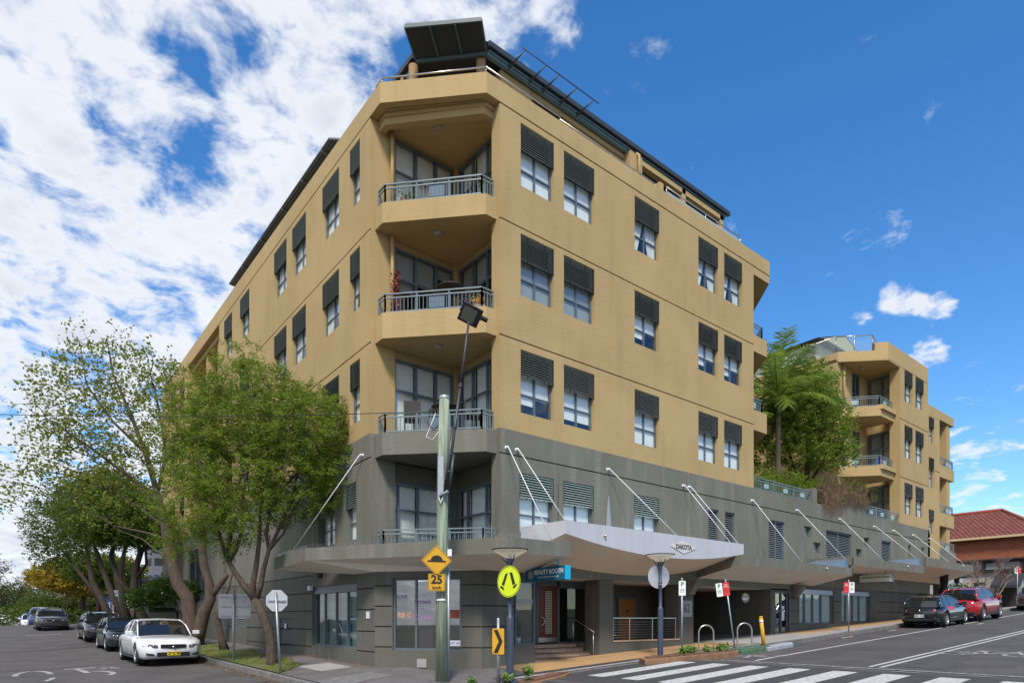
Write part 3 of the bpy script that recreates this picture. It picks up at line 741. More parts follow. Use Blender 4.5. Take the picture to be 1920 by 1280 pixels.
# back and far ends
W = MB(); W.box(7.67, 25.2, 42.9, 43.0, -.2, 15.0); W.quad((25.2, 15.2, 6.5), (25.2, 43, 6.5), (25.2, 43, 15), (25.2, 15.2, 15)); W.build('rear_wall', TAN, APT)
W = MB(); W.prism([(8.3, 15.7), (9.9, 13.3), (22.1, 13.2), (25.2, 16.3), (25.2, 42.9), (7.9, 42.9), (7.9, 17)], 14.93, 14.97); W.prism([(25.2, 13.1), (40.2, 13.1), (40.2, 45), (25.2, 45)], 6.2, 6.25)
W.build('roof_deck', mat('roof_deck', (.25, .24, .22), .9), APT)
# ---- parapet with the angled corner
def ring(mb, P, th, z0, z1, mi=0):
    Q = offset_path(P, th)
    for i in range(len(P) - 1):
        mb.prism([P[i], P[i + 1], Q[i + 1], Q[i]], z0, z1, mi)
PO = [(XW, 14.91), (9.60, YW)]
def lparapet():
    mb = MB()
    P = [(XW, YE), (XW, 30), (XW, 22), (XW, 14.91), (9.60, YW), (16, YW), (23.27, YW), (25.3, 14.95)]; Q = offset_path(P, .22)
    for i in range(len(P) - 1):
        lo = (lambda x, y: 14.908 - .25 * 0 - (.0085 * (y - 15.5) if y > 15.5 else 0)) 
        mb.prism([P[i], P[i + 1], Q[i + 1], Q[i]], lo, 15.44)
    return mb
W = lparapet(); W.prism([(7.87, 15.48), (7.87, 15.0), (9.69, 13.14), (10.02, 13.14), (10.5, 13.3), (10.5, 15.7), (7.87, 15.7)], 14.91, 14.96); o = W.build('parapet', TANS, APT)
W = MB(); ring(W, [(7.92, 15.5), (7.92, 15.15), (9.72, 13.2), (10.05, 13.2)], .2, 14.62, 14.905); W.build('corner_beam', TANS, APT)
W = MB(); W.prism([(7.9, 15.6), (7.9, 15.1), (9.75, 13.15), (10.5, 13.15), (10.5, 15.7)], 14.80, 14.90); W.build('ceiling', TANS, APT)
# ---- corner balconies
BP = [(7.80, 15.50), (7.80, 15.06), (9.69, 13.07), (10.06, 13.07), (10.47, 13.07), (10.47, 15.7), (7.80, 15.7)]
lamp_m = mat('ceiling_lamp_shade', (.35, .32, .27), .5)
for lv, (z0, z1, m) in enumerate(((5.89, 6.47, GREY), (8.93, 9.60, TANS), (11.95, 12.48, TANS))):
    W = MB(); W.prism(BP[:2] + BP[2:3] + [(10.04, 13.07), (10.04, 13.285), (10.46, 13.285), (10.46, 15.55), (8.39, 15.55), (8.39, 15.475)] + [(7.80, 15.475)], z0, z1); b_ = W.build('balcony', m, APT)
    if m is TANS:
        W = MB(); W.tube([(8.25, 15.36, z1 + .0), (8.25, 15.36, z1 + 2.6)], .045, 8); W.build('downpipe', TANS, b_)
    P = [(7.9, 15.45), (7.9, 15.1), (9.65, 13.2), (10.02, 13.2)]
    railing(b_, P, z1, z1 + .52, post=.9, bar=.105)
    W = MB(); W.obox(((7.9 + 9.65) / 2 + .08, (15.1 + 13.2) / 2 - .08 + .02, z1 + .27), (Vector((1.75, -1.9, 0)).normalized() * .21), Vector((1.9, 1.75, 0)).normalized() * .01, (0, 0, .17)); W.build('infill_panel', mat('blue_grey_panel', (.10, .15, .20), .4), b_)
for z in (14.79, 11.94, 8.92):
    W = MB(); W.lathe((9.15, 14.5, z - .07), [(.0, 0), (.09, .0), (.12, .035), (.12, .07)], 16); W.build('ceiling_lamp', lamp_m, APT)
railing(APT, [(7.85, 15.4), (7.85, 15.1), (9.62, 13.1), (10.0, 13.1)], 3.35, 3.93, post=.9, bar=.105)
for z0, z1, bl, bz in ((12.5, 14.7, BLIND, .28), (9.62, 11.75, BLINDG, .72), (6.5, 8.72, BLIND, 0.0)):
    tr = (.62,) if z0 != 6.5 else (.33, .66)
    glazing(APT, (8.39, 15.55), (10.33, 15.55), z0, z1, (.36, .70), (.62,), blind=bl, bz=bz, inset=.12)
    glazing(APT, (10.46, 15.42), (10.46, 13.34), z0, z1, (.33, .66), (.62,), blind=bl, bz=bz, inset=.12)
    W = MB(); W.box(10.33, 10.5, 15.42, 15.7, z0, z1 + .3); W.prism([(8.3, 15.56), (10.4, 15.56), (10.4, 15.7), (8.3, 15.7)], z1, z1 + .3); W.box(10.47, 10.6, 13.3, 15.42, z1, z1 + .3); W.build('corner_post', TANS, APT)
glazing(APT, (7.95, 15.62), (10.33, 15.62), 3.2, 5.35, (.26, .52, .86), (.36, .66), blind=BLIND, bz=.0, inset=.12)
glazing(APT, (10.46, 15.42), (10.46, 13.2), 3.2, 5.35, (.2, .6), (.62,), blind=BLIND, bz=.0, inset=.12)
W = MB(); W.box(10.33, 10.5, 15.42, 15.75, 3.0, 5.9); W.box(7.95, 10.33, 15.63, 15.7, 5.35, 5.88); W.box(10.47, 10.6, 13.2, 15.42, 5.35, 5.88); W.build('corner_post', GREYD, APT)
# ---- right end balconies (seen past the wall)
for i, (z0, z1) in enumerate(((8.80, 9.56), (11.80, 12.42))):
    W = MB(); W.prism([(22.11, 13.05), (23.3, 13.05), (25.6, 15.35), (25.6, 17), (22.11, 17)], z0, z1); b_ = W.build('balcony', TANS, APT)
    railing(b_, [(22.14, 13.15), (23.1, 13.15), (25.4, 15.45)], z1, z1 + .5, post=.9, bar=.1, panels=(.35,) if i == 0 else ())
W = MB(); W.prism([(22.13, 12.94), (23.27, 12.94), (25.3, 14.97), (25.3, 17), (22.13, 17)], 14.60, 14.905); W.build('ceiling', TANS, APT)
W = MB(); W.box(22.12, 22.3, 15.6, 16.4, 6.5, 14.6); W.build('end_wall', TAN, APT)

# ---- ground floor: chamfered shop wall
C0, C1 = Vector((XW, 15.2, 0)), Vector((9.45, YW, 0)); ct = (C1 - C0).normalized(); cn = Vector((-ct.y, ct.x, 0)) * -1
if cn.dot(Vector((-1, -1, 0))) < 0: cn = -cn
CL = (C1 - C0).length
fC = lambda u, d, z: tuple(C0 + ct * u + cn * d + Vector((0, 0, z)))
W = MB(fC)
GL = (.88, 1.41, 1.94, 2.47)
gr_ = [(a, b, z - .015, z + .015, .03, 1) for z in GL for a, b in ((-.01, .48), (2.38, CL + .01))]
facade(W, 0, CL, -.1, 3.0, [(.5, 2.35, .80, 2.66, .16)] + gr_); W.build('street_wall', [GREY_SHADE, GROOVEG], APT)
def cpt(u, d=0): q = C0 + ct * u + cn * d; return (q.x, q.y)
sw = glazing(APT, cpt(.5, -.1), cpt(2.35, -.1), .80, 2.66, (.335,), (), name='shop_window', blind=None, w=.05, glass=GLASSD)
# things seen in the shop window
W = MB(fC); W.box(.55, 1.55, -.9, -.5, .8, 1.25); W.box(.55, 1.55, -1.0, -.9, .8, 1.5); W.box(1.62, 2.3, -.75, -.4, .8, 1.35)
o = W.build('reception_sofa', mat('black_sofa', (.02, .02, .025), .4), None); tag(bevel(o, .04), 'black sofa standing behind the corner shop window', 'sofa')
W = MB(fC); W.box(1.02, 1.50, -.32, -.31, .85, 2.3); W.build('poster', mat('dark_plum_poster', (.10, .06, .10), .6), sw)
W = MB(fC); W.box(.60, .80, -.108, -.104, 1.64, 1.78); W.box(.84, 1.0, -.108, -.104, 1.64, 1.78); W.box(1.98, 2.28, -.108, -.104, 1.62, 1.84, 1)
W.build('picture_strip', [mat('skin_tone_print', (.50, .33, .25), .7, var=.5, vscale=14, col2=(.2, .1, .08)), mat('auburn_print', (.35, .10, .04), .7, var=.6, vscale=16)], sw)
LIL = mat('lilac_lettering', (.30, .20, .38), .6)
for t_, z_, s_ in (("Brows", 2.05, .17), ("&", 1.86, .13), ("Claws", 1.66, .19)):
    lettering(t_, s_, fC(1.28, -.105, z_), ct, (0, 0, 1), LIL, 'window_lettering', sw, depth=.002, offset=.006)
lettering("LOVE", .12, fC(.72, -.105, 2.18), ct, (0, 0, 1), LIL, 'window_lettering', sw, depth=.002, offset=.006)
W = MB(fC); W.box(1.98, 2.34, -.02, .0, .92, 1.06); b_ = W.build('street_name_strip', WHITEP, None); tag(b_, 'small white strip with blue writing at the foot of the corner shop window', 'sign')
lettering("TRUST  24Y", .07, fC(2.16, .005, .99), ct, (0, 0, 1), mat('blue_print', (.05, .2, .45), .6), 'lettering', b_, depth=.002)
W = MB(fC); W.box(1.18, 1.44, .0, .025, .36, .58); o = W.build('wall_vent', mat('vent_grille', (.45, .45, .43), .5, var=.6, vscale=60), APT)
W = MB(fL0); W.box(15.50, 15.66, .0, .02, 1.62, 1.80); W.build('notice', WHITEP, APT)
W = MB(fL0); W.box(19.42, 19.60, .0, .10, 2.50, 2.64); W.build('junction_box', WHITEP, APT)
W = MB(fL0); W.box(21.75, 21.9, .0, .02, 1.28, 1.45); W.build('notice', WHITEP, APT)
# left street shop window
sw2 = glazing(APT, (XW + .12, 19.48), (XW + .12, 16.29), .78, 2.6, (.24, .50, .75), (), name='shop_window', blind=mat('teal_frosted_blind', (.16, .26, .25), .6, var=.2, vscale=2), w=.06, glass=GLASS, inset=.10)
W = MB(fL0); W.box(16.29, 19.48, -.12, -.05, 2.38, 2.6); W.build('window_head', FRAME, sw2)
# ground floor wall pieces on the right street
W = MB(fR)
def gsec(a, b, z0, z1, top=2.95):
    facade(W, a, b, z0, z1, [(a, b, z - .015, z + .015, .03, 1) for z in GL if z0 < z < z1])
gsec(9.45, 10.03, -.1, 3.0); gsec(10.03, 10.5, -.1, 2.76); gsec(17.56, 18.33, .3, 2.76); gsec(13.73, 14.33, .2, 2.76)
facade(W, 10.5, 11.22, -.1, .93, []); facade(W, 10.5, 11.22, 2.6, 2.76, [])
facade(W, 14.33, 17.56, .2, .92, []); gsec(23.35, 23.7, .5, 2.80); gsec(24.75, 25.6, .5, 3.0)
facade(W, 25.6, 33.2, .6, 3.0, [(25.61, 28.71, 1.40, 2.85, .2), (29.44, 32.49, 1.47, 2.88, .2)] + [(28.75, 29.40, z - .015, z + .015, .03, 1) for z in (1.9, 2.4)])
facade(W, 33.2, 38.6, .6, 3.0, [(33.3, 38.59, z - .015, z + .015, .03, 1) for z in (1.45, 1.95, 2.45, 2.95)])
facade(W, 23.7, 24.75, 2.68, 2.80, [])
for a, b, z0, z1 in ((13.73, 14.33, .2, 2.76), (17.56, 18.33, .3, 2.76)):       # column sides
    W.box(a + .002, b - .002, -.6, -.002, z0, z1)
W.box(23.35, 23.7, -4, -.002, .5, 2.79); W.quad((10.5, 0, -.1), (10.5, -1.3, -.1), (10.5, -1.3, 2.76), (10.5, 0, 2.76))
W.build('street_wall', [GREY_SHADE, GROOVEG], APT)
for a, b, z0, z1, cs in ((25.61, 28.71, 1.40, 2.85, (.21, .44, .68)), (29.44, 32.49, 1.47, 2.88, (.22, .45, .68))):
    g_ = glazing(APT, (a, YW + .12), (b, YW + .12), z0, z1, cs, (), name='shop_window', blind=mat('pale_teal_vertical_blind', (.55, .68, .66), .7, var=.3, vscale=10, stretch=(8, 8, .2)), w=.06, glass=GLASS, inset=.05)
    W = MB(fR); W.box(a, b, -.11, -.04, z1 - .2, z1); W.build('window_head', STEEL, g_)
# entry: floor, rooms, steps
W = MB(); W.box(11.0, 17.6, 13.95, 19, .60, .88); W.box(13.8, 17.56, 13.0, 13.95, .60, .885); W.build('entry_floor', mat('entry_tiles', (.30, .22, .15), .6, var=.3), APT)
W = MB(); W.box(10.5, 24.0, 13.0, 19.5, 2.765, 2.80); W.build('entry_ceiling', SOFFIT, APT)
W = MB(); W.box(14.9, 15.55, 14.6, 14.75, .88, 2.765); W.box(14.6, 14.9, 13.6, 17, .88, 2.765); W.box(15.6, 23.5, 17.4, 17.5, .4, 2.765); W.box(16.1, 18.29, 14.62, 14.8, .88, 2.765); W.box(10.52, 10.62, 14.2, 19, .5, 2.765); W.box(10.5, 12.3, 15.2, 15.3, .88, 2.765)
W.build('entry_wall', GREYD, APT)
W = MB(); W.box(18.3, 18.45, 13.5, 20, .3, 2.765); W.box(18.4, 23.4, 16.9, 17.0, .5, 2.765, 0)
for z in (1.3, 1.8, 2.3): W.box(18.45, 23.35, 16.885, 16.9, z, z + .025, 1)
W.build('garage_wall', [mat('garage_wall_paint', (.075, .070, .060), .9, var=.2), GROOVEG], APT)
psheet('garage_floor', 18.4, 23.4, 13.3, 17, 0.012, mat('garage_slab', (.12, .115, .105), .9, var=.3))
W = MB(); W.lathe((22.6, 13.6, 2.42), [(0, 0), (.16, .01), (.2, .05), (.2, .09)], 20, axis=(-.3, -.95, 0)); W.build('bulkhead_light', STAIN, APT)
TREAD = mat('sandstone_tread', (.62, .43, .28), .8, var=.25, vscale=5); NOSE = mat('step_nosing', (.22, .13, .085), .8)
st_ = None
for i in range(4):
    z1 = .88 - .118 * i; y0 = 13.86 - .29 * i; xr_ = 13.75 + (0 if i < 1 else 0)
    W = MB(); W.box(11.22, 13.72, y0 + .02, y0 + .34, .1, z1 - .02); 
    s_ = W.build('step', TREAD, APT)
    W = MB(); W.box(11.22, 13.72, y0 - .01, y0 + .34, z1 - .02, z1); W.build('nosing', NOSE, s_)
    if i < 4:
        W = MB()
        for k in range(1, 9): W.box(11.22 + .3 * k, 11.228 + .3 * k, y0 + .0165, y0 + .0195, z1 - .118, z1 - .021)
        W.build('tile_joint', NOSE, s_)
# shop side window by the steps, red door, glass screen
g_ = glazing(APT, (10.53, YW + .02), (11.2, YW + .02), .93, 2.6, (), (), name='shop_window', blind=None, w=.035, glass=GLASS)
W = MB(fR); W.box(10.55, 11.18, -.03, -.024, 2.0, 2.14); W.build('frosted_strip', mat('frosted_strip', (.35, .36, .33), .8), g_)
lettering("etica", .10, (10.90, YW + .03, 2.065), (-1, 0, 0), (0, 0, 1), mat('grey_print', (.12, .12, .11), .7), 'window_lettering', g_, depth=.002)
g_ = glazing(APT, (11.2, YW + .04), (11.2, 14.15), .93, 2.6, (), (), name='shop_window', blind=None, w=.035, room=False)
W = MB(); W.box(12.36, 12.42, 14.16, 14.26, .88, 2.76); W.box(13.2, 13.27, 14.16, 14.26, .88, 2.76); W.box(14.48, 14.56, 14.16, 14.26, .88, 2.76); W.box(12.42, 14.48, 14.16, 14.26, 2.58, 2.76); W.box(11.2, 12.36, 14.18, 14.24, .88, 2.76, 1)
W.build('door_frame', [FRAME, GREY], APT)
W = MB(); W.box(12.43, 13.19, 14.17, 14.22, .90, 2.57); dr = W.build('front_door', mat('red_brown_timber', (.15, .042, .020), .35, var=.3, vscale=5, stretch=(6, 6, .4)), APT)
W = MB()
for i in range(26):
    for j in range(5): W.box(12.70 + .056 * j, 12.70 + .056 * j + .042, 14.155, 14.168, 1.16 + .05 * i, 1.16 + .05 * i + .034)
W.build('glass_blocks', mat('door_glazing', (.55, .52, .36), .2), dr)
W = MB(); W.box(12.69, 12.99, 14.16, 14.169, 1.14, 2.47); W.build('glazing_lead', LBACK, dr)
W = MB(); W.box(12.44, 13.18, 14.158, 14.17, .91, 1.05); W.build('kick_plate', STAIN, dr)
W = MB(); W.tube([(12.46, 14.12, 1.68), (12.58, 14.10, 1.64), (12.63, 14.10, 1.55), (12.58, 14.10, 1.45), (12.46, 14.12, 1.41)], .012, 6); W.build('handle', STAIN, dr)
g_ = glazing(APT, (13.27, 14.2), (14.48, 14.2), .88, 2.58, (), (), name='glass_screen', blind=None, w=.03, glass=GLASS, room=mat('lobby_green_grey', (.50, .53, .34), .8, var=.5, vscale=1.2))
W = MB(); W.box(14.75, 14.83, 13.585, 13.6, 1.98, 2.13); W.box(14.76, 14.84, 13.575, 13.6, 1.55, 1.9); W.build('intercom', STAIN, APT)
W = MB(); W.box(16.47, 17.28, 14.57, 14.615, .9, 2.30); dr = W.build('inner_door', mat('orange_timber', (.36, .15, .04), .4, var=.2, vscale=6, stretch=(8, 8, .4)), APT)
W = MB(); W.ext([(-.09, 0), (0, .06), (.09, 0), (0, -.06)], (16.87, 14.568, 1.88), (1, 0, 0), (0, 0, 1), (0, -.008, 0)); W.build('door_emblem', mat('dark_brown', (.08, .03, .02), .5), dr)
W = MB(); W.box(16.39, 16.47, 14.56, 14.617, .88, 2.38); W.box(17.28, 17.36, 14.56, 14.617, .88, 2.38); W.box(16.47, 17.28, 14.56, 14.617, 2.30, 2.38); W.build('door_frame', FRAME, APT)
# sill and cable rail of the entry landing
W = MB(); W.box(14.33, 17.56, 12.90, 13.1, .92, .96); W.build('sill', TREAD, APT)
W = MB()
for x in (14.40, 15.15, 16.25, 17.45): W.bar((x, 13.0, .96), (x, 13.0, 1.62), .035, .02)
W.bar((14.38, 13.0, 1.635), (17.47, 13.0, 1.635), .045, .03); rl = W.build('railing', STAIN, APT)
W = MB()
for i in range(7): W.tube([(14.4, 13.0, 1.04 + .08 * i), (17.45, 13.0, 1.04 + .08 * i)], .004, 5)
W.build('cable', STAIN, rl)
W = MB(); W.tube([(13.55, 13.0, .50), (13.55, 13.0, 1.22)], .018, 8); W.tube([(13.62, 13.9, .88), (13.62, 13.9, 1.62)], .018, 8); W.tube([(13.55, 12.96, 1.22), (13.62, 13.9, 1.62)], .018, 8); W.build('handrail', STAIN, APT)
# number plate of the house
W = MB(fR); W.box(17.66, 18.22, .0, .02, 1.68, 2.22); n_ = W.build('number_plate', mat('number_plate_grey', (.34, .34, .29), .6), APT)
lettering("62", .40, fR(17.94, .022, 1.95), (1, 0, 0), (0, 0, 1), mat('charcoal_lettering', (.03, .03, .03), .6), 'lettering', n_, depth=.004, stretch=.85)
# shop door right of the garage
W = MB(); W.box(23.7, 23.76, 12.96, 13.04, .9, 2.68); W.box(24.69, 24.75, 12.96, 13.04, .9, 2.68); W.box(23.76, 24.69, 12.96, 13.04, 2.62, 2.68); W.box(24.2, 24.26, 12.955, 13.045, .9, 2.62); fr_ = W.build('shop_door', FRAME, APT)
W = MB(); W.quad((23.76, 13.0, .95), (24.69, 13.0, .95), (24.69, 13.0, 2.62), (23.76, 13.0, 2.62)); W.build('pane', GLASSD, fr_)
W = MB(); W.box(24.32, 24.5, 12.985, 12.992, 1.55, 1.95); W.box(24.32, 24.5, 12.985, 12.992, 2.0, 2.12); W.build('notice', WHITEP, fr_)
W = MB(); W.box(23.4, 24.75, 13.9, 14, .5, 2.8); W.box(10.6, 12.3, 15.0, 15.1, .5, 2.76); W.box(13.2, 14.6, 15.8, 15.9, .5, 2.76, 1); W.build('room_lining', [DARKROOM, mat('lobby_wall', (.30, .31, .22), .8)], APT)
for z_, t_ in ((1.95, "OPEN 7 DAYS"), (1.88, "PHYSIO"), (1.60, "MASSAGE"), (1.53, "PILATES"), (1.46, "CLINIC")):
    lettering(t_, .055, (23.98, 12.99, z_), (1, 0, 0), (0, 0, 1), WHITEP, 'window_lettering', fr_, depth=.001)
# café corner at the far end: recessed glazing and piers
W = MB(); W.box(38.6, 42, 15.2, 15.3, .8, 4.2, 1); W.box(41.8, 42.1, 12.95, 13.25, .8, 4.0); W.box(38.6, 42.1, 12.95, 13.2, 3.55, 4.1); W.build('cafe_front', [GREYD, DARKROOM], APT)
glazing(APT, (38.7, 13.9), (41.8, 13.9), 1.9, 3.55, (.33, .66), (), name='shop_window', blind=None, glass=GLASSD)

# ---- canopies over the footpath
def canopy(P, zb, ztop, name='canopy', m=GREY, parent=APT, zsoff=None):
    """P: plan corners in order; zb(x,y) soffit, ztop flat; fascia on all outer sides"""
    W = MB(); n = len(P)
    W.add([(x, y, zb(x, y)) for x, y in P], [tuple(range(n))], 1)
    W.add([(x, y, ztop(x, y) if callable(ztop) else ztop) for x, y in P], [tuple(range(n - 1, -1, -1))], 0)
    for i in range(n):
        a, b = P[i], P[(i + 1) % n]; za = ztop(*a) if callable(ztop) else ztop; zb_ = ztop(*b) if callable(ztop) else ztop
        W.add([(*a, zb(*a)), (*b, zb(*b)), (*b, zb_), (*a, za)], [(0, 1, 2, 3)], 0)
    o = W.build(name, [m, SOFFIT], parent); bm_fix(o); return o
def zb1(x, y):
    # the soffit rises from the wall to the outer edge
    dw = min(max(0, YW - y), 1.6) if x > 9.4 else min(1.6, max(0, ((9.45 - x) * .79 + (12.92 - y) * .62) if y < 15.2 else (7.66 - x) * 1.2))
    return 2.83 + .2 * dw
cn1 = canopy([(9.0, 11.3), (11.0, 11.3), (11.0, 12.9), (9.46, 12.9), (7.66, 15.2), (7.63, 16.4), (6.55, 19.7), (6.3, 16.5)], zb1, 3.475, m=GREY)
# bird spikes along its edge
W = MB(); ed = [(6.6, 19.6), (6.36, 16.5), (9.03, 11.36), (11.0, 11.36)]
for a, b in zip(ed, ed[1:]):
    L = math.dist(a, b); n = int(L / .055)
    for i in range(n):
        x = a[0] + (b[0] - a[0]) * i / n; y = a[1] + (b[1] - a[1]) * i / n; h = .085 + .03 * random.random()
        W.bar((x, y, 3.475), (x + random.uniform(-.02, .02), y + random.uniform(-.02, .02), 3.475 + h), .004)
W.build('bird_spikes', STAIN, cn1)
W = MB(); W.lathe((6.98, 17.2, 2.80), [(0, -.08), (.06, -.06), (.08, 0), (.08, .08)], 12); W.build('dome_camera', DARKROOM, cn1)
# the white bow canopy over the entrance: curved lower edge
XA, XB, YF = 10.95, 19.0, 11.45
def zbow(x): s = (x - (XA + XB) / 2) / ((XB - XA) / 2); return 3.37 + .36 * s * s
n = 24; W = MB(); vs = []
for i in range(n + 1):
    x = XA + (XB - XA) * i / n; zb = zbow(x); xb = 10.72 + (XB - .1 - 10.72) * i / n
    vs += [(x, YF, zb), (x, YF, 4.055), (xb, YW - .003, zb - .42), (xb, YW - .003, 4.03), (x, YF + .001, zb)]
for i in range(n):
    a = 5 * i; b = a + 5
    W.add([vs[a], vs[b], vs[b + 1], vs[a + 1]], [(0, 1, 2, 3)], 0); W.add([vs[a + 4], vs[a + 2], vs[b + 2], vs[b + 4]], [(0, 1, 2, 3)], 1)
    W.add([vs[a + 1], vs[b + 1], vs[b + 3], vs[a + 3]], [(0, 1, 2, 3)], 0)
W.add([vs[0], vs[1], vs[3], vs[2]], [(0, 1, 2, 3)], 0); W.add([vs[-5], vs[-4], vs[-2], vs[-3]], [(0, 1, 2, 3)], 0)
LIGHTC = mat('pale_canopy_paint', (.52, .53, .56), .55, var=.1, vscale=3, stretch=(1, 1, .2))
cw = W.build('canopy', [LIGHTC, SOFFIT], APT); bm_fix(cw)
# diamond plate with cut letters
xc = 15.75; zc = 3.72
W = MB(); W.ext([(-.62, 0), (0, .19), (.62, 0), (0, -.19)], (xc, YF - .006, zc), (1, 0, 0), (0, 0, 1), (0, -.012, 0)); pn = W.build('name_plate', mat('plate_champagne', (.66, .62, .56), .45, metal=.0), cw); bm_fix(pn)
lettering("DAKOTA", .185, (xc, YF - .0205, zc), (1, 0, 0), (0, 0, 1), mat('cut_letter', (.10, .095, .09), .6), 'lettering', pn, depth=.002, offset=.010)
W = MB(); W.lathe((xc, YF - .05, zc + .15), [(0, -.012), (.014, 0), (0, .012)], 8); W.lathe((12.35, YF - .04, 3.78), [(0, -.04), (.035, -.02), (.035, .05)], 10, axis=(0, 1, 0)); W.build('bolt', STAIN, pn)
# stepped canopies further up the street
cs = []
for xa, xb, zb0, zt0, lo in ((18.55, 26.75, 3.35, 3.65, 3.0), (26.6, 34.6, 3.78, 4.14, 3.70), (34.5, 41.8, 4.17, 4.55, 3.6)):
    z_ = lambda x, y, zb0=zb0, lo=lo: zb0 - (zb0 - lo) * (y - 11.3) / 1.62
    c_ = canopy([(xa, 11.3), (xb, 11.3), (xb, 12.915), (xa, 12.915)], z_, zt0, m=GREY); cs.append(c_)
    if xa < 34:
        W = MB(); W.add([(xb - 2.2, 11.42, zt0), (xb - .05, 11.42, zt0 + .02), (xb - .05, 11.42, zt0 + .40), (xb - 2.2, 12.7, zt0), (xb - .05, 12.7, zt0 + .4), (xb - .05, 12.7, zt0)], [(0, 1, 2), (0, 2, 4, 3), (1, 5, 4, 2), (0, 3, 5, 1), (3, 4, 5)], 0)
        W.build('flashing_wedge', mat('blue_metal_flashing', (.18, .25, .34), .4, metal=.3), c_)
        W = MB(); W.box(xb - .05, xb + .04, 11.3, 12.9, zb0 - .0, zt0 + .43); W.build('upstand', GREY, c_)
    W = MB(); W.lathe(((xa + xb) / 2 + 1.8, 11.28, zt0 - .12), [(0, -.05), (.03, -.03), (.03, .03)], 8, axis=(0, 1, 0)); W.build('bolt', STAIN, c_)
for x_, z_ in ((17.9, 2.42), (25.0, 2.48)): W = MB(); W.ext([(0, 0), (.12, 0), (.45, .5), (0, .5)], (x_, 12.9, z_), (0, -1, 0), (0, 0, 1), (.3, 0, 0)); W.build('bracket', GREY, APT)
# tension rods
rod = [((10.23, 6.04), (10.42, 11.36, 3.5)), ((10.57, 6.04), (10.97, 11.5, 4.06)), ((14.07, 6.04), (15.5, 11.5, 4.06)), ((17.74, 6.04), (18.3, 11.5, 4.06)), ((18.06, 6.04), (18.75, 11.5, 4.06)),
       ((21.97, 6.04), (22.8, 11.4, 3.66)), ((25.35, 6.04), (26.3, 11.4, 4.0)), ((29.18, 6.06), (30.0, 11.4, 4.15)), ((32.85, 6.06), (33.7, 11.4, 4.5)), ((35.16, 6.06), (35.6, 11.4, 4.56)), ((37.76, 6.06), (38.2, 11.4, 4.56)), ((40.16, 6.06), (40.7, 11.4, 4.56))]
for (u, z), e in rod:
    W = MB(); W.lathe((u, YW + .004, z), [(.0, .09), (.035, .08), (.04, .06), (.025, .03), (.055, .0)], 12, axis=(0, -1, 0)); W.tube([(u, YW - .09, z), e], .013, 8)
    W.build('tie_rod', WHITEP, APT)
W = MB(); W.lathe((XW + .004, 15.9, 6.02), [(.0, .09), (.035, .08), (.04, .06), (.025, .03), (.055, .0)], 12, axis=(-1, 0, 0)); W.tube([(XW - .09, 15.9, 6.02), (6.55, 18.3, 3.48)], .013, 8); W.build('tie_rod', WHITEP, APT)
# metal fin on the wall above the canopy
W = MB(); W.add([(13.95, YW - .02, 4.04), (14.30, YW - .02, 4.04), (14.13, YW - .02, 5.24), (14.07, YW - .02, 5.24), (14.1, YW - .16, 4.04), (14.09, YW - .04, 5.24)], [(0, 4, 5, 3), (4, 1, 2, 5), (0, 1, 4), (3, 5, 2)]); W.build('wall_fin', mat('fin_steel', (.20, .235, .26), .5, metal=.3), APT)
# ---- penthouse
PH = mat('penthouse_render', (.40, .255, .13), .9, var=.12, vscale=1.2)
W = MB(); W.box(10.9, 21.4, 14.6, 14.7, 14.97, 16.9); W.box(8.85, 11.0, 15.9, 16.0, 14.97, 16.9); W.box(10.75, 10.9, 14.3, 16.0, 14.97, 16.9); W.box(8.9, 9.0, 15.9, 42, 14.97, 16.9)
W.build('penthouse_wall', PH, APT)
for x, y in ((10.25, 14.05), (8.95, 15.45)): W = MB(); W.lathe((x, y, 14.97), [(.13, 0), (.13, 1.95)], 14); W.build('penthouse_column', PH, APT)
W = MB(); W.box(10.85, 12.0, 13.95, 14.6, 14.97, 16.87); W.box(11.98, 16.05, 13.95, 14.05, 16.72, 16.87); W.box(16.0, 16.6, 13.7, 14.5, 14.97, 16.87); W.box(18.85, 19.05, 13.75, 13.95, 14.97, 16.87); W.box(21.2, 21.4, 13.75, 13.95, 14.97, 16.87); W.box(16.6, 21.4, 13.75, 13.95, 16.70, 16.87)
W.box(16.75, 16.95, 13.1, 13.9, 14.97, 15.85); W.build('penthouse_pier', TANS, APT)
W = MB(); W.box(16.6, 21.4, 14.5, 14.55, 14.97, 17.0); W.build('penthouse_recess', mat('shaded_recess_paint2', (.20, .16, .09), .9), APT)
glazing(APT, (12.0, 14.12), (16.0, 14.12), 15.0, 16.72, (.25, .5, .75), (), name='glazed_wall', blind=BLINDG, inset=.5)
# roof slopes with a blue-grey fascia
W = MB()
W.add([(10.2, 13.72, 17.12), (21.75, 13.72, 17.12), (20.6, 17.5, 18.6), (11.2, 17.5, 18.6)], [(0, 1, 2, 3)]); W.add([(21.75, 13.72, 17.12), (21.75, 40, 17.12), (20.6, 38, 18.6), (20.6, 17.5, 18.6)], [(0, 1, 2, 3)])
W.add([(8.9, 15.3, 17.12), (10.2, 13.72, 17.12), (11.2, 17.5, 18.6)], [(0, 1, 2)]); W.add([(8.9, 15.3, 17.12), (8.9, 41, 17.12), (11.2, 40, 18.6), (11.2, 17.5, 18.6)], [(3, 2, 1, 0)])
W.add([(10.2, 13.72, 17.04), (21.75, 13.72, 17.04), (21.75, 40, 17.04), (8.9, 41, 17.04), (8.9, 15.3, 17.04)], [(0, 1, 2, 3, 4)])
W.add([(11.2, 17.5, 18.6), (20.6, 17.5, 18.6), (20.6, 38, 18.6), (11.2, 40, 18.6)], [(0, 1, 2, 3)])
rf = W.build('roof', ROOFM, APT)
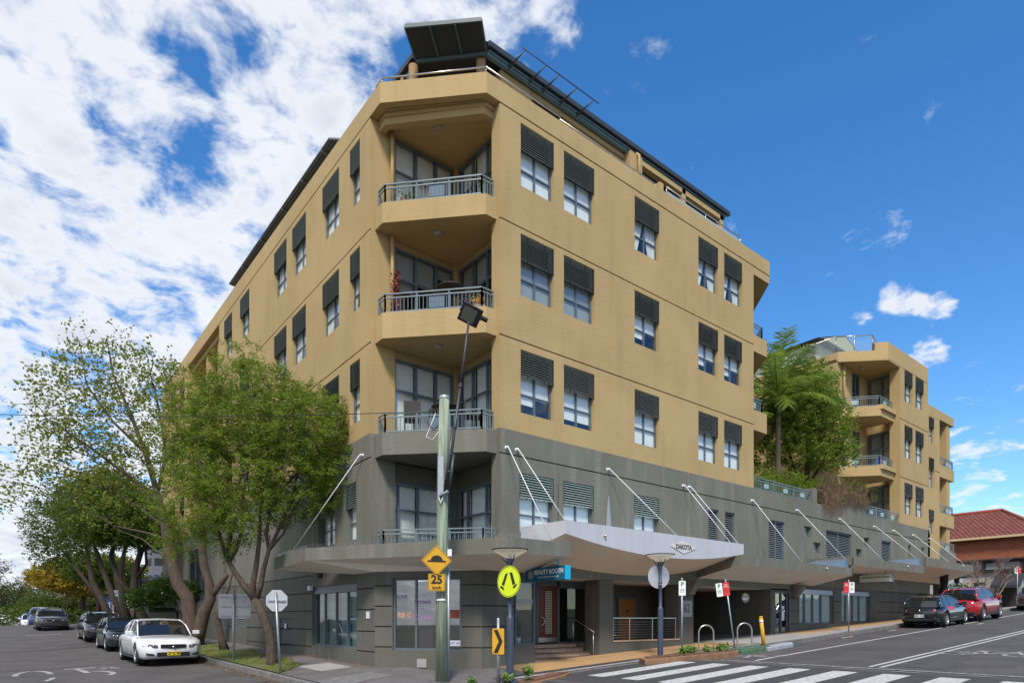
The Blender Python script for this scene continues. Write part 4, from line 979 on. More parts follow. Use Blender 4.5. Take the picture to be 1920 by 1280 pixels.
W = MB(); W.box(10.25, 21.75, 13.66, 13.78, 17.0, 17.14); W.build('gutter', ROOFM, rf)
W = MB(); W.box(10.3, 21.6, 13.80, 13.92, 16.87, 17.0); W.box(21.48, 21.6, 13.92, 16, 16.76, 17.0); W.box(10.3, 21.6, 13.74, 13.80, 16.93, 16.96); W.box(8.95, 9.07, 15.4, 30, 16.76, 17.0); W.build('fascia', BLUEF, rf)
W = MB(); W.box(8.82, 8.95, 15.3, 41, 17.0, 17.14); W.build('gutter', ROOFM, rf)
# the tilted corner awning
A_, B_, Cc, D_ = Vector((8.31, 14.79, 17.13)), Vector((9.75, 13.35, 17.13)), Vector((8.87, 15.18, 16.88)), Vector((10.25, 13.8, 16.91))
A_ += Vector((0, 0, .02))
W = MB(); up = Vector((0, 0, .05)); W.add([A_, B_, D_, Cc, A_ + up, B_ + up, D_ + up, Cc + up], [(0, 1, 2, 3), (4, 7, 6, 5), (0, 4, 5, 1), (1, 5, 6, 2), (2, 6, 7, 3), (3, 7, 4, 0)])
aw = W.build('corner_awning', mat('corrugated_soffit', (.05, .052, .05), .7), APT)
W = MB(); dn = Vector((0, 0, -.02))
W.bar(A_ + up * .5, B_ + up * .5, .05, .10, 0); W.bar(B_ + up * .5, D_ + up * .5, .04, .09); W.bar(A_ + up * .5, Cc + up * .5, .04, .09)
for s in (.33, .66):
    W.bar(A_.lerp(B_, s) + dn * 1.5, Cc.lerp(D_, s) + dn * 1.5, .05, .06)
W.bar(Cc + dn * 3, D_ + dn * 3, .06, .08); W.build('awning_frame', mat('awning_frame_green', (.065, .10, .11), .5), aw)
W = MB()
for i in range(1, 40): s = i / 40; W.bar(A_.lerp(Cc, s) - Vector((0, 0, .006)), B_.lerp(D_, s) - Vector((0, 0, .006)), .008, .012)
W.build('corrugation', mat('soffit_rib', (.075, .08, .078), .6), aw)
# long awning above the left parapet
W = MB(); W.add([(8.25, 19.6, 17.02), (8.25, 31, 17.02), (9.3, 31, 16.9), (9.3, 18.7, 16.9), (8.25, 19.6, 17.07), (8.25, 31, 17.07), (9.3, 31, 16.95), (9.3, 18.7, 16.95)], [(0, 1, 2, 3), (4, 7, 6, 5), (0, 4, 5, 1), (3, 2, 6, 7), (0, 3, 7, 4), (1, 5, 6, 2)])
aw = W.build('side_awning', mat('dark_sheet', (.085, .095, .10), .5, metal=.2), APT)
W = MB()
for i in range(12): W.bar((8.3 + .085 * i, 19.55 - .07 * i, 17.0 - .01 * i), (8.3 + .085 * i, 31, 17.0 - .01 * i), .02, .03)
for y in (20.2, 22, 24, 26.5, 29): W.bar((8.25, y, 16.98), (9.3, y, 16.86), .05, .05)
W.build('purlin', mat('purlin_grey', (.16, .18, .19), .5), aw)
# parapet handrails
def hrail(P, z, dz=.24, n='handrail'):
    W = MB()
    for a, b in zip(P, P[1:]):
        W.tube([(*a, z + dz), (*b, z + dz)], .02, 7)
        L = math.dist(a, b); k = max(1, round(L / 2.2))
        for i in range(k + 1):
            x = a[0] + (b[0] - a[0]) * i / k; y = a[1] + (b[1] - a[1]) * i / k; W.tube([(x, y, z), (x, y, z + dz)], .014, 6)
    W.build(n, STAIN, APT)
hrail([(XW + .08, 15.3), (XW + .08, 14.95), (9.63, YW + .06), (12.2, YW + .06)], 15.44, .17)
hrail([(12.2, YW + .06), (16.4, YW + .06)], 15.44, .10)
hrail([(16.95, YW + .06), (21.3, YW + .06)], 15.44, .24)
W = MB(); W.box(16.98, 21.3, YW + .05, YW + .06, 15.46, 15.56); W.build('balustrade_strip', mat('painted_glass_reflection', (.36, .42, .44), .4), APT)  # opaque strip; its pale colour stands in for the reflection on balustrade glass
# sun-shade outriggers on the penthouse eave
W = MB()
for x in (11.0, 11.75, 12.25, 12.95, 13.65):
    e = (x + .12, 13.22, 17.03)
    W.tube([(x, 13.8, 16.84), e], .018, 6); W.tube([(x, 13.8, 16.92), e], .012, 6)
    for s in (.2, .4, .6, .8): W.bar((x + (e[0] - x) * s, 13.8 + (e[1] - 13.8) * s, 16.84 + (e[2] - 16.84) * s), (x + (e[0] - x) * s, 13.8 + (e[1] - 13.8) * s, 16.92 + (e[2] - 16.92) * s), .010)
W.tube([(11.0, 13.2, 17.04), (14.0, 13.2, 17.04)], .014, 6)
W.build('sunshade_frame', ROOFM, APT)
W = MB(); W.tube([(16.35, 13.62, 15.8), (16.35, 13.62, 16.8), (16.35, 13.8, 17.0)], .05, 8); W.build('downpipe', TANS, APT)

# ---- podium parapet, fence and planter between the two blocks
railing(APT, [(22.16, 13.02), (26.9, 13.02)], 6.54, 7.0, post=1.5, bar=.12, panels=(.22, .53, .82))
W = MB(); W.box(26.75, 27.15, 12.93, 13.6, 6.53, 7.15); W.ext([(0, 0), (3.2, 0), (3.2, .56), (2.2, .6), (1.1, .72), (0, .6)], (28.6, 12.94, 6.53), (1, 0, 0), (0, 0, 1), (0, .3, 0)); W.build('planter_wall', GREY, APT)
railing(APT, [(31.9, 12.99), (36.15, 12.99)], 6.54, 7.02, post=1.4, bar=.12, panels=(.2, .5, .8))

# ------------------------------------------------------------------ second block of flats, further up the street
B2 = thing('apartment_building', (37, 15, 6.5), 'smaller tan block of flats with angled balconies, beyond the palm tree', 'apartment building')
C2 = [(36.67, 37.78), (38.17, 39.36)]; R2 = [(12.94, 14.6), (10.02, 11.72), (7.1, 8.72)]
hb = [(a, b, c, d, .24) for a, b in C2 for c, d in R2] + [(36.1, 40.0, z - .02, z + .02, .03, 1) for z in GZ[1:]]
W = MB(fR); facade(W, 36.1, 40.0, 6.53, 14.6, hb)
hb = [(40.12, 40.94, c, d, .24) for c, d in ((11.42, 12.86), (8.9, 10.6), (6.36, 7.7))] + [(40.0, 41.8, z - .02, z + .02, .03, 1) for z in (9.95,)]
facade(W, 40.0, 41.8, 5.0, 12.99, hb); W.quad((40.0, 0, 13.5), (40.0, -3, 13.5), (40.0, -3, 15.3), (40.0, 0, 15.3)); W.quad((41.8, 0, 5), (41.8, -1, 5), (41.8, -1, 13.5), (41.8, 0, 13.5))
W.quad((36.1, 0, 6.53), (36.1, -.5, 6.53), (36.1, -.5, 15.3), (36.1, 0, 15.3)); W.quad((36.1, -.5, 6.53), (36.6, -.5, 6.53), (36.6, -.5, 15.3), (36.1, -.5, 15.3))
W.build('wall', [TAN, GROOVE], B2)
for i, (c, d) in enumerate(R2):
    for a, b in C2: window(fR, B2, a, b, c, d, style='curtain' if i != 1 else 'blind')
for c, d in ((11.42, 12.86), (8.9, 10.6), (6.36, 7.7)): window(fR, B2, 40.12, 40.94, c, d, lou=.55, style='curtain')
W = MB(); W.quad((32.9, 14.62, 6.2), (32.9, 26, 6.2), (32.9, 26, 14.61), (32.9, 14.62, 14.61)); W.box(32.95, 41.7, 25.9, 26, 6, 14.6); W.quad((41.8, 13.9, 5), (41.8, 26, 5), (41.8, 26, 13.5), (41.8, 13.9, 13.5)); W.quad((40, 15.9, 13.5), (40, 26, 13.5), (40, 26, 15.2), (40, 15.9, 15.2))
W.build('side_wall', TAN, B2)
W = MB(); W.box(32.92, 34.6, 14.66, 14.76, 6.5, 14.6); W.box(35.5, 36.6, 14.66, 14.76, 6.5, 14.6)
for z0_, z1_ in ((6.5, 6.56), (8.7, 9.35), (11.5, 12.35), (14.45, 14.6)): W.box(34.6, 35.5, 14.66, 14.76, z0_, z1_); W.box(36.5, 36.6, 13.35, 14.66, z0_, z1_)
W.build('recess_wall', TANS, B2)
PB = [(32.9, 14.9), (32.9, 14.62), (34.6, YW), (36.12, YW)]
W = MB(); W.prism([(32.9, 16), (32.9, 14.62), (34.6, 12.93), (36.9, 12.93), (36.9, 16)], 14.55, 14.62); W.build('ceiling', TANS, B2)
W = MB(); ring(W, [(32.9, 26), (32.9, 14.62), (34.15, 13.37)], .25, 14.62, 15.05); ring(W, [(34.15, 13.37), (34.6, YW), (40.0, YW)], .25, 14.62, 15.45); ring(W, [(40.0, YW), (44.2, YW), (44.2, 14.5)], .25, 13.0, 13.5); W.build('parapet', TANS, B2)
W = MB(); W.prism([(32.9, 26), (32.9, 14.7), (34.6, 13.0), (39.9, 13.0), (39.9, 26)], 14.63, 14.7); W.prism([(40, 26), (40, 13.0), (44.1, 13.0), (44.1, 16), (42, 26)], 12.98, 13.04); W.build('roof_deck', MATS['roof_deck'], B2)
for i, z in enumerate((11.80, 8.80)):
    W = MB(); W.prism([(33.0, 15.9), (33.0, 14.75), (34.4, 13.2), (36.08, 13.2), (36.08, 15.9)], z, z + .5); W.prism([(34.3, 13.35), (34.42, 13.08), (36.06, 13.08), (36.06, 13.5)], z + .33, z + .55); b_ = W.build('balcony', TANS, B2)
    railing(b_, [(33.1, 14.85), (34.45, 13.28), (36.0, 13.28)], z + .5, z + 1.02, post=.9, bar=.11, panels=(.45,))
    W = MB(); W.tube([(33.45, 14.55, z + .5), (33.45, 14.55, z + 2.8)], .05, 8); W.build('downpipe', TANS, b_)
for z in (12.35, 9.35, 6.55):
    glazing(B2, (36.5, 14.6), (36.5, 13.36), z, z + 2.1, (.5,), (.6,), blind=mat('beige_blind', (.35, .32, .24), .8) if z != 9.35 else BLINDG, bz=.3 if z < 12 else .0, inset=.2)
    glazing(B2, (34.6, 14.68), (35.5, 14.68), z, z + 2.1, (.5,), (.5,), blind=None, inset=.2)
for z in (14.53, 11.79, 8.79):
    W = MB(); W.lathe((34.6, 14.2, z - .06), [(0, 0), (.12, .01), (.14, .06)], 14); W.build('ceiling_lamp', lamp_m, B2)
# far end balconies with a corner column
for z0, z1 in ((9.75, 10.42), (6.95, 7.7)):
    W = MB(); W.prism([(41.8, 12.93), (44.25, 12.93), (44.25, 15), (41.8, 15)], z0, z1); b_ = W.build('balcony', TANS, B2)
    railing(b_, [(41.9, 13.0), (44.15, 13.0), (44.15, 14.8)], z1, z1 + .5, post=1.1, bar=.15, panels=(.6,))
W = MB(); W.prism([(40.3, 12.93), (44.6, 12.93), (44.6, 15), (40.3, 15)], 4.6, 5.55); bs = W.build('base_wall', GREY, B2); railing(bs, [(41.9, 13.0), (44.4, 13.0)], 5.55, 6.05, post=1.1, bar=.15, panels=(.5,))
W = MB(); W.box(43.2, 43.75, 13.0, 13.55, 5.55, 13.0); W.build('column', TANS, B2)
W = MB(); W.box(41.85, 43.9, 14.5, 14.9, 12.6, 13.0); W.build('beam', TANS, B2)
# rooftop storey: glass balustrade and gabled pavilion
W = MB(); ring(W, [(33.0, 20), (33.0, 14.75), (34.2, 13.5), (34.3, 13.5)], .02, 15.07, 15.85); W.build('balustrade_glass', ANTIG, B2)
W = MB()
for a, b in (((33.0, 20), (33.0, 14.75)), ((33.0, 14.75), (34.2, 13.5)), ((34.2, 13.5), (38, 14.3))):
    W.tube([(*a, 15.88), (*b, 15.88)], .025, 6); 
    for s in (0, .5, 1): W.tube([(a[0] + (b[0] - a[0]) * s, a[1] + (b[1] - a[1]) * s, 15.0), (a[0] + (b[0] - a[0]) * s, a[1] + (b[1] - a[1]) * s, 15.88)], .02, 6)
W.build('balustrade_rail', STAIN, B2)
W = MB(); W.box(34.6, 39.5, 16.6, 24, 14.7, 16.7); W.build('pavilion_wall', mat('cream_render', (.50, .44, .28), .85), B2)
W = MB(); W.ext([(0, 0), (6.4, 0), (3.2, 1.0)], (34.2, 16.2, 16.7), (1, 0, 0), (0, 0, 1), (0, 8.4, 0)); rf = W.build('pavilion_roof', ROOFM, B2)
W = MB(); W.ext([(.5, .08), (5.9, .08), (3.2, .88)], (34.2, 16.18, 16.7), (1, 0, 0), (0, 0, 1), (0, .01, 0)); W.build('gable_panel', MATS['cream_render'], rf)
W = MB(); W.box(40.0, 41.3, 14.3, 17, 13.1, 14.6); W.build('lift_housing', PH, B2); W = MB(); W.box(39.9, 41.5, 14.1, 17.2, 14.6, 14.72); W.build('housing_roof', ROOFM, B2)
W = MB(); W.box(41.0, 43.6, 13.0, 13.4, 4.6, 4.9); o = W.build('roof_plant_box', WHITEP, B2)

# ------------------------------------------------------------------ signs, poles and street furniture
YEL = mat('sign_yellow', (0.74, 0.40, 0.025), 0.5, var=.14, vscale=5); BLK = mat('sign_black', (0.02, 0.018, 0.015), 0.6); FLUO = mat('fluorescent_yellow', (0.72, 0.90, 0.02), 0.4)
WSG = mat('sign_white', (0.80, 0.82, 0.80), 0.5); GRN = mat('sign_green', (0.03, 0.25, 0.14), 0.5); RED = mat('sign_red', (0.60, 0.03, 0.025), 0.5)
ALU = mat('sign_back_aluminium', (0.50, 0.51, 0.54), 0.5, metal=.25, var=.12, vscale=5); NAVY = mat('navy_post_paint', (0.048, 0.062, 0.098), 0.4)
view = Vector((c_ for c_ in (math.cos(R_(51.1)), math.sin(R_(51.1)), 0)))
vr = Vector((math.sin(R_(51.1)), -math.cos(R_(51.1)), 0))
Z3 = Vector((0, 0, 1))
def plate(parent, name, poly, o, u, m, t=.004, back=None):
    """flat sign plate facing n = u x z reversed; polygon in (u, z)"""
    W = MB(); u = Vector(u).normalized(); n = u.cross(Z3)
    W.ext(poly, Vector(o), u, Z3, -n * t); return bm_fix(W.build(name, m, parent))
def rrect(w, h, r=.02, n=4):
    P = []
    for cx, cy, a0 in ((w / 2 - r, h / 2 - r, 0), (-w / 2 + r, h / 2 - r, 90), (-w / 2 + r, -h / 2 + r, 180), (w / 2 - r, -h / 2 + r, 270)):
        for i in range(n + 1): a = R_(a0 + 90 * i / n); P.append((cx + r * math.cos(a), cy + r * math.sin(a)))
    return P
def circ(r, n=40, rx=1): return [(r * rx * math.cos(2 * math.pi * i / n), r * math.sin(2 * math.pi * i / n)) for i in range(n)]
# front side of a plate with reading direction u is u x z (towards a viewer for whom u points right)
# timber pole with a floodlight arm
PX, PY = 7.54, 11.8
zb = zpath(PX, PY)
t = thing('utility_pole', (PX, PY, zb), 'green-stained timber utility pole at the corner with a cut off top', 'utility pole')
W = MB(); W.tube([(PX, PY, zb - .1), (PX + .01, PY, 2.5), (PX + .03, PY, 5.0), (PX + .06, PY - .02, 6.45)], [.135, .13, .118, .108], 20)
mp = bpy.data.materials.new('weathered_pole'); mp.use_nodes = True; tt = mp.node_tree; b = tt.nodes['Principled BSDF']; b.inputs['Roughness'].default_value = .9
g = tt.nodes.new('ShaderNodeTexCoord'); m1 = tt.nodes.new('ShaderNodeMapping'); m1.inputs['Scale'].default_value = (14, 14, .7); tt.links.new(g.outputs['Object'], m1.inputs[0])
n1 = tt.nodes.new('ShaderNodeTexNoise'); n1.inputs['Scale'].default_value = 1.6; n1.inputs['Detail'].default_value = 8; n1.inputs['Roughness'].default_value = .7; tt.links.new(m1.outputs[0], n1.inputs['Vector'])
rp = tt.nodes.new('ShaderNodeValToRGB'); rp.color_ramp.elements[0].position = .32; rp.color_ramp.elements[0].color = (.11, .115, .07, 1); rp.color_ramp.elements[1].position = .66; rp.color_ramp.elements[1].color = (.38, .48, .39, 1)
e = rp.color_ramp.elements.new(.5); e.color = (.25, .30, .215, 1); tt.links.new(n1.outputs[0], rp.inputs[0]); tt.links.new(rp.outputs[0], b.inputs['Base Color'])
bp = tt.nodes.new('ShaderNodeBump'); bp.inputs['Strength'].default_value = .8; bp.inputs['Distance'].default_value = .02; tt.links.new(n1.outputs[0], bp.inputs['Height']); tt.links.new(bp.outputs[0], b.inputs['Normal'])
W.build('pole', mp, t)
W = MB(); W.lathe((PX + .06, PY - .02, 6.42), [(.115, 0), (.118, .04), (.10, .07), (0, .08)], 18); W.build('cap', STEEL, t)
q = vr * .15
W = MB(); W.tube([(PX + q.x, PY + q.y, zb), (PX + q.x, PY + q.y, 2.75)], .035, 8); W.build('conduit', STEEL, t)
W = MB(); W.obox((PX + q.x * 1.2, PY + q.y * 1.2, 3.05), vr * .045, view * .05, (0, 0, .075)); W.build('junction_box', WSG, t)
W = MB(); c0 = Vector((PX, PY, 2.02)) - view * .135; W.obox(c0, vr * .09, view * .004, (0, 0, .018)); W.build('tag', WSG, t)
# insulators and cable drop at the head
W = MB(); h0 = Vector((PX + .05, PY, 6.15)) - vr * .1
W.bar(h0, h0 - vr * .22, .04); 
for i in range(3): W.lathe(h0 - vr * (.05 + .07 * i) - Z3 * .02, [(0, 0), (.028, .0), (.02, .05), (.03, .06), (.0, .09)], 8)
W.tube([h0 - vr * .2, h0 - vr * .25 - Z3 * .25, h0 - vr * .12 - Z3 * .42, h0 + vr * .02 - Z3 * .25], .012, 6); W.build('insulators', BLK, t)
W = MB(); W.tube([h0 - vr * .06, h0 - vr * .18 - Z3 * .3, h0 - vr * .28 - Z3 * .55, h0 - vr * .14 - Z3 * .62, h0 + vr * .02 - Z3 * .4], .008, 6); W.build('loose_cable', WSG, t)
# bracket for the arm
fa = Vector((PX, PY, 4.35)) - view * .14
W = MB(); W.obox(fa + Z3 * .35, vr * .06, view * .012, (0, 0, .42)); W.bar(fa - Z3 * .05, fa + vr * .17 - view * .1, .06, .05); W.tube([fa - Z3 * .08 - vr * .05, fa - Z3 * .28, fa - Z3 * .08 + vr * .05], .018, 6); W.build('arm_bracket', STEEL, t)
fl = thing('floodlight', tuple(fa + vr * .12), 'black street floodlight on a long slanting telescopic arm bolted to the timber pole', 'floodlight')
b0 = fa + vr * .13 - view * .06; 
ARM = mat('arm_grey', (.06, .062, .068), .45, metal=.4)
top = Vector((PX, PY, 0)) + vr * .62 - view * .35 + Z3 * 7.95
def on(s): return b0.lerp(top, s)
W = MB(); W.tube([b0 - vr * .04, on(.38) - vr * .04], .036, 8); W.tube([b0 + vr * .05, on(.22) + vr * .05], .034, 8); W.tube([on(.0), on(.64)], .03, 8); W.tube([on(.60), on(1)], .024, 8)
for s in (.12, .22, .38, .62): W.lathe(on(s), [(.05, -.02), (.05, .02)], 10, axis=(top - b0)); 
W.build('arm', ARM, fl)
hd = top + Z3 * .10 + vr * .0
# head: square housing tilted down and left
ux = (vr * .80 + view * .52 + Z3 * .30).normalized(); uz = (Vector((0, 0, 1)) * .75 - view * .25 - vr * .35); uz = (uz - ux * uz.dot(ux)).normalized(); uy = uz.cross(ux)
ux, uy = (vr * .72 + view * .62 + Z3 * .30).normalized(), None
nf = (-view * .62 - Z3 * .78 - vr * .12).normalized(); ux = (ux - nf * ux.dot(nf)).normalized(); uy = nf.cross(ux)
hc = hd + vr * .03 + Z3 * .03; ux = ux * .78; uy = uy * .78; nf = nf * .78
W = MB(); W.obox(hc - nf * .02, ux * .29, uy * .27, nf * .03); W.obox(hc - nf * .09, ux * .22, uy * .20, nf * .06); W.obox(hc - nf * .16, ux * .15, uy * .10, nf * .03); hb_ = W.build('housing', mat('flood_black', (.03, .028, .03), .4), fl); bevel(hb_, .012)
W = MB(); W.obox(hc + nf * .012 - ux * .04, ux * .19, uy * .20, nf * .004); W.build('lens', mat('flood_lens', (.22, .22, .19), .12), fl)
W = MB(); W.bar(hc - nf * .03 + ux * .30, hc - nf * .28 + ux * .26, .03); W.bar(hc - nf * .03 - ux * .30, hc - nf * .28 - ux * .26, .03); W.tube([hc - nf * .28 + ux * .27, hc - nf * .33, hc - nf * .28 - ux * .27], .02, 6); W.tube([hc - nf * .3, hd + Z3 * .28, hd + Z3 * .52 + vr * .02], .012, 6); W.tube([hd + Z3 * .45, hd + Z3 * .28 - vr * .26, hd + Z3 * .2], .012, 6); W.build('yoke', ARM, fl)
W = MB(); W.lathe(hc + ux * .30 - nf * .16 , [(.05, 0), (.05, .12), (.045, .15)], 12, axis=ux); W.build('ballast', BLK, fl); W = MB(); W.lathe(hc + ux * .45 - nf * .16, [(.045, 0), (.04, .03), (0, .035)], 12, axis=ux); W.build('ballast_cap', mat('blue_cap', (.04, .07, .35), .4), fl)
# overhead wire to the left
W = MB(); A = h0 - vr * .2; Bp = Vector((-7.0, 27.5, 7.6)); P = []
for i in range(25): s = i / 24; p = A.lerp(Bp, s); p.z -= .30 * 4 * s * (1 - s); P.append(p)
W.tube(P, .009, 5); o = W.build('overhead_wire', BLK); tag(o, 'thin black overhead wire running left from the head of the timber pole', 'wire')
# speed hump sign
fs = thing('speed_hump_sign', (PX, PY, 1.9), 'yellow diamond road hump sign with a 25 km/h plate on the timber pole', 'road sign')
d0 = Vector((PX, PY, 2.86)) - view * .27 - vr * .075; su = (vr * .93 - view * .0 + view * .35).normalized()
r = .335
plate(fs, 'diamond_plate', [(-r, 0), (0, -r), (r, 0), (0, r)], d0, su, YEL)
def inset_line(parent, poly, o, u, w, m, off=.001, name='border'):
    W = MB(); u = Vector(u).normalized(); n = u.cross(Z3); o = Vector(o) + n * off; k = len(poly); c = (sum(p[0] for p in poly) / k, sum(p[1] for p in poly) / k)
    inn = [(c[0] + (a - c[0]) * (1 - w), c[1] + (b - c[1]) * (1 - w)) for a, b in poly]
    for i in range(k):
        j = (i + 1) % k; W.add([o + u * a + Z3 * b for a, b in (poly[i], poly[j], inn[j], inn[i])], [(0, 1, 2, 3)])
    return W.build(name, m, parent)
inset_line(fs, [(-r * .94, 0), (0, -r * .94), (r * .94, 0), (0, r * .94)], d0, su, .04, BLK)
hump = [(-.2, -.035), (.2, -.035), (.2, .0), (.13, .0)] + [(.13 * math.cos(R_(a)), .0 + .11 * math.sin(R_(a))) for a in range(10, 180, 10)] + [(-.13, .0), (-.2, .0)]
nfv = su.cross(Z3)
plate(fs, 'hump_symbol', hump, d0 + nfv * .006, su, BLK, .002)
e0 = d0 - Z3 * .47
plate(fs, 'speed_plate', rrect(.37, .37), e0, su, YEL); inset_line(fs, rrect(.35, .35), e0, su, .04, BLK)
lettering("25", .25, e0 + nfv * .006 + Z3 * .055, su, Z3, BLK, 'lettering', fs, .002, offset=.008); lettering("km/h", .095, e0 + nfv * .006 - Z3 * .115, su, Z3, BLK, 'lettering', fs, .002, offset=.002)

# street lamps
BOWL = bpy.data.materials.new('smoky_bowl'); BOWL.use_nodes = True; bt = BOWL.node_tree; bb = bt.nodes['Principled BSDF']; bb.inputs['Base Color'].default_value = (.55, .48, .34, 1); bb.inputs['Roughness'].default_value = .2
b2_ = bt.nodes.new('ShaderNodeBsdfTransparent'); b3_ = bt.nodes.new('ShaderNodeMixShader'); b3_.inputs[0].default_value = .45; b4_ = bt.nodes.new('ShaderNodeBsdfTranslucent'); b4_.inputs[0].default_value = (.8, .7, .5, 1); b5_ = bt.nodes.new('ShaderNodeMixShader'); b5_.inputs[0].default_value = .5
bt.links.new(bb.outputs[0], b5_.inputs[1]); bt.links.new(b4_.outputs[0], b5_.inputs[2]); bt.links.new(b5_.outputs[0], b3_.inputs[1]); bt.links.new(b2_.outputs[0], b3_.inputs[2]); bt.links.new(b3_.outputs[0], bt.nodes['Material Output'].inputs[0])
def street_lamp(x, y, label, ztop):
    zb = zpath(x, y) + .02; H = ztop - zb
    t = thing('street_lamp', (x, y, zb), label, 'street lamp', 'navy post top street lamps')
    W = MB(); W.lathe((x, y, zb), [(.078, -.2), (.078, H * .47), (.07, H * .49), (.046, H * .50), (.046, H * .72), (.052, H * .722), (.052, H * .735), (.040, H * .74), (.040, H - .40)], 18); W.build('post', NAVY, t)
    W = MB(); W.lathe((x, y, zb), [(.05, H - .42), (.05, H - .34), (.085, H - .22), (.085, H - .20), (.02, H - .19)], 16)
    for k in range(3):
        a = R_(20 + 120 * k); dx, dy = math.cos(a), math.sin(a)
        W.tube([(x + .04 * dx, y + .04 * dy, zb + H - .33), (x + .17 * dx, y + .17 * dy, zb + H - .2), (x + .20 * dx, y + .20 * dy, zb + H - .12)], .014, 6)
    W.lathe((x, y, zb + H - .2), [(.03, 0), (.03, .09), (.02, .1)], 8); W.build('neck', NAVY, t)
    W = MB(); W.lathe((x, y, zb), [(.055, H - .21), (.19, H - .14), (.385, H - .015)], 30); W.build('glass_bowl', BOWL, t)
    W = MB(); W.lathe((x, y, zb), [(.375, H - .02), (.40, H - .008), (.395, H + .004)], 30); W.build('hood', BLK, t)
    W = MB(); W.lathe((x, y, zb), [(.18, -.02), (.18, .02), (.1, .03)], 8); W.build('base_plate', NAVY, t)
    return t
L1 = (8.74, 10.9); L2 = (14.2, 11.08)
street_lamp(*L1, 'navy street lamp with a shallow glass bowl, nearer the timber pole', 3.13)
street_lamp(*L2, 'navy street lamp with a shallow glass bowl, standing in the planted kerb island', 3.38)
# round crossing sign on the first lamp: faces the right street's traffic, seen at an angle
cu = (vr * .60 + view * .80).normalized(); cu = (vr * .72 - view * .69).normalized()
cz = 2.42; o_ = Vector((L1[0], L1[1], cz)) - view * .13 - vr * .03
t = thing('pedestrian_crossing_sign', tuple(o_), 'round fluorescent yellow sign with a pair of walking legs on the nearer lamp', 'road sign')
CR = .345
plate(t, 'disc', circ(CR), o_, cu, FLUO); inset_line(t, circ(CR * .96), o_, cu, .035, BLK)
n_ = cu.cross(Z3)
if n_.dot(-view) < 0: print('crossing sign flipped')
legs = [[(-.02, .19), (-.095, .165), (-.205, -.06), (-.135, -.09)], [(.03, .2), (.11, .19), (.20, -.05), (.125, -.085)]]
for lg in legs: plate(t, 'leg_symbol', lg, o_ + n_ * .007, cu, BLK, .002)
for lg in ([(-.25, -.08), (-.16, -.115), (-.13, -.175), (-.16, -.18), (-.19, -.15), (-.25, -.13)], [(.13, -.12), (.20, -.075), (.245, -.05), (.25, -.08), (.19, -.14), (.14, -.15)]): plate(t, 'foot_symbol', lg, o_ + n_ * .007, cu, BLK, .002)
# back of the other round sign
o_ = Vector((L2[0], L2[1], 2.78)) + Vector((.06, .0, 0)) ; cu2 = (vr * .95 + view * .3).normalized()
t = thing('round_sign_back', tuple(o_), 'bare grey back of a round sign clamped to the lamp in the kerb island', 'road sign')
o2 = Vector((L2[0], L2[1], 2.78)) + view * .07 + vr * -.03; W = MB(); W.lathe(o2, [(0, 0), (.335, 0), (.335, .004), (0, .004)], 40, axis=cu2.cross(Z3), smooth=False); W.build('disc', ALU, t)
W = MB()
for dz in (-.22, .24): W.lathe((L2[0], L2[1], 2.78 + dz - .012), [(.05, 0), (.05, .024)], 12)
W.build('clamps', STEEL, t)
# chevron board
x, y = 8.45, 10.95; zb = zpath(x, y)
o_ = Vector((x, y, 1.12)); cp = Vector((x, y, 0))
t = thing('chevron_sign', (x, y, zb), 'small yellow board with a black chevron on a short galvanised post', 'road sign')
W = MB(); W.tube([(x, y, zb - .1), (x, y, 1.60)], .032, 12); W.lathe((x, y, 1.60), [(.034, -.01), (.03, .02), (0, .03)], 12); W.build('post', STEEL, t)
ch = (vr * .8 + view * .6).normalized(); ch = (vr * .85 - view * .5).normalized(); nn = ch.cross(Z3); oo = o_ - view * .05
plate(t, 'board', rrect(.30, .56, .03), oo, ch, YEL); 
plate(t, 'chevron', [(-.11, .25), (-.015, .25), (.115, 0), (-.01, -.25), (-.115, -.25), (.02, 0)], oo + nn * .007, ch, BLK, .002)

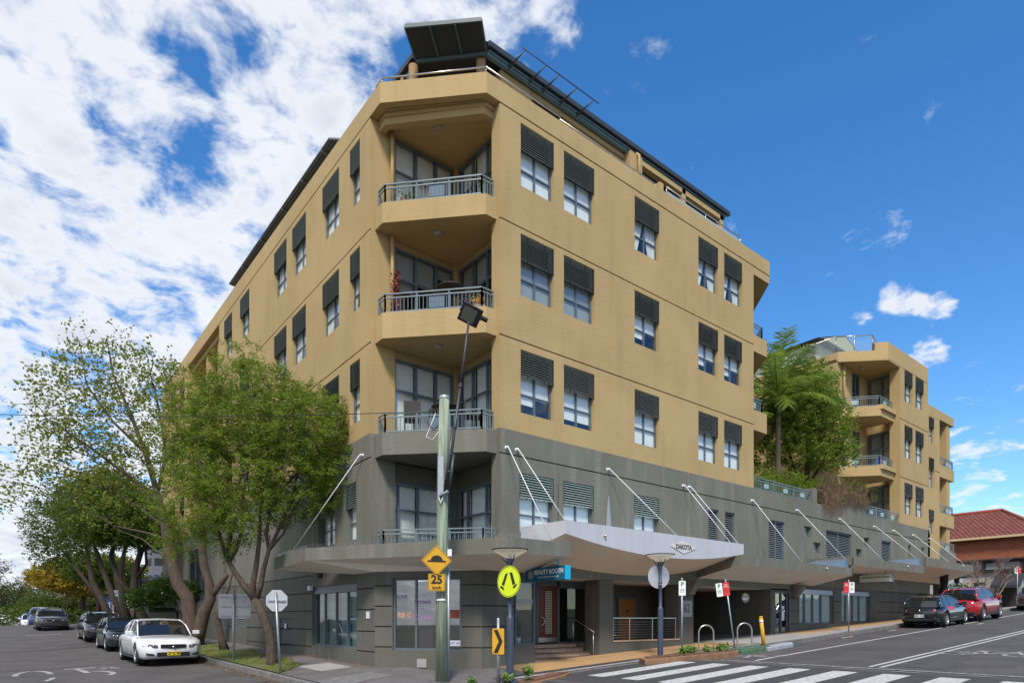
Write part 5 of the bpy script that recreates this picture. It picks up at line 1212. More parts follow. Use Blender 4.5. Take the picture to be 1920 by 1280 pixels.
# parking sign posts
def psign(x, y, H, lean, signs, label, grp='kerbside parking sign posts', u=None, zb=None):
    zb = zpath(x, y) if zb is None else zb; t = thing('parking_sign', (x, y, zb), label, 'parking sign', grp)
    top = Vector((x, y, zb)) + Z3 * H + Vector(lean); W = MB(); W.tube([(x, y, zb - .05), tuple(top)], .024, 10); W.lathe(top, [(.03, -.01), (.03, .02), (0, .035)], 8); W.build('post', STEEL, t)
    u = (u or vr).normalized(); n = u.cross(Z3); sl = Vector(lean) / H
    rot = math.atan2(Vector(lean).dot(u), H); uu = u * math.cos(rot) - Z3 * math.sin(rot); ww = u * math.sin(rot) + Z3 * math.cos(rot)
    for off, kind in signs:
        c = top - ww * .27 + uu * off + n * .035; W = MB(); W.ext(rrect(.20, .42, .02), c, uu, ww, -n * .004); s = W.build('sign_plate', WSG if kind == 'P' else RED, t); bm_fix(s)
        fc = c + n * .004
        if kind == 'P':
            lettering("P", .17, fc + ww * .11, uu, ww, GRN, 'lettering', s, .001, offset=.006)
            W = MB()
            def bar_(a, b, w=.010): W.bar(fc + uu * a[0] + ww * a[1], fc + uu * b[0] + ww * b[1], w, .003)
            for wx in (-.042, .042):
                P = [(wx + .026 * math.cos(k * math.pi / 5), -.055 + .026 * math.sin(k * math.pi / 5)) for k in range(11)]
                for a, b in zip(P, P[1:]): bar_(a, b, .006)
            bar_((-.042, -.055), (-.015, -.01), .006); bar_((-.015, -.01), (.025, -.01), .006); bar_((.025, -.01), (.042, -.055), .006); bar_((-.015, -.01), (0, -.055), .006); bar_((0, -.055), (.025, -.01), .006)
            W.build('bicycle_symbol', GRN, s)
            lettering("ONLY", .04, fc - ww * .11, uu, ww, GRN, 'lettering', s, .001)
        elif kind == 'N':
            lettering("NO", .055, fc + ww * .13, uu, ww, WSG, 'lettering', s, .001, offset=.001); lettering("STOPPING", .036, fc + ww * .07, uu, ww, WSG, 'lettering', s, .001, offset=.001); lettering("<--->", .05, fc - ww * .15, uu, ww, WSG, 'lettering', s, .001)
    return t
psign(15.27, 11.15, 2.2, (0, 0, 0), ((0, 'P'),), 'straight grey post with one white and green bicycle parking sign')
psign(18.0, 11.15, 2.12, tuple(vr * -.28 + view * .05), ((-.24, 'P'), (-.02, 'N')), 'leaning grey post with a white and a red sign side by side')
psign(25.9, 11.1, 2.0, (0, 0, 0), ((-.11, 'N'), (.11, 'P')), 'upright grey post with a red and a white sign, in front of the shop windows')

# bicycle hoops, bollard, kerb block, islands
def hoop(x, y, lab):
    zb = zpath(x, y); W = MB(); P = [(x - .23, y, zb - .05), (x - .23, y, zb + .55)]
    for k in range(1, 10): a = math.pi * (1 - k / 10); P.append((x + .23 * math.cos(a), y, zb + .55 + .23 * math.sin(a)))
    P += [(x + .23, y, zb + .55), (x + .23, y, zb - .05)]; rot = R_(-35)
    P = [(x + (a - x) * math.cos(rot), y + (a - x) * math.sin(rot), c) for a, b, c in P]
    W.tube(P, .024, 10, cap=False); o = W.build('bicycle_hoop', STAIN); tag(o, lab, 'bicycle rack', 'steel bicycle hoops')
hoop(16.75, 11.35, 'steel bicycle hoop nearer the planted island'); hoop(18.05, 10.85, 'steel bicycle hoop beside the yellow bollard')
x, y = 19.3, 10.9; zb = zroad(x, y)
t = thing('bollard', (x, y, zb), 'yellow steel bollard tilting slightly beside a grey kerb block', 'bollard')
W = MB(); W.tube([(x, y, zb), (x - .10, y + .06, zb + 1.02)], .062, 14); W.build('tube', mat('bollard_yellow', (.72, .40, .03), .5, var=.2, vscale=8), t); W = MB(); W.tube([(x - .10, y + .06, zb + 1.02), (x - .106, y + .063, zb + 1.06)], [.068, .05], 14); W.build('cap', YEL, t)
W = MB(); W.tube([(x - .085, y + .05, zb + .86), (x - .092, y + .055, zb + .93)], .0635, 14); W.build('band', WSG, t)
W = MB(); zf = lambda a, b: zroad(a, b)
W.prism([(18.6, 10.35), (20.3, 10.45), (20.75, 10.72), (20.4, 10.9), (18.7, 10.72)], lambda a, b: zroad(a, b) - .02, lambda a, b: zroad(a, b) + .13); o = W.build('kerb_block', mat('painted_kerb_block', (.40, .41, .45), .7, var=.25)); bevel(o, .03); tag(o, 'pale grey painted concrete kerb block lying in the road beside the yellow bollard', 'kerb block')
def island(P, z1, m1, m2, name, label):
    W = MB(); W.prism(P, lambda a, b: zroad(a, b) - .05, lambda a, b: zroad(a, b) + z1); o = W.build(name, m1); bevel(o, .02)
    c = (sum(p[0] for p in P) / len(P), sum(p[1] for p in P) / len(P)); W = MB(); Q = [(c[0] + (a - c[0]) * .93, c[1] + (b - c[1]) * .80) for a, b in P]
    W.prism(Q, lambda a, b: zroad(a, b), lambda a, b: zroad(a, b) + z1 + .025); s = W.build('soil', m2, o); tag(o, label, 'traffic island'); return o
island([(12.9, 10.55), (13.6, 10.35), (16.9, 10.35), (17.3, 10.6), (17.0, 11.0), (13.2, 11.0)], .15, BRICKK, SOIL, 'kerb_island', 'brown kerbed planted island with mulch around the farther street lamp')
island([(17.35, 10.5), (19.0, 10.45), (18.9, 10.95), (17.4, 10.98)], .13, GREENP, GREENP, 'kerb_island', 'small green painted kerb stub with a bicycle hoop beside it')
island([(8.1, 10.45), (10.1, 10.55), (10.5, 10.8), (10.1, 11.0), (8.6, 11.0), (8.0, 11.2)], .07, BRICKK, SOIL, 'kerb_island', 'brown kerbed planted island around the nearer street lamp')
LEAFG = mat('shrub_leaf', (.10, .20, .035), .6, var=.4, vscale=6, col2=(.16, .26, .05)); STEM = mat('twig_brown', (.10, .07, .045), .9)
def leafcloud(name, pts, size, m, parent=None, aspect=.45, jit=.4, local=False, droop=0, curl=0.3):
    """one leaf (a folded rhombus) per point, random orientation"""
    n = len(pts); pts = np.asarray(pts, float); th = rng.random(n) * 6.283; ph = np.arccos(2 * rng.random(n) - 1) * .8 + .2
    d = np.stack([np.cos(th) * np.sin(ph), np.sin(th) * np.sin(ph), np.cos(ph) * .7 - droop], 1); d /= np.linalg.norm(d, axis=1)[:, None]
    r = rng.normal(size=(n, 3)); s = np.cross(d, r); s /= np.linalg.norm(s, axis=1)[:, None]
    L = size * (1 - jit / 2 + jit * rng.random(n))[:, None]; nn_ = np.cross(d, s)
    v = np.empty((n, 4, 3)); v[:, 0] = pts; v[:, 1] = pts + d * L * .5 + s * L * aspect * .5 + nn_ * L * curl * .15; v[:, 2] = pts + d * L; v[:, 3] = pts + d * L * .5 - s * L * aspect * .5 + nn_ * L * curl * .15
    v = v.reshape(-1, 3)
    if parent is not None and not local:
        p = parent
        while p.parent: p = p.parent
        v = v - np.array(OFF.get(p.name, Vector()))
    me = bpy.data.meshes.new(name); me.vertices.add(4 * n); me.vertices.foreach_set('co', v.ravel()); me.loops.add(4 * n); me.loops.foreach_set('vertex_index', np.arange(4 * n, dtype=np.int32))
    me.polygons.add(n); me.polygons.foreach_set('loop_start', np.arange(0, 4 * n, 4, dtype=np.int32)); me.polygons.foreach_set('loop_total', np.full(n, 4, dtype=np.int32)); me.update(calc_edges=True); me.validate()
    me.materials.append(m); o = bpy.data.objects.new(name, me); COL.objects.link(o)
    if parent is not None: o.parent = parent
    return o
def shrub(x, y, r, h, lab, grp):
    zb = zroad(x, y) + .16; t = thing('shrub', (x, y, zb), lab, 'shrub', grp); W = MB(); P = []
    for k in range(9):
        a = rng.random() * 6.28; rr_ = r * (.3 + .7 * rng.random()); e = Vector((x + rr_ * math.cos(a), y + rr_ * math.sin(a), zb + h * (.5 + .5 * rng.random()))); W.tube([(x, y, zb), tuple(e)], .005, 4)
        for j in range(26): q = Vector((x, y, zb)).lerp(e, .35 + .7 * rng.random()); P.append((q.x + .05 * rng.normal() * r * 3, q.y + .05 * rng.normal() * r * 3, q.z + .03 * rng.normal()))
    W.build('stems', STEM, t); leafcloud('foliage', P, .075, LEAFG, t, .5)
for x, y, r, h, l in ((15.1, 10.75, .16, .22, 'small green shrub nearest the farther lamp'), (15.9, 10.7, .22, .24, 'second green shrub of the island row'), (16.4, 10.6, .18, .2, 'third green shrub of the island row'), (16.9, 10.8, .17, .2, 'green shrub at the right end of the island row'), (14.6, 10.6, .14, .16, 'low shrub at the left end of the island row'), (15.5, 10.95, .16, .26, 'taller green shrub behind the island row')):
    shrub(x, y, r, h, l, 'shrubs in the kerb island')
for x, y, r, h, l in ((8.55, 10.75, .13, .2, 'low shrub at the foot of the chevron board'), (9.15, 10.75, .14, .22, 'low shrub right of the nearer lamp'), (7.75, 10.95, .1, .12, 'tiny shrub right of the timber pole')): shrub(x, y, r, h, l, 'shrubs by the nearer lamp')

# left street: sign backs
x, y = 5.68, 16.6; zb = zpath(x, y); t = thing('stop_sign_back', (x, y, zb), 'grey octagonal back of a stop sign on a slightly leaning post', 'road sign')
lean = vr * -.13; W = MB(); W.tube([(x, y, zb - .05), tuple(Vector((x, y, zb + 2.1)) + lean)], .03, 10); W.build('post', STEEL, t)
c = Vector((x, y, zb + 1.86)) + lean * .9 + view * .05 - vr * .0; W = MB(); W.ext([(.30 * math.cos(R_(22.5 + 45 * k)), .30 * math.sin(R_(22.5 + 45 * k))) for k in range(8)], c, vr, Z3, view * .004); W.build('octagon', ALU, t)
W = MB(); W.obox(c - view * .035 + vr * .16, vr * .09, view * .006, (0, 0, .02)); W.build('strap', STEEL, t); W = MB(); W.obox(c - view * .01, vr * .22, view * .02, (0, 0, .02)); W.build('rail', STEEL, t)
x, y = 5.7, 20.9; zb = zpath(x, y); t = thing('direction_sign_back', (x, y, zb), 'blank white back of a wide direction sign on a galvanised post', 'road sign')
W = MB(); W.tube([(x, y, zb - .05), (x, y, zb + 2.15)], .038, 10); W.build('post', STEEL, t)
c = Vector((x, y, zb + 1.72)) + view * .06; W = MB(); W.ext(rrect(1.0, .76, .05), c, vr, Z3, view * .004); W.build('board', mat('weathered_white_back', (.55, .53, .52), .6, var=.15, vscale=3), t)
W = MB()
for dz in (-.3, 0, .3): W.obox(c - view * .02 + Z3 * dz, vr * .46, view * .014, (0, 0, .018))
W.build('rails', STEEL, t)
x, y = 5.9, 47; zb = zpath(x, y); t = thing('street_name_sign', (x, y, zb), 'grey post with two stacked white street name blades far up the left street', 'street sign')
W = MB(); W.tube([(x, y, zb), (x, y, zb + 2.6)], .04, 8); W.build('post', STEEL, t)
for dz, w, off in ((2.42, .62, .0), (2.2, .5, .0)):
    W = MB(); W.ext([(-w, -.09), (w, -.09), (w + .08, 0), (w, .09), (-w, .09)], Vector((x, y, zb + dz)) - view * .05, vr, Z3, view * .02); W.build('blade', WSG, t)

# hanging shop signs
t = thing('hanging_shop_sign', (10.7, 11.7, 3.0), 'bright blue box sign lettered BEAUTY BOOTH under the corner canopy', 'shop sign')
BLU = mat('teal_blue_panel', (.0, .125, .25), .35, var=.25, vscale=1.5, col2=(.005, .09, .17)); BLUL = mat('light_blue_panel', (.0, .42, .66), .4)
OFF[t.name] = Vector((10.7, 11.7, 3.0))
W = MB(); W.box(10.75, 10.93, 11.27, 12.75, 2.58, 2.92, 0); sb = W.build('sign_box', BLU, t)
W = MB(); W.box(10.748, 10.932, 11.255, 11.27, 2.578, 2.922); W.build('end_cap', BLUL, t)
W = MB()
for y in (11.6, 12.4): W.bar((10.84, y, 2.92), (10.84, y, 3.1), .03)
W.build('hanger', BLUL, t)
lettering("BEAUTY BOOTH", .165, (10.747, 11.86, 2.79), (0, -1, 0), Z3, WSG, 'lettering', sb, .001, stretch=.88, offset=.003)
lettering("beauty solutions for every body", .06, (10.747, 11.87, 2.67), (0, -1, 0), Z3, WSG, 'lettering', sb, .0008)
W = MB(fn=lambda a, b, c: (10.747 - c, 12.55 - a, 2.75 + b))
for rr_, k in ((.045, 8), (.085, 12)):
    for i in range(k):
        a = 2 * math.pi * i / k; c_ = (rr_ * math.cos(a), rr_ * math.sin(a) * 1.15)
        P = [(c_[0] + .024 * math.cos(q), c_[1] + .024 * math.sin(q)) for q in [2 * math.pi * j / 8 for j in range(9)]]
        for (x1, y1), (x2, y2) in zip(P, P[1:]):
            dx, dy = x2 - x1, y2 - y1; l = math.hypot(dx, dy); nx, ny = -dy / l * .004, dx / l * .004
            W.add([(x1 - nx, y1 - ny, .001), (x2 - nx, y2 - ny, .001), (x2 + nx, y2 + ny, .001), (x1 + nx, y1 + ny, .001)], [(0, 1, 2, 3)])
W.build('flower_emblem', WSG, sb)
t = thing('hanging_shop_sign', (31.3, 12.2, 3.6), 'white hanging light box lettered ANNANDALE PHYSIOTHERAPY in green, under the stepped canopies', 'shop sign')
W = MB(); W.box(31.2, 31.36, 11.5, 12.88, 3.30, 3.63); sb = W.build('sign_box', mat('lightbox_white', (.80, .82, .78), .5), t)
W = MB(); W.box(31.19, 31.37, 11.48, 11.5, 3.28, 3.65); W.box(31.19, 31.37, 11.5, 12.9, 3.63, 3.65); W.box(31.19, 31.37, 11.5, 12.9, 3.28, 3.30)
W.build('frame', FRAME, t); W = MB(); W.bar((31.28, 11.8, 3.64), (31.28, 11.8, 3.9), .03); W.bar((31.28, 12.6, 3.64), (31.28, 12.6, 3.8), .03); W.build('hanger', FRAME, t)
lettering("ANNANDALE PHYSIOTHERAPY", .115, (31.197, 12.19, 3.51), (0, -1, 0), Z3, mat('lime_lettering', (.10, .30, .05), .6), 'lettering', sb, .001, stretch=.76, offset=.006)
lettering("& PILATES BODYCLINIC", .085, (31.197, 12.15, 3.38), (0, -1, 0), Z3, mat('silver_lettering', (.62, .66, .64), .6), 'lettering', sb, .001, stretch=.9)
# plant and towel rack in the side window of the shop
t = thing('pot_plant', (10.95, 13.35, .93), 'green leafy plant in a white pot behind the glass beside the entrance steps', 'pot plant')
W = MB(); W.lathe((10.97, 13.35, .93), [(0, 0), (.07, 0), (.085, .17), (.07, .17), (.0, .15)], 14); W.build('pot', WSG, t)
P = []
for k in range(90): h = rng.random(); P.append((10.97 + .06 * rng.normal(), 13.35 + .06 * rng.normal(), 1.12 + .5 * h))
W = MB(); W.tube([(10.97, 13.35, 1.05), (10.97, 13.35, 1.6)], .01, 5); W.build('stem', STEM, t); leafcloud('foliage', P, .11, mat('rubber_leaf', (.04, .16, .08), .4), t, .5)
W = MB(); W.box(10.55, 11.18, 13.0, 14.15, .55, .935); o = W.build('window_shelf', GREYD, APT)
# balcony furniture and small things on the building
def chair(x, y, z, rz, lab):
    t = thing('balcony_chair', (x, y, z), lab, 'chair'); c, s = math.cos(rz), math.sin(rz); f = lambda a, b, h: (x + a * c - b * s, y + a * s + b * c, z + h)
    W = MB(f); W.box(-.22, .22, -.22, .22, .42, .45); W.build('seat', BLK, t); W = MB(f); W.box(-.22, .22, .2, .23, .48, .88); W.build('backrest', BLK, t)
    for a in (-.2, .2):
        for b in (-.2, .2): W = MB(f); W.box(a - .015, a + .015, b - .015, b + .015, 0, .42); W.build('leg', BLK, t)
chair(9.7, 13.65, 6.47, 1.0, 'black chair at the right end of the lowest tan-walled corner balcony'); chair(8.6, 14.9, 6.47, 2.6, 'black chair left of the table on the lowest tan-walled corner balcony')
def tabl(x, y, z, lab):
    t = thing('balcony_table', (x, y, z), lab, 'table'); W = MB(); W.lathe((x, y, z + .70), [(0, 0), (.38, 0), (.38, .03), (0, .03)], 20); W.build('table_top', BLK, t)
    W = MB(); W.lathe((x, y, z), [(.2, 0), (.2, .02), (.03, .04), (.03, .7)], 12); W.build('pedestal', BLK, t)
tabl(9.2, 14.2, 6.47, 'round black table on the lowest tan-walled corner balcony'); tabl(9.3, 14.1, 9.6, 'round dark table on the middle corner balcony')
P = [(8.32 + .05 * rng.normal(), 15.28 + .05 * rng.normal(), 9.7 + 1.25 * rng.random()) for k in range(320)]
t = thing('red_creeper', (8.32, 15.3, 9.6), 'red leaved creeper climbing the downpipe on the middle corner balcony', 'climbing plant')
W = MB(); W.tube([(8.32, 15.3, 9.6), (8.31, 15.3, 10.95)], .012, 5); W.build('stem', STEM, t); leafcloud('foliage', P, .085, mat('red_leaf', (.32, .05, .03), .6, var=.4, vscale=8), t, .6)
def planter(x, y, z, c, lab):
    t = thing('flower_pot', (x, y, z), lab, 'flower pot'); W = MB(); W.lathe((x, y, z), [(0, 0), (.10, 0), (.14, .24), (.12, .24), (0, .2)], 12); W.build('pot', mat('terracotta', (.35, .14, .06), .8), t)
    leafcloud('foliage', [(x + .1 * rng.normal(), y + .1 * rng.normal(), z + .3 + .1 * rng.random()) for k in range(70)], .09, c, t)
planter(8.4, 14.95, 12.48, LEAFG, 'leafy pot plant on the top corner balcony'); planter(9.75, 13.5, 9.6, mat('yellow_flower', (.7, .45, .03), .6), 'pot of yellow flowers on the middle corner balcony'); planter(24.2, 14.6, 9.56, mat('orange_flower', (.6, .18, .03), .6), 'pot of orange flowers on the side balcony beside the palm')
W = MB(); W.box(34.9, 35.2, 13.5, 13.6, 9.35, 9.75); W.box(35.22, 35.4, 13.5, 13.58, 9.35, 9.8, 1); o = W.build('laundry', [mat('blue_cloth', (.06, .15, .5), .8), mat('red_cloth', (.5, .08, .12), .8)]); tag(o, 'blue and red washing hung behind the rail of the middle balcony of the farther flats', 'laundry')

# ------------------------------------------------------------------ cars
RUB = mat('tyre_rubber', (.018, .018, .018), .85); RIM = mat('alloy_rim', (.48, .49, .50), .3, metal=.8); TRIM = mat('black_trim', (.015, .015, .016), .5)
HEADL = mat('headlight_glass', (.26, .28, .30), .08, spec=1.0, metal=.7); TAILL = mat('tail_light', (.60, .02, .03), .12, spec=.8); CHR = mat('chrome', (.75, .75, .76), .12, metal=1.0)
def interp(T, x):
    for (a, u), (b, v) in zip(T, T[1:]):
        if x <= b: return u + (v - u) * max(0, (x - a) / (b - a)) if b > a else v
    return T[-1][1]
def paintm(name, col, rough=.25): return mat(name, col, rough, metal=0.0, coat=1.0, spec=.5)
def make_car(label, paint, L, Wd, H, kind, loc, rz, plate_txt=None, plate_col=None, grp='cars parked along the kerb', clear=.17, wr=.32, rails=False, front_style='plain', detail=True, name='parked_car'):
    """car pointing along local +x; kind: sedan, wagon, hatch, suv"""
    t = thing(name, loc, label, 'car', grp, rz); OFF[t.name] = Vector((0, 0, 0))
    h = L / 2
    hood = {'sedan': .90, 'wagon': .92, 'hatch': .90, 'suv': 1.02}[kind] * H / 1.46 if kind != 'suv' else .63 * H
    belt = hood + .05
    fw = .265 * L if kind != 'hatch' else .24 * L      # hood length
    rearx = {'sedan': -h + .17 * L, 'wagon': -h + .02 * L, 'hatch': -h + .035 * L, 'suv': -h + .03 * L}[kind]
    topT = [(-h, hood * .80 if kind == 'sedan' else hood * .86), (-h + .06, hood * .98), (-h + .16 * L, belt), (0, belt), (h - fw - .15, belt - .01), (h - fw, hood), (h - .45, hood * .92), (h - .14, hood * .84), (h, hood * .70)]
    botT = [(-h, .38), (-h + .25, clear + .05), (-h + .5, clear), (h - .5, clear), (h - .2, clear + .03), (h, clear + .10)]
    def wid(x):
        e = max(0, (abs(x) - (h - .85)) / .85); return Wd / 2 * (1 - .30 * e ** 2.8)
    N_ = 34; xs_ = [-h + L * (i / N_) for i in range(N_ + 1)]; W = MB(); ring_n = 0; V = []
    for x in xs_:
        w = wid(x); zt = interp(topT, x); z0 = interp(botT, x); sh = zt - .10
        zm = z0 + (sh - z0) * .55
        half = [(0, z0), (w * .86, z0), (w * .955, z0 + .07), (w * 1.0, zm), (w * .985, sh - .02), (w * .945, sh + .045), (w * .84, zt - .005), (w * .45, zt + .022), (0, zt + .03)]
        sec = half + [(-a, b) for a, b in half[-2:0:-1]]; V.append([(x, a, b) for a, b in sec]); ring_n = len(sec)
    vs = [p for s in V for p in s]; fs = []
    for i in range(N_):
        for k in range(ring_n): fs.append((i * ring_n + k, i * ring_n + (k + 1) % ring_n, (i + 1) * ring_n + (k + 1) % ring_n, (i + 1) * ring_n + k))
    fs += [tuple(range(ring_n)), tuple(range(N_ * ring_n + ring_n - 1, N_ * ring_n - 1, -1))]
    W.add(vs, fs, 0, True); body = W.build('body', paint, None); bm_fix(body)
    fx, rx = h - .19 * L, -h + .19 * L
    cut = MB()
    for x in (fx, rx):
        for sgn in (-1, 1): cut.lathe((x, sgn * (Wd / 2 - .13), wr), [(0, -.22), (wr + .055, -.22), (wr + .055, .22), (0, .22)], 28, axis=(0, 1, 0), smooth=False)
    co = cut.build('cutter', paint, None); bm_fix(co)
    md = body.modifiers.new('arches', 'BOOLEAN'); md.object = co; md.operation = 'DIFFERENCE'; md.solver = 'EXACT'
    dg = bpy.context.evaluated_depsgraph_get(); me = bpy.data.meshes.new_from_object(body.evaluated_get(dg)); body.modifiers.clear(); body.data = me; bpy.data.objects.remove(co)
    me.materials.clear(); me.materials.append(paint); body.parent = t
    # greenhouse
    zr = H - .0; xa = h - fw - .03; xb = xa - (.78 if kind != 'suv' else .62); xd = rearx; xc = {'sedan': xd + .62, 'wagon': xd + .32, 'hatch': xd + .42, 'suv': xd + .30}[kind]
    prof = [(xa, belt - .03), (xa - (xa - xb) * .55, belt + (zr - belt) * .60), (xb, zr - .065), (xb - .35, zr - .012), ((xb + xc) / 2, zr), (xc + .25, zr - .03), (xc, zr - .08), (xd + (xc - xd) * .45, belt + (zr - belt) * .50), (xd, belt - .03)]
    W = MB(); V = []
    for i, (x, z) in enumerate(prof):
        s = (z - belt) / (zr - belt); wb_ = Wd / 2 * .90; wt = Wd / 2 * .68
        w0 = wb_ * (.93 if i in (0, 8) else 1); w1 = wb_ + (wt - wb_) * max(0, s) ** 1.1
        V.append([(x, w0, belt - .035), (x, w0 + (w1 - w0) * .5, belt - .03 + (z - belt + .03) * .5), (x, w1, z - .03 * s), (x, w1 * .82, z + .0), (x, 0, z + .02), (x, -w1 * .82, z), (x, -w1, z - .03 * s), (x, -w0 - (w1 - w0) * .5, belt - .03 + (z - belt + .03) * .5), (x, -w0, belt - .035)])
    for i in range(len(V) - 1): 
        for k in range(8): W.add([V[i][k], V[i][k + 1], V[i + 1][k + 1], V[i + 1][k]], [(0, 1, 2, 3)], 0, False)
    gh = W.build('window_glass', CARGLASS, t); bm_fix(gh)
    W = MB()       # roof skin and pillars over the glass
    def up(p, d=.008): return (p[0], p[1] * 1.006, p[2] + d)
    for i in range(2, 6):
        for k in range(2, 6): W.add([up(V[i][k]), up(V[i][k + 1]), up(V[i + 1][k + 1]), up(V[i + 1][k])], [(0, 1, 2, 3)], 0, True)
    def pillar(p, q, w, w2=None):
        for sgn in (0, 8): pass
        W.bar(p, q, w, w2 or w * .6)
    for sgn in (1, -1):
        k1, k2, k3 = (0, 1, 2) if sgn > 0 else (8, 7, 6)
        W.tube([V[0][k1], V[1][k2][:1] + (V[1][k2][1], V[1][k2][2]), V[2][k3]], .032, 6) if 0 else None
        A_ = [V[0][k1], V[1][k3], V[2][k3]]; W.tube([(p[0], p[1], p[2]) for p in A_], [.026, .024, .022], 6)
        B_p = [V[6][k3], V[7][k3], V[8][k1]]; W.tube(B_p, [.028, .04, .045], 6)
        W.tube([V[2][k3], V[3][k3], V[4][k3], V[5][k3], V[6][k3]], .028, 6)
        W.tube([V[0][k1]] + [(V[i][k1][0], V[i][k1][1] * 1.0, belt - .015) for i in (2, 4, 6)] + [V[8][k1]], .02, 6)
        for px_, w_ in (((xb + xc) / 2 + .05, .05), ((xc + .18) if kind != 'sedan' else xc + .02, .07)):
            zt_ = zr - .055; W.bar((px_, sgn * Wd / 2 * .90, belt - .03), (px_ - .04, sgn * Wd / 2 * .69, zt_), w_ , .02)
    W.build('roof', paint, t)
    # doors: shut lines, handles, sills
    W = MB()
    for sgn in (1, -1):
        for x in (xa - .12, (xb + xc) / 2 + .05, max(rx + .30, xc - .05)): W.bar((x, sgn * (Wd / 2 + .002), clear + .12), (x + .02, sgn * (Wd / 2 * .955 + .003), belt - .09), .012, .006)
        W.bar((fx - .4, sgn * (Wd / 2 - .02), clear + .07), (rx + .4, sgn * (Wd / 2 - .02), clear + .07), .02, .09)
    W.build('shut_lines', TRIM, t)
    W = MB()
    for sgn in (1, -1):
        for x in (((xb + xc) / 2 + .22), (xc + .30)): W.bar((x, sgn * (Wd / 2 + .008), belt - .17), (x - .17, sgn * (Wd / 2 + .008), belt - .17), .025, .02)
    W.build('door_handles', paint if kind != 'suv' else CHR, t)
    for sgn in (1, -1):
        W = MB(); W.obox((xa - .22, sgn * (Wd / 2 + .06), belt + .05), (.045, 0, 0), (0, .11, 0), (0, 0, .07)); m_ = W.build('mirror', paint, t); bevel(m_, .03, 3)
        for x in (fx, rx):
            W = MB(); c = (x, sgn * (Wd / 2 - .115), wr); W.lathe(c, [(wr * .62, -.10), (wr * .93, -.10), (wr, -.07), (wr, .07), (wr * .93, .10), (wr * .66, .10)], 28, axis=(0, sgn, 0)); w_ = W.build('wheel', RUB, t)
            W = MB(); W.lathe(c, [(wr * .66, .10), (wr * .62, .085), (wr * .60, .05)], 24, axis=(0, sgn, 0)); W.lathe(c, [(0, .075), (.05, .075), (.06, .06)], 12, axis=(0, sgn, 0))
            for k in range(9):
                a = 2 * math.pi * k / 9; d = Vector((math.cos(a), 0, math.sin(a))); cc_ = Vector(c) + Vector((0, sgn * .068, 0)); W.bar(cc_ + d * .04, cc_ + d * wr * .62, .045, .02)
            W.build('rim', RIM, w_)
            W = MB(); W.lathe(c, [(0, .03), (wr * .62, .03)], 20, axis=(0, sgn, 0)); W.build('brake_shadow', TRIM, w_)
            W = MB(); W.lathe((x, sgn * (Wd / 2 - .24), wr), [(0, -.1), (wr + .05, -.1), (wr + .05, .1)], 24, axis=(0, sgn, 0)); W.build('wheel_housing', TRIM, t)
    # front
    def edge(y, z, sg):
        x = h
        while x > h - 1.2 and (wid(x) * (1 if z < interp(topT, sg * x) - .16 else .93) < abs(y) or interp(topT, sg * x) + .02 < z): x -= .02
        return x
    def fxw(y, z): return edge(y, z, 1)
    def patch(W, y0, y1, bot, top_, off, n=8, m=3, back=.12, mi=0):
        # a skin following the nose or tail surface, with a little thickness
        g = []
        for i in range(n + 1):
            y = y0 + (y1 - y0) * i / n; a, b = bot(i / n), top_(i / n)
            g.append([(fxw(y, a + (b - a) * j / m) + off, y, a + (b - a) * j / m) for j in range(m + 1)])
        vs = [q for c in g for q in c]; k = m + 1; fs = [(i * k + j, (i + 1) * k + j, (i + 1) * k + j + 1, i * k + j + 1) for i in range(n) for j in range(m)]
        nb = len(vs); vs += [(x - back, y, z) for x, y, z in vs]
        for i in range(n): fs += [(i * k, nb + i * k, nb + (i + 1) * k, (i + 1) * k), (i * k + m, (i + 1) * k + m, nb + (i + 1) * k + m, nb + i * k + m)]
        for j in range(m): fs += [(j, j + 1, nb + j + 1, nb + j), (n * k + j, nb + n * k + j, nb + n * k + j + 1, n * k + j + 1)]
        W.add(vs, fs, mi)
    lin = lambda a, b: (lambda s: a + (b - a) * s)
    W = MB()
    gz = hood * .62
    def nose(poly, off=.012, mi=0):
        W.add([(fxw(y, z) + off, y, z) for y, z in poly], [tuple(range(len(poly)))], mi)
    if front_style == 'big': nose([(-.36, gz + .14), (.36, gz + .14), (.33, gz - .22), (.2, gz - .27), (-.2, gz - .27), (-.33, gz - .22)], .035)
    else: patch(W, -.36, .36, lambda s: gz - .04 + .03 * abs(2 * s - 1), lambda s: gz + .08, .022)
    patch(W, -.46, .46, lin(clear + .10, clear + .10), lin(clear + .235, clear + .235), .03)
    for s in (-1, 1): patch(W, s * .55, s * .74, lin(clear + .13, clear + .15), lin(clear + .19, clear + .22), .03)
    bm_fix(W.build('grille', TRIM, t))
    W = MB(); gz2 = gz + (.15 if front_style == 'big' else .09)
    for a, b in ((-.36, 0), (0, .36)): W.bar((fxw(a, gz2) + .035, a, gz2), (fxw(b, gz2) + .035, b, gz2), .016, .02)
    if front_style == 'big':
        for dz in (-.06, -.12, -.18, -.24): W.bar((fxw(-.3, gz) + .045, -.31, gz2 + dz), (fxw(.3, gz) + .045, .31, gz2 + dz), .01, .012)
    if detail: W.lathe((fxw(0, gz) + .04, 0, gz + .02), [(0, .0), (.035, 0), (.035, .012), (0, .014)], 16, axis=(1, 0, 0))
    W.build('grille_trim', CHR, t)
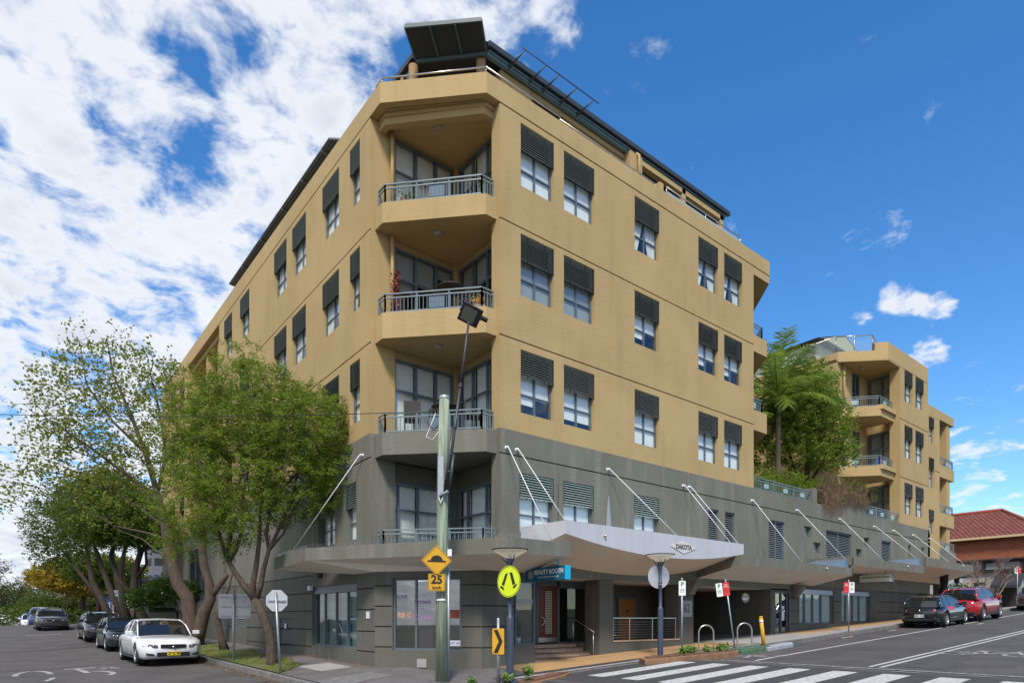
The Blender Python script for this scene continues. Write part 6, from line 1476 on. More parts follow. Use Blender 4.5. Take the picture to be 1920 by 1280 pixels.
    for s in (-1, 1):
        W = MB(); a0, a1 = .44, min(.82, Wd / 2 - .10)
        patch(W, s * a0, s * a1, lin(gz - .01, gz + .04), lin(gz + .075, gz + .135), .018, back=.16)
        hl_ = bm_fix(W.build('headlight', HEADL, t))
        W = MB()
        for q in (.54, .67): W.lathe((fxw(s * q, gz + .05) + .03, s * q, gz + .062), [(0, .0), (.034, .004), (.04, -.004)], 12, axis=(1, 0, 0))
        W.build('lamp_lens', CHR, hl_)
    # rear
    def rxw(y, z): return -edge(y, z, -1)
    for s in (-1, 1):
        W = MB(); zt_ = hood * .80
        if kind in ('hatch', 'wagon', 'suv'): P = [(s * .50, zt_ - .02), (s * .52, zt_ + .11), (s * .80, zt_ + .17), (s * .84, zt_ + .02), (s * .76, zt_ - .03)]
        else: P = [(s * .45, zt_ - .05), (s * .46, zt_ + .06), (s * .82, zt_ + .08), (s * .82, zt_ - .05)]
        v1 = [(rxw(y, z) - .035, y, z) for y, z in P]; v2 = [(p[0] + .20, p[1] * 1.035, p[2] + .02) for p in v1]; k = len(P)
        W.add(v1 + v2, [tuple(range(k))] + [(i, (i + 1) % k, k + (i + 1) % k, k + i) for i in range(k)]); bm_fix(W.build('tail_light', TAILL, t))
    if kind in ('hatch', 'wagon', 'suv'):
        W = MB(); W.bar((-h - .01, -.42, hood * .80 - .03), (-h - .01, .42, hood * .80 - .03), .02, .03); W.build('tailgate_strip', CHR, t)
        W = MB(); W.lathe((-h - .0, 0, hood * .80 + .05), [(0, .02), (.04, .015), (.04, 0)], 14, axis=(-1, 0, 0)); W.build('tailgate_badge', CHR, t)
    W = MB(); W.obox((-h + .05, 0, clear + .14), (.08, 0, 0), (0, Wd * .42, 0), (0, 0, .07)); b_ = W.build('rear_bumper_trim', TRIM if kind == 'suv' else paint, t); bevel(b_, .03)
    if plate_txt:
        for end in (1, -1):
            xx = (h + .055 if end > 0 else -h - .03); zz_ = (clear + .20 if end > 0 else (clear + .30 if kind != 'suv' else hood * .72)); W = MB(); W.obox((xx, 0, zz_), (.006, 0, 0), (0, .186, 0), (0, 0, .062)); p_ = W.build('number_plate', plate_col, t)
            lettering(plate_txt, .115, (xx + end * .009, 0, zz_), (0, end, 0), Z3, BLK, 'lettering', None, .001, stretch=.78, offset=.003).parent = p_
    if rails:
        W = MB()
        for s in (-1, 1): W.tube([(xb - .2, s * .56, zr - .02), (xb - .35, s * .56, zr + .045), (xc + .45, s * .56, zr + .045), (xc + .28, s * .56, zr - .03)], .016, 6)
        if rails == 2:
            for x in (xb - .55, xc + .75): W.bar((x, -.56, zr + .05), (x, .56, zr + .05), .035, .02)
        W.build('roof_rails', CHR if rails == 1 else TRIM, t)
    W = MB(); W.box(-h + .6, h - .6, -Wd / 2 + .25, Wd / 2 - .25, clear - .02, clear + .04); W.build('underbody', TRIM, t)
    # wiper cowl
    W = MB(); W.bar((xa + .02, -Wd * .4, belt - .01), (xa + .02, Wd * .4, belt - .01), .05, .02); W.build('cowl', TRIM, t)
    return t
WH = paintm('white_car_paint', (.78, .79, .81)); BK = paintm('black_car_paint', (.010, .012, .018), .15); DG = paintm('dark_grey_car_paint', (.045, .04, .045), .2); RD = paintm('red_car_paint', (.36, .008, .012), .2)
BL = paintm('blue_car_paint', (.01, .03, .20), .2); YP = mat('plate_yellow', (.75, .55, .02), .5); WP = WSG
GL_ = 'cars parked along the left street'; GR_ = 'cars parked along the right street'
def park_left(Yf, X, **k):
    L = k['L']; yc = Yf + L / 2; z = zroad(X, yc); return make_car(loc=(X, yc, z), rz=R_(-90), grp=GL_, **k)
park_left(22.3, 4.28, label='white sedan with a yellow number plate, the nearest car on the left street', paint=WH, L=4.95, Wd=1.87, H=1.45, kind='sedan', plate_txt='CP 62 BB', plate_col=YP)
park_left(30.6, 4.35, label='black wagon with a large chrome grille, parked right behind the white sedan', paint=BK, L=4.6, Wd=1.82, H=1.42, kind='wagon', front_style='big')
park_left(37.8, 4.25, label='black wagon with silver roof rails, third car from the corner on the left street', paint=BK, L=4.9, Wd=1.85, H=1.48, kind='wagon', rails=1)
park_left(51.0, 2.75, label='dark grey sedan parked at the crest of the left street', paint=DG, L=4.8, Wd=1.84, H=1.46, kind='sedan')
park_left(68, 2.9, label='blue off-roader parked behind the dark grey sedan on the crest', paint=BL, L=4.6, Wd=1.85, H=1.68, kind='suv', detail=False)
park_left(77, 2.5, label='white car just past the crest, nearer of the two white ones', paint=WH, L=4.5, Wd=1.8, H=1.45, kind='hatch', detail=False)
park_left(84, 2.1, label='white car past the crest, farther of the two white ones', paint=WH, L=4.5, Wd=1.8, H=1.45, kind='sedan', detail=False)
def park_right(X0, Yc, **k):
    L = k['L']; z0, z1 = zroad(X0 + 1, Yc), zroad(X0 + L - 1, Yc); t = make_car(loc=(X0 + L / 2, Yc, (z0 + z1) / 2 + .06), rz=0, grp=GR_, **k); t.rotation_euler = (0, -math.atan2(z1 - z0, L - 2), 0); return t
park_right(30.3, 10.1, label='black hatchback with roof bars, nearest car on the right street', paint=BK, L=3.8, Wd=1.62, H=1.30, kind='hatch', rails=2, wr=.29, plate_txt='DKU 12N', plate_col=WP)
park_right(35.0, 10.1, label='red off-roader with silver roof rails parked in front of the black hatchback', paint=RD, L=4.2, Wd=1.72, H=1.52, kind='suv', rails=1, plate_txt='BYA 72R', plate_col=YP, clear=.2, wr=.33)
park_right(47.0, 9.8, label='dark sedan cut by the right edge of the picture', paint=DG, L=4.7, Wd=1.84, H=1.5, kind='sedan')

# ------------------------------------------------------------------ things at the far end of the right street
BRK = mat('red_brick', (.36, .115, .055), .9, var=.35, vscale=2.5, stretch=(1, 1, 3), bump=.4)
def tilemat():
    m = bpy.data.materials.new('terracotta_tiles'); m.use_nodes = True; t = m.node_tree; b = t.nodes['Principled BSDF']; b.inputs['Roughness'].default_value = .85
    g = t.nodes.new('ShaderNodeTexCoord'); br = t.nodes.new('ShaderNodeTexBrick'); mp_ = t.nodes.new('ShaderNodeMapping'); mp_.inputs['Rotation'].default_value = (0, 0, R_(90))
    t.links.new(g.outputs['UV'], br.inputs['Vector']); br.inputs['Scale'].default_value = 1.0; br.inputs['Color1'].default_value = (.30, .085, .05, 1); br.inputs['Color2'].default_value = (.20, .045, .03, 1); br.inputs['Mortar'].default_value = (.03, .012, .01, 1)
    br.inputs['Brick Width'].default_value = .33; br.inputs['Row Height'].default_value = .30; br.inputs['Mortar Size'].default_value = .045; br.inputs['Bias'].default_value = -.1
    t.links.new(br.outputs['Color'], b.inputs['Base Color']); bp = t.nodes.new('ShaderNodeBump'); bp.inputs['Distance'].default_value = .06; t.links.new(br.outputs['Fac'], bp.inputs['Height']); bp.invert = True; t.links.new(bp.outputs[0], b.inputs['Normal'])
    return m
TILE = tilemat()
def roofmesh(parent, quads, name='roof', m=None):
    vs = []; fs = []; uv = []
    for q in quads:
        q = [Vector(p) for p in q]; e = (q[1] - q[0]).normalized(); n = e.cross(q[-1] - q[0]).normalized(); w = n.cross(e); b = len(vs)
        vs += [tuple(p) for p in q]; fs.append(tuple(range(b, b + len(q)))); uv += [((p - q[0]).dot(e), (p - q[0]).dot(w)) for p in q]
    W = MB(); W.add(vs, fs); o = W.build(name, m or TILE, parent); l = o.data.uv_layers.new(name='UVMap')
    for i, c in enumerate(uv): l.data[i].uv = c
    return o
t = thing('brick_house', (62, 18, 2), 'red brick building with a hipped terracotta tile roof at the top of the right street', 'house')
W = MB(); W.box(62, 72, 12.2, 34, 2, 8.15); W.build('wall', BRK, t)
roofmesh(t, [[(61.5, 34.5, 8.2), (61.5, 11.7, 8.2), (66.8, 16.0, 10.9), (66.8, 34.5, 10.9)], [(61.5, 11.7, 8.2), (72.5, 11.7, 8.2), (66.8, 16.0, 10.9)], [(72.5, 11.7, 8.2), (72.5, 34.5, 8.2), (66.8, 34.5, 10.9), (66.8, 16, 10.9)]])
W = MB(); W.box(61.42, 61.5, 11.62, 34.5, 8.02, 8.2); W.box(61.5, 72.5, 11.62, 11.7, 8.02, 8.2); W.build('gutter', mat('cream_gutter', (.55, .42, .24), .6), t)
W = MB(); W.tube([(66.8, 16, 10.95), (66.8, 34.5, 10.95)], .14, 6); W.tube([(66.8, 16, 10.95), (61.6, 11.8, 8.3)], .12, 6); W.tube([(66.8, 16, 10.95), (72.4, 11.8, 8.3)], .12, 6); W.build('ridge_tiles', mat('ridge_terracotta', (.30, .07, .04), .8), t)
for y in (21.0, 22.0): W = MB(); W.lathe((63.7, y, 9.25), [(.13, 0), (.13, .45), (.19, .47), (.0, .6)], 10); W.build('roof_vent', TRIM, t)
t = thing('brick_house', (80, 10, 3), 'second tiled roof showing at the right edge behind the brick building', 'house')
W = MB(); W.box(78, 88, 6, 16, 3, 9); W.build('wall', BRK, t); roofmesh(t, [[(77.5, 16.5, 9), (77.5, 5.5, 9), (83, 9, 12.2), (83, 13, 12.2)], [(77.5, 5.5, 9), (88.5, 5.5, 9), (83, 9, 12.2)], [(88.5, 16.5, 9), (77.5, 16.5, 9), (83, 13, 12.2)], [(88.5, 5.5, 9), (88.5, 16.5, 9), (83, 13, 12.2), (83, 9, 12.2)]])
# low shop building with dark parapet in front of it
REND = mat('weathered_render', (.42, .38, .33), .9, var=.45, vscale=.7, col2=(.24, .23, .22), bump=.3)
t = thing('shop_building', (52, 14, 2), 'low rendered shop with a dark parapet in front of the brick building', 'shop')
W = MB(); W.box(54, 61, 12.0, 24, 1.8, 4.9); W.build('wall', REND, t)
W = MB(); W.box(53.8, 61.2, 11.6, 24.2, 4.9, 5.68); W.box(53.5, 61.3, 11.3, 24.4, 5.68, 5.78); W.build('parapet', mat('charcoal_cladding', (.035, .028, .032), .7, var=.3), t)
W = MB(); W.box(53.77, 53.8, 11.9, 13.8, 5.05, 5.5); W.build('clerestory', mat('pale_glass', (.25, .29, .30), .2), t)
W = MB(); W.box(53.97, 54, 15.2, 16.9, 2.3, 4.6); W.build('mural', mat('blue_grey_mural', (.30, .33, .42), .8, var=.6, vscale=1.6, col2=(.55, .57, .60)), t)
W = MB(); W.box(53.97, 54, 13.9, 14.6, 2.1, 4.2); W.box(53.97, 54, 12.1, 13.3, 2.2, 4.6); W.build('doorway', DARKROOM, t)
W = MB(); W.add([(52.4, 11.6, 3.9), (52.4, 13.2, 3.9), (54, 13.2, 4.8), (54, 11.6, 4.8), (52.4, 11.6, 3.7), (52.4, 13.2, 3.7)], [(0, 1, 2, 3), (0, 1, 5, 4), (0, 3, 4), (1, 2, 5)]); W.build('awning', mat('black_awning', (.03, .03, .035), .7), t)
W = MB(); W.box(44.8, 53.8, 15.2, 15.4, 1.8, 3.6); W.build('side_wall', mat('stained_white_wall', (.50, .47, .44), .9, var=.5, vscale=.8, col2=(.30, .28, .26)), t)
# café: patio heater, folded umbrella, give way sign, fence
x, y = 42.2, 12.2; zb = zpath(x, y); t = thing('patio_heater', (x, y, zb), 'black mushroom patio heater outside the café at the end of the flats', 'patio heater')
W = MB(); W.lathe((x, y, zb), [(.22, 0), (.22, .6), (.05, .65), (.035, 1.7), (.12, 1.75), (.14, 2.0), (.06, 2.05)], 14); W.build('body', TRIM, t); W = MB(); W.lathe((x, y, zb), [(.55, 2.02), (.5, 2.06), (.05, 2.2), (0, 2.2)], 20); W.build('reflector', mat('heater_hood', (.08, .075, .07), .4, metal=.5), t)
x, y = 39.5, 12.0; zb = zpath(x, y); t = thing('folded_umbrella', (x, y, zb), 'folded black café umbrella under the last canopy', 'umbrella')
W = MB(); W.tube([(x, y, zb), (x, y, zb + 2.7)], .03, 8); W.build('pole', TRIM, t); W = MB(); W.lathe((x, y, zb), [(.12, .95), (.24, 1.15), (.26, 1.4), (.15, 1.6), (.20, 1.8), (.20, 2.3), (.08, 2.65), (0, 2.7)], 9); W.build('canopy', mat('black_cloth', (.012, .012, .014), .9), t)
W = MB(); 
for k in range(9): W.bar((35.3 + .75 * k, 11.35, zpath(35.3 + .75 * k, 11.35)), (35.3 + .75 * k, 11.35, zpath(35.3 + .75 * k, 11.35) + .9), .04)
for dz in (.45, .9): W.bar((35.3, 11.35, zpath(35.3, 11.35) + dz), (41.3, 11.35, zpath(41.3, 11.35) + dz), .035)
o = W.build('cafe_barrier', TRIM); tag(o, 'low black rail barrier in front of the café tables', 'barrier')
psign(50.5, 11.3, 2.6, (0, 0, 0), ((-.11, 'P'), (.11, 'N')), 'small white and red sign post at the right edge beside the bare trees')
x, y = 47.0, 13.6; zb = 2.1; t = thing('give_way_sign', (x, y, zb), 'red and white give way triangle on a post beyond the café', 'road sign')
W = MB(); W.tube([(x, y, zb), (x, y, zb + 2.5)], .03, 8); W.build('post', STEEL, t); plate(t, 'triangle', [(-.42, .35), (.42, .35), (0, -.38)], Vector((x, y, zb + 2.2)) - view * .05, vr, RED); plate(t, 'triangle_centre', [(-.26, .25), (.26, .25), (0, -.2)], Vector((x, y, zb + 2.2)) - view * .06, vr, WSG)
hoop(47.5, 11.6, 'steel bicycle hoop outside the shop at the top of the right street')

# ------------------------------------------------------------------ things at the far end of the left street
x, y = 6.6, 36.0; zb = zpath(6.6, 36)
KG = mat('kiosk_green', (.045, .065, .052), .6, var=.15)
t = thing('electrical_kiosk', (7.4, 40.5, zb), 'dark green electrical kiosk with a sloping lid on the left footpath', 'electrical kiosk')
W = MB(); W.box(6.2, 7.55, 38.5, 42.5, zb - .2, zb + 1.55); W.build('cabinet', KG, t); W = MB(); W.add([(6.1, 38.35, zb + 1.55), (7.6, 38.35, zb + 1.55), (7.6, 42.6, zb + 1.55), (6.1, 42.6, zb + 1.55), (6.85, 38.35, zb + 1.8), (6.85, 42.6, zb + 1.8)], [(0, 3, 5, 4), (1, 4, 5, 2), (0, 4, 1), (3, 2, 5)]); W.build('lid', KG, t)
W = MB(); W.box(6.18, 6.2, 38.8, 40.2, zb + .15, zb + 1.35); W.box(6.18, 6.2, 40.6, 42.0, zb + .15, zb + 1.35); W.build('door', mat('kiosk_door', (.06, .085, .07), .6), t)
t = thing('timber_fence', (7.0, 46, 1), 'weathered orange timber paling fence beyond the green kiosk', 'fence'); W = MB()
for i in range(60): W.box(6.6 + .0 * i, 6.63, 44 + .16 * i, 44.15 + .16 * i, .6, 2.15 + .03 * math.sin(i * 7))
W.build('palings', mat('orange_timber_fence', (.32, .17, .08), .85, var=.3, vscale=5), t); W = MB(); W.box(6.63, 6.68, 44, 53.5, 1.0, 1.1); W.box(6.63, 6.68, 44, 53.5, 1.8, 1.9); W.build('rails', MATS['orange_timber_fence'], t)
def house(x, y, w, d, h, m, rm, lab, rh=1.6):
    z = zroad(5, y); t = thing('house', (x, y, z), lab, 'house'); W = MB(); W.box(x, x + w, y, y + d, z - 1, z + h); W.build('wall', m, t)
    roofmesh(t, [[(x - .4, y + d + .4, z + h), (x - .4, y - .4, z + h), (x + w / 2, y + 1.5, z + h + rh), (x + w / 2, y + d - 1.5, z + h + rh)], [(x - .4, y - .4, z + h), (x + w + .4, y - .4, z + h), (x + w / 2, y + 1.5, z + h + rh)], [(x + w + .4, y - .4, z + h), (x + w + .4, y + d + .4, z + h), (x + w / 2, y + d - 1.5, z + h + rh), (x + w / 2, y + 1.5, z + h + rh)]], m=rm)
    for k in range(3):
        W = MB(); yy = y + d * (.2 + .28 * k); W.box(x - .03, x + .0, yy, yy + .9, z + 1, z + 2.3); f_ = W.build('window', WHITEP, t); W = MB(); W.box(x - .04, x - .03, yy + .08, yy + .82, z + 1.08, z + 2.22); W.build('pane', DARKROOM, f_)
        W = MB(); W.box(x + w * (.15 + .3 * k), x + w * (.15 + .3 * k) + .8, y - .03, y, z + 1, z + 2.3); W.build('window', DARKROOM, t)
    return t
house(8.5, 56, 8, 10, 3.4, mat('cream_house', (.55, .52, .45), .85), ROOFM, 'cream house with a dark roof, half hidden behind the street trees on the left street')
house(8.8, 72, 8, 9, 3.2, mat('blue_house', (.05, .09, .22), .8), ROOFM, 'blue fronted house beyond the cream one on the left street')
t = thing('rubbish_bin', (6.2, 50, zpath(6.2, 50)), 'dark green wheelie bin with a red lid on the left footpath', 'rubbish bin'); zb = zpath(6.2, 50); W = MB(); W.box(5.9, 6.5, 49.7, 50.3, zb, zb + .95); W.build('bin_body', KG, t); W = MB(); W.box(5.86, 6.54, 49.66, 50.34, zb + .95, zb + 1.03); W.build('lid', RED, t)
t = thing('apartment_tower', (30, 110, 0), 'small grey tower block far behind the left street trees', 'tower'); W = MB(); W.box(16.5, 20, 100, 105, 0, 13.5); W.build('wall', mat('tower_grey', (.15, .16, .19), .8), t); W = MB()
for k in range(5): W.box(16.45, 16.5, 100.3, 104.7, 2.2 + 2.3 * k, 3.2 + 2.3 * k); W.box(16.8, 19.7, 99.95, 100, 2.2 + 2.3 * k, 3.2 + 2.3 * k)
W.build('window', DARKROOM, t)

# ------------------------------------------------------------------ trees
BARK = mat('grey_brown_bark', (.105, .078, .058), .95, var=.5, vscale=5, stretch=(3, 3, .8), bump=1.0, bscale=25)
BARKD = mat('dark_bark', (.060, .047, .036), .95, var=.4, vscale=5, bump=.8)
def leafmat(name, c1, c2, c3=None):
    m = bpy.data.materials.new(name); m.use_nodes = True; t = m.node_tree; b = t.nodes['Principled BSDF']; b.inputs['Roughness'].default_value = .55; b.inputs['Specular IOR Level'].default_value = .3
    g = t.nodes.new('ShaderNodeTexCoord'); n = t.nodes.new('ShaderNodeTexNoise'); n.inputs['Scale'].default_value = 1.7; n.inputs['Detail'].default_value = 8; n.inputs['Roughness'].default_value = .8
    t.links.new(g.outputs['Object'], n.inputs['Vector']); r = t.nodes.new('ShaderNodeValToRGB'); r.color_ramp.elements[0].position = .36; r.color_ramp.elements[0].color = (*c1, 1); r.color_ramp.elements[1].position = .62; r.color_ramp.elements[1].color = (*c2, 1)
    if c3: e = r.color_ramp.elements.new(.74); e.color = (*c3, 1)
    t.links.new(n.outputs[0], r.inputs[0]); t.links.new(r.outputs[0], b.inputs['Base Color'])
    tr = t.nodes.new('ShaderNodeBsdfTranslucent'); t.links.new(r.outputs[0], tr.inputs[0]); x = t.nodes.new('ShaderNodeMixShader'); x.inputs[0].default_value = .55
    o = t.nodes['Material Output']; t.links.new(b.outputs[0], x.inputs[1]); t.links.new(tr.outputs[0], x.inputs[2]); t.links.new(x.outputs[0], o.inputs[0]); return m
def crown(lobes, n, spray, per, shell=.35, droop=0.0, flat=1.0):
    """points along short sprays spread through a set of lobes (centre, radii)"""
    vol = np.array([l[1][0] * l[1][1] * l[1][2] for l in lobes]) ** .8; vol /= vol.sum(); out = []
    idx = rng.choice(len(lobes), n, p=vol)
    d = rng.normal(size=(n, 3)); d /= np.linalg.norm(d, axis=1)[:, None]; rad = (shell + (1 - shell) * rng.random(n)) ** .6
    c = np.array([lobes[i][0] for i in idx]); r = np.array([lobes[i][1] for i in idx]); p = c + d * r * rad[:, None]
    dirv = d * .8 + rng.normal(size=(n, 3)) * .5; dirv[:, 2] = dirv[:, 2] * flat - droop; dirv /= np.linalg.norm(dirv, axis=1)[:, None]
    s = rng.random((n, per, 1)); q = p[:, None, :] + dirv[:, None, :] * s * spray + rng.normal(size=(n, per, 3)) * spray * .10
    return q.reshape(-1, 3), p, dirv
def limbs(W, base, paths, k, depth=0.0, rs=1.0, n=8):
    """paths: lists of (dx, dz, r, dy) in metres: dx to the picture's right, dz up, dy away"""
    for P in paths:
        W.tube([tuple(Vector(base) + vr * a + Z3 * b + view * (d_[0] if d_ else 0)) for a, b, r, *d_ in P], [p[2] * rs for p in P], n)
def twigs(W, anchors, pts, m, r0=.02):
    """thin branches from the nearest limb end to spray bases"""
    A = [np.array(a) for a in anchors]; pts = np.asarray(pts); A = np.array(A); D = np.sqrt(((pts[:, None, :] - A[None]) ** 2).sum(2)).min(1)
    pool = list(A); rad = [r0 * 1.3] * len(pool)
    for i in np.argsort(D):
        p = pts[i]; Q = np.array(pool); dd = ((Q - p) ** 2).sum(1); j = int(np.argmin(dd)); a = Vector(Q[j]); b = Vector(p); L = (b - a).length
        if L > 1.5: continue
        mid = a.lerp(b, .5) + Vector(rng.normal(size=3)) * .08 * L; r = max(rad[j] * .82, r0 * .22)
        W.tube([tuple(a), tuple(mid), tuple(b)], [r, r * .8, r * .6], 4, cap=False); pool.append(p); rad.append(r * .8)
def tree(name, base, label, cat, paths, lobes, leaf, nspray, spray, per, size, bark=BARK, aspect=.4, ntw=140, droop=0, shell=.3, grp=None, tw=.02, trunk_n=10, curl=.3, ldroop=0):
    t = thing(name, base, label, cat, grp); W = MB(); limbs(W, base, paths, 1, n=trunk_n); tb = W.build('trunk', bark, t)
    L = [(Vector(base) + vr * a + Z3 * b + view * c_, r) for a, b, c_, r in lobes]
    L = [((l[0].x, l[0].y, l[0].z), l[1] if isinstance(l[1], tuple) else (l[1],) * 3) for l in L]
    q, p, dv = crown(L, nspray, spray, per, shell=shell, droop=droop)
    if ntw:
        anc = []
        for P in paths:
            for (a0, b0, r0, *d0_), (a1, b1, r1, *d1_) in zip(P[(len(P) - 1) // 2:], P[(len(P) - 1) // 2 + 1:]):
                for s in (.3, .65, 1): anc.append(tuple(Vector(base) + vr * (a0 + (a1 - a0) * s) + Z3 * (b0 + (b1 - b0) * s) + view * ((d0_[0] if d0_ else 0) * (1 - s) + (d1_[0] if d1_ else 0) * s)))
        W = MB(); twigs(W, anc, p[:ntw], bark, tw); W.build('branches', bark, t)
    leafcloud('crown', q, size, leaf, t, aspect, curl=curl, droop=ldroop); return t
def px2(pts, bx, by, k):     # picture offsets in pixels -> metres at the tree's distance
    return [((a - bx) * k, (by - b) * k, r, *d) for a, b, r, *d in pts]
# near street tree with fine drooping foliage
k = .0153; bx, by = 507, 1245
LF_A = leafmat('bottlebrush_leaf', (.09, .145, .022), (.31, .39, .05), (.66, .66, .12))
pa = [px2([(510, 1252, .19), (508, 1235, .145), (504, 1185, .13), (492, 1153, .13), (477, 1122, .12)], bx, by, k),
      px2([(477, 1122, .10), (455, 1095, .085), (438, 1070, .075), (422, 1041, .06), (408, 992, .045), (395, 930, .03), (380, 850, .03, -.5)], bx, by, k),
      px2([(424, 1045, .06), (430, 1010, .055), (428, 960, .045), (440, 880, .03, .5)], bx, by, k),
      px2([(430, 1050, .06), (442, 1030, .055), (452, 995, .045), (455, 930, .035), (470, 850, .03)], bx, by, k),
      px2([(475, 1125, .10), (473, 1094, .085), (479, 1061, .075), (485, 1015, .06), (487, 960, .045), (500, 880, .04), (490, 800, .03, .5), (465, 700, .02)], bx, by, k),
      px2([(480, 1122, .09), (488, 1095, .08), (493, 1066, .07), (503, 1030, .055), (520, 995, .05), (545, 940, .04), (570, 870, .03, -.4)], bx, by, k),
      px2([(503, 1030, .05), (498, 1000, .05), (508, 940, .04), (540, 880, .03, .6)], bx, by, k), px2([(505, 1028, .05), (530, 1000, .035), (548, 955, .03), (600, 880, .02)], bx, by, k)]
lo = [(480, 775, .9, 88, 0), (400, 785, 1, 72, .3), (560, 810, .9, 80, -.3), (618, 815, .6, 52, 0), (365, 860, .7, 60, .2), (440, 890, 1, 88, 0), (535, 895, .9, 78, .1), (605, 870, .6, 50, 0), (340, 725, .6, 42, .3), (440, 712, .7, 52, 0), (370, 940, .7, 66, -.3), (470, 955, .8, 62, 0), (455, 662, .3, 22, 0), (520, 735, .6, 48, 0), (345, 800, .6, 48, 0), (570, 935, .5, 40, 0), (640, 790, .35, 32, 0), (335, 995, .5, 42, 0), (590, 775, .5, 44, 0), (420, 1000, .5, 34, 0), (620, 910, .4, 30, 0)]
lobes = [((a - bx) * k, (by - b) * k, dy, (r * k, r * k * 1.15, r * k)) for a, b, _, r, dy in lo]
tree('street_tree', (6.06, 18.5, zpath(6.06, 18.5)), 'nearest street tree, crooked brown trunk and dense light green drooping foliage, on the grass verge', 'tree', pa, lobes, LF_A, 2950, .36, 38, .094, aspect=.26, droop=.35, ntw=260, grp='street trees on the left verge', tw=.022, ldroop=.25)
# loose leaved tree behind it
k = .0218; bx, by = 352, 1212; base = (6.2, 28.4, zpath(6.2, 28.4))
LF_B = leafmat('plane_leaf', (.16, .20, .035), (.30, .34, .06), (.40, .40, .09))
pa = [px2([(353, 1218, .42), (349, 1183, .33), (344, 1153, .28), (339, 1118, .27), (322, 1094, .25), (312, 1061, .23), (303, 1021, .20), (298, 985, .17), (285, 930, .13), (265, 860, .10), (235, 780, .07), (200, 700, .04), (190, 640, .02)], bx, by, k),
      px2([(356, 1200, .33), (362, 1183, .27), (371, 1147, .25), (383, 1122, .22), (381, 1094, .18), (371, 1061, .17), (366, 1021, .16), (368, 996, .14), (375, 930, .1), (360, 860, .06)], bx, by, k),
      px2([(385, 1118, .14), (395, 1103, .13), (410, 1083, .11), (415, 1076, .10)], bx, by, k),
      px2([(290, 950, .10), (240, 900, .07), (180, 850, .05, -.5), (110, 800, .03, -.8), (70, 780, .015)], bx, by, k), px2([(284, 925, .08), (300, 850, .06), (285, 760, .04), (270, 700, .02)], bx, by, k),
      px2([(298, 990, .08), (250, 950, .06), (190, 920, .045, .5), (120, 890, .03), (40, 880, .015)], bx, by, k), px2([(262, 850, .06), (200, 790, .045), (150, 720, .03), (140, 650, .015)], bx, by, k), px2([(300, 1010, .06), (270, 1000, .045), (200, 985, .03), (120, 930, .02), (30, 905, .01)], bx, by, k),
      px2([(310, 1050, .05), (285, 1035, .04), (255, 1010, .03), (200, 990, .015)], bx, by, k)]
lo = [(150, 690, 62, 0), (215, 705, 75, .8), (110, 765, 70, -.5), (200, 800, 85, 0), (65, 830, 48, 0), (285, 745, 62, .4), (130, 865, 75, .5), (240, 875, 65, 0), (60, 900, 45, -.4), (20, 905, 26, 0), (145, 625, 24, 0), (225, 640, 34, 0), (110, 680, 28, 0), (300, 840, 55, 0), (180, 930, 60, 0), (290, 690, 35, 0), (85, 705, 20, 0), (40, 770, 24, 0), (-20, 930, 40, 0)]
lobes = [((a - bx) * k, (by - b) * k, dy, (r * k, r * k * 1.1, r * k)) for a, b, r, dy in lo]
tree('street_tree', base, 'tall double trunked tree with sparse loose leaves, behind the white sedan', 'tree', pa, lobes, LF_B, 1700, .5, 7, .14, aspect=.62, ntw=800, grp='street trees on the left verge', tw=.018, shell=.1)
# stump-like leaning little trunk
base = (6.5, 25.1, zpath(6.5, 25.1) - .02); t = thing('tree', base, 'short leafless leaning trunk on the grass behind the direction sign', 'tree', 'street trees on the left verge'); W = MB()
k = .0205; limbs(W, base, [px2([(426, 1226, .20), (420, 1205, .13), (415, 1180, .115), (411, 1163, .12), (418, 1150, .09), (424, 1128, .075), (432, 1112, .06), (440, 1080, .04)], 424, 1224, k), px2([(411, 1165, .07), (406, 1160, .06), (406, 1150, .05)], 424, 1224, k)], 1); W.build('trunk', BARK, t)
# row of dark evergreens further on
LF_C = leafmat('dark_evergreen_leaf', (.055, .095, .018), (.15, .21, .032), (.25, .29, .045))
def row_tree(x, y, lab, trunks, lobs, seed, leaf=LF_C, n=2300, size=.16, bark=BARKD, per=10, ntw=120, grp='street trees on the left verge'):
    b = (x, y, zpath(x, y)); return tree('street_tree', b, lab, 'tree', trunks, lobs, leaf, n, .5, per, size, bark=bark, aspect=.5, ntw=ntw, grp=grp, tw=.03)
row_tree(6.3, 37.5, 'leaning dark trunked tree beside the green kiosk, first of the dense evergreen row', [[(0, -.2, .28), (-.55, 1.0, .22), (-1.1, 2.2, .2), (-1.0, 3.4, .17), (-.75, 4.4, .12), (-.9, 5.4, .06)], [(-1.1, 2.1, .17), (-1.9, 3.0, .14), (-2.3, 4.2, .1), (-2.0, 5.4, .05)], [(-1.0, 3.0, .1), (-.4, 3.8, .08), (-.5, 5.0, .05)]],
         [(-1.2, 6.0, 0, (2.0, 2.0, 1.3)), (-2.8, 6.2, .3, (1.7, 1.7, 1.4)), (-.2, 5.6, 0, (1.3, 1.3, .9)), (-1.9, 7.4, 0, (1.5, 1.5, 1.0))], 1)
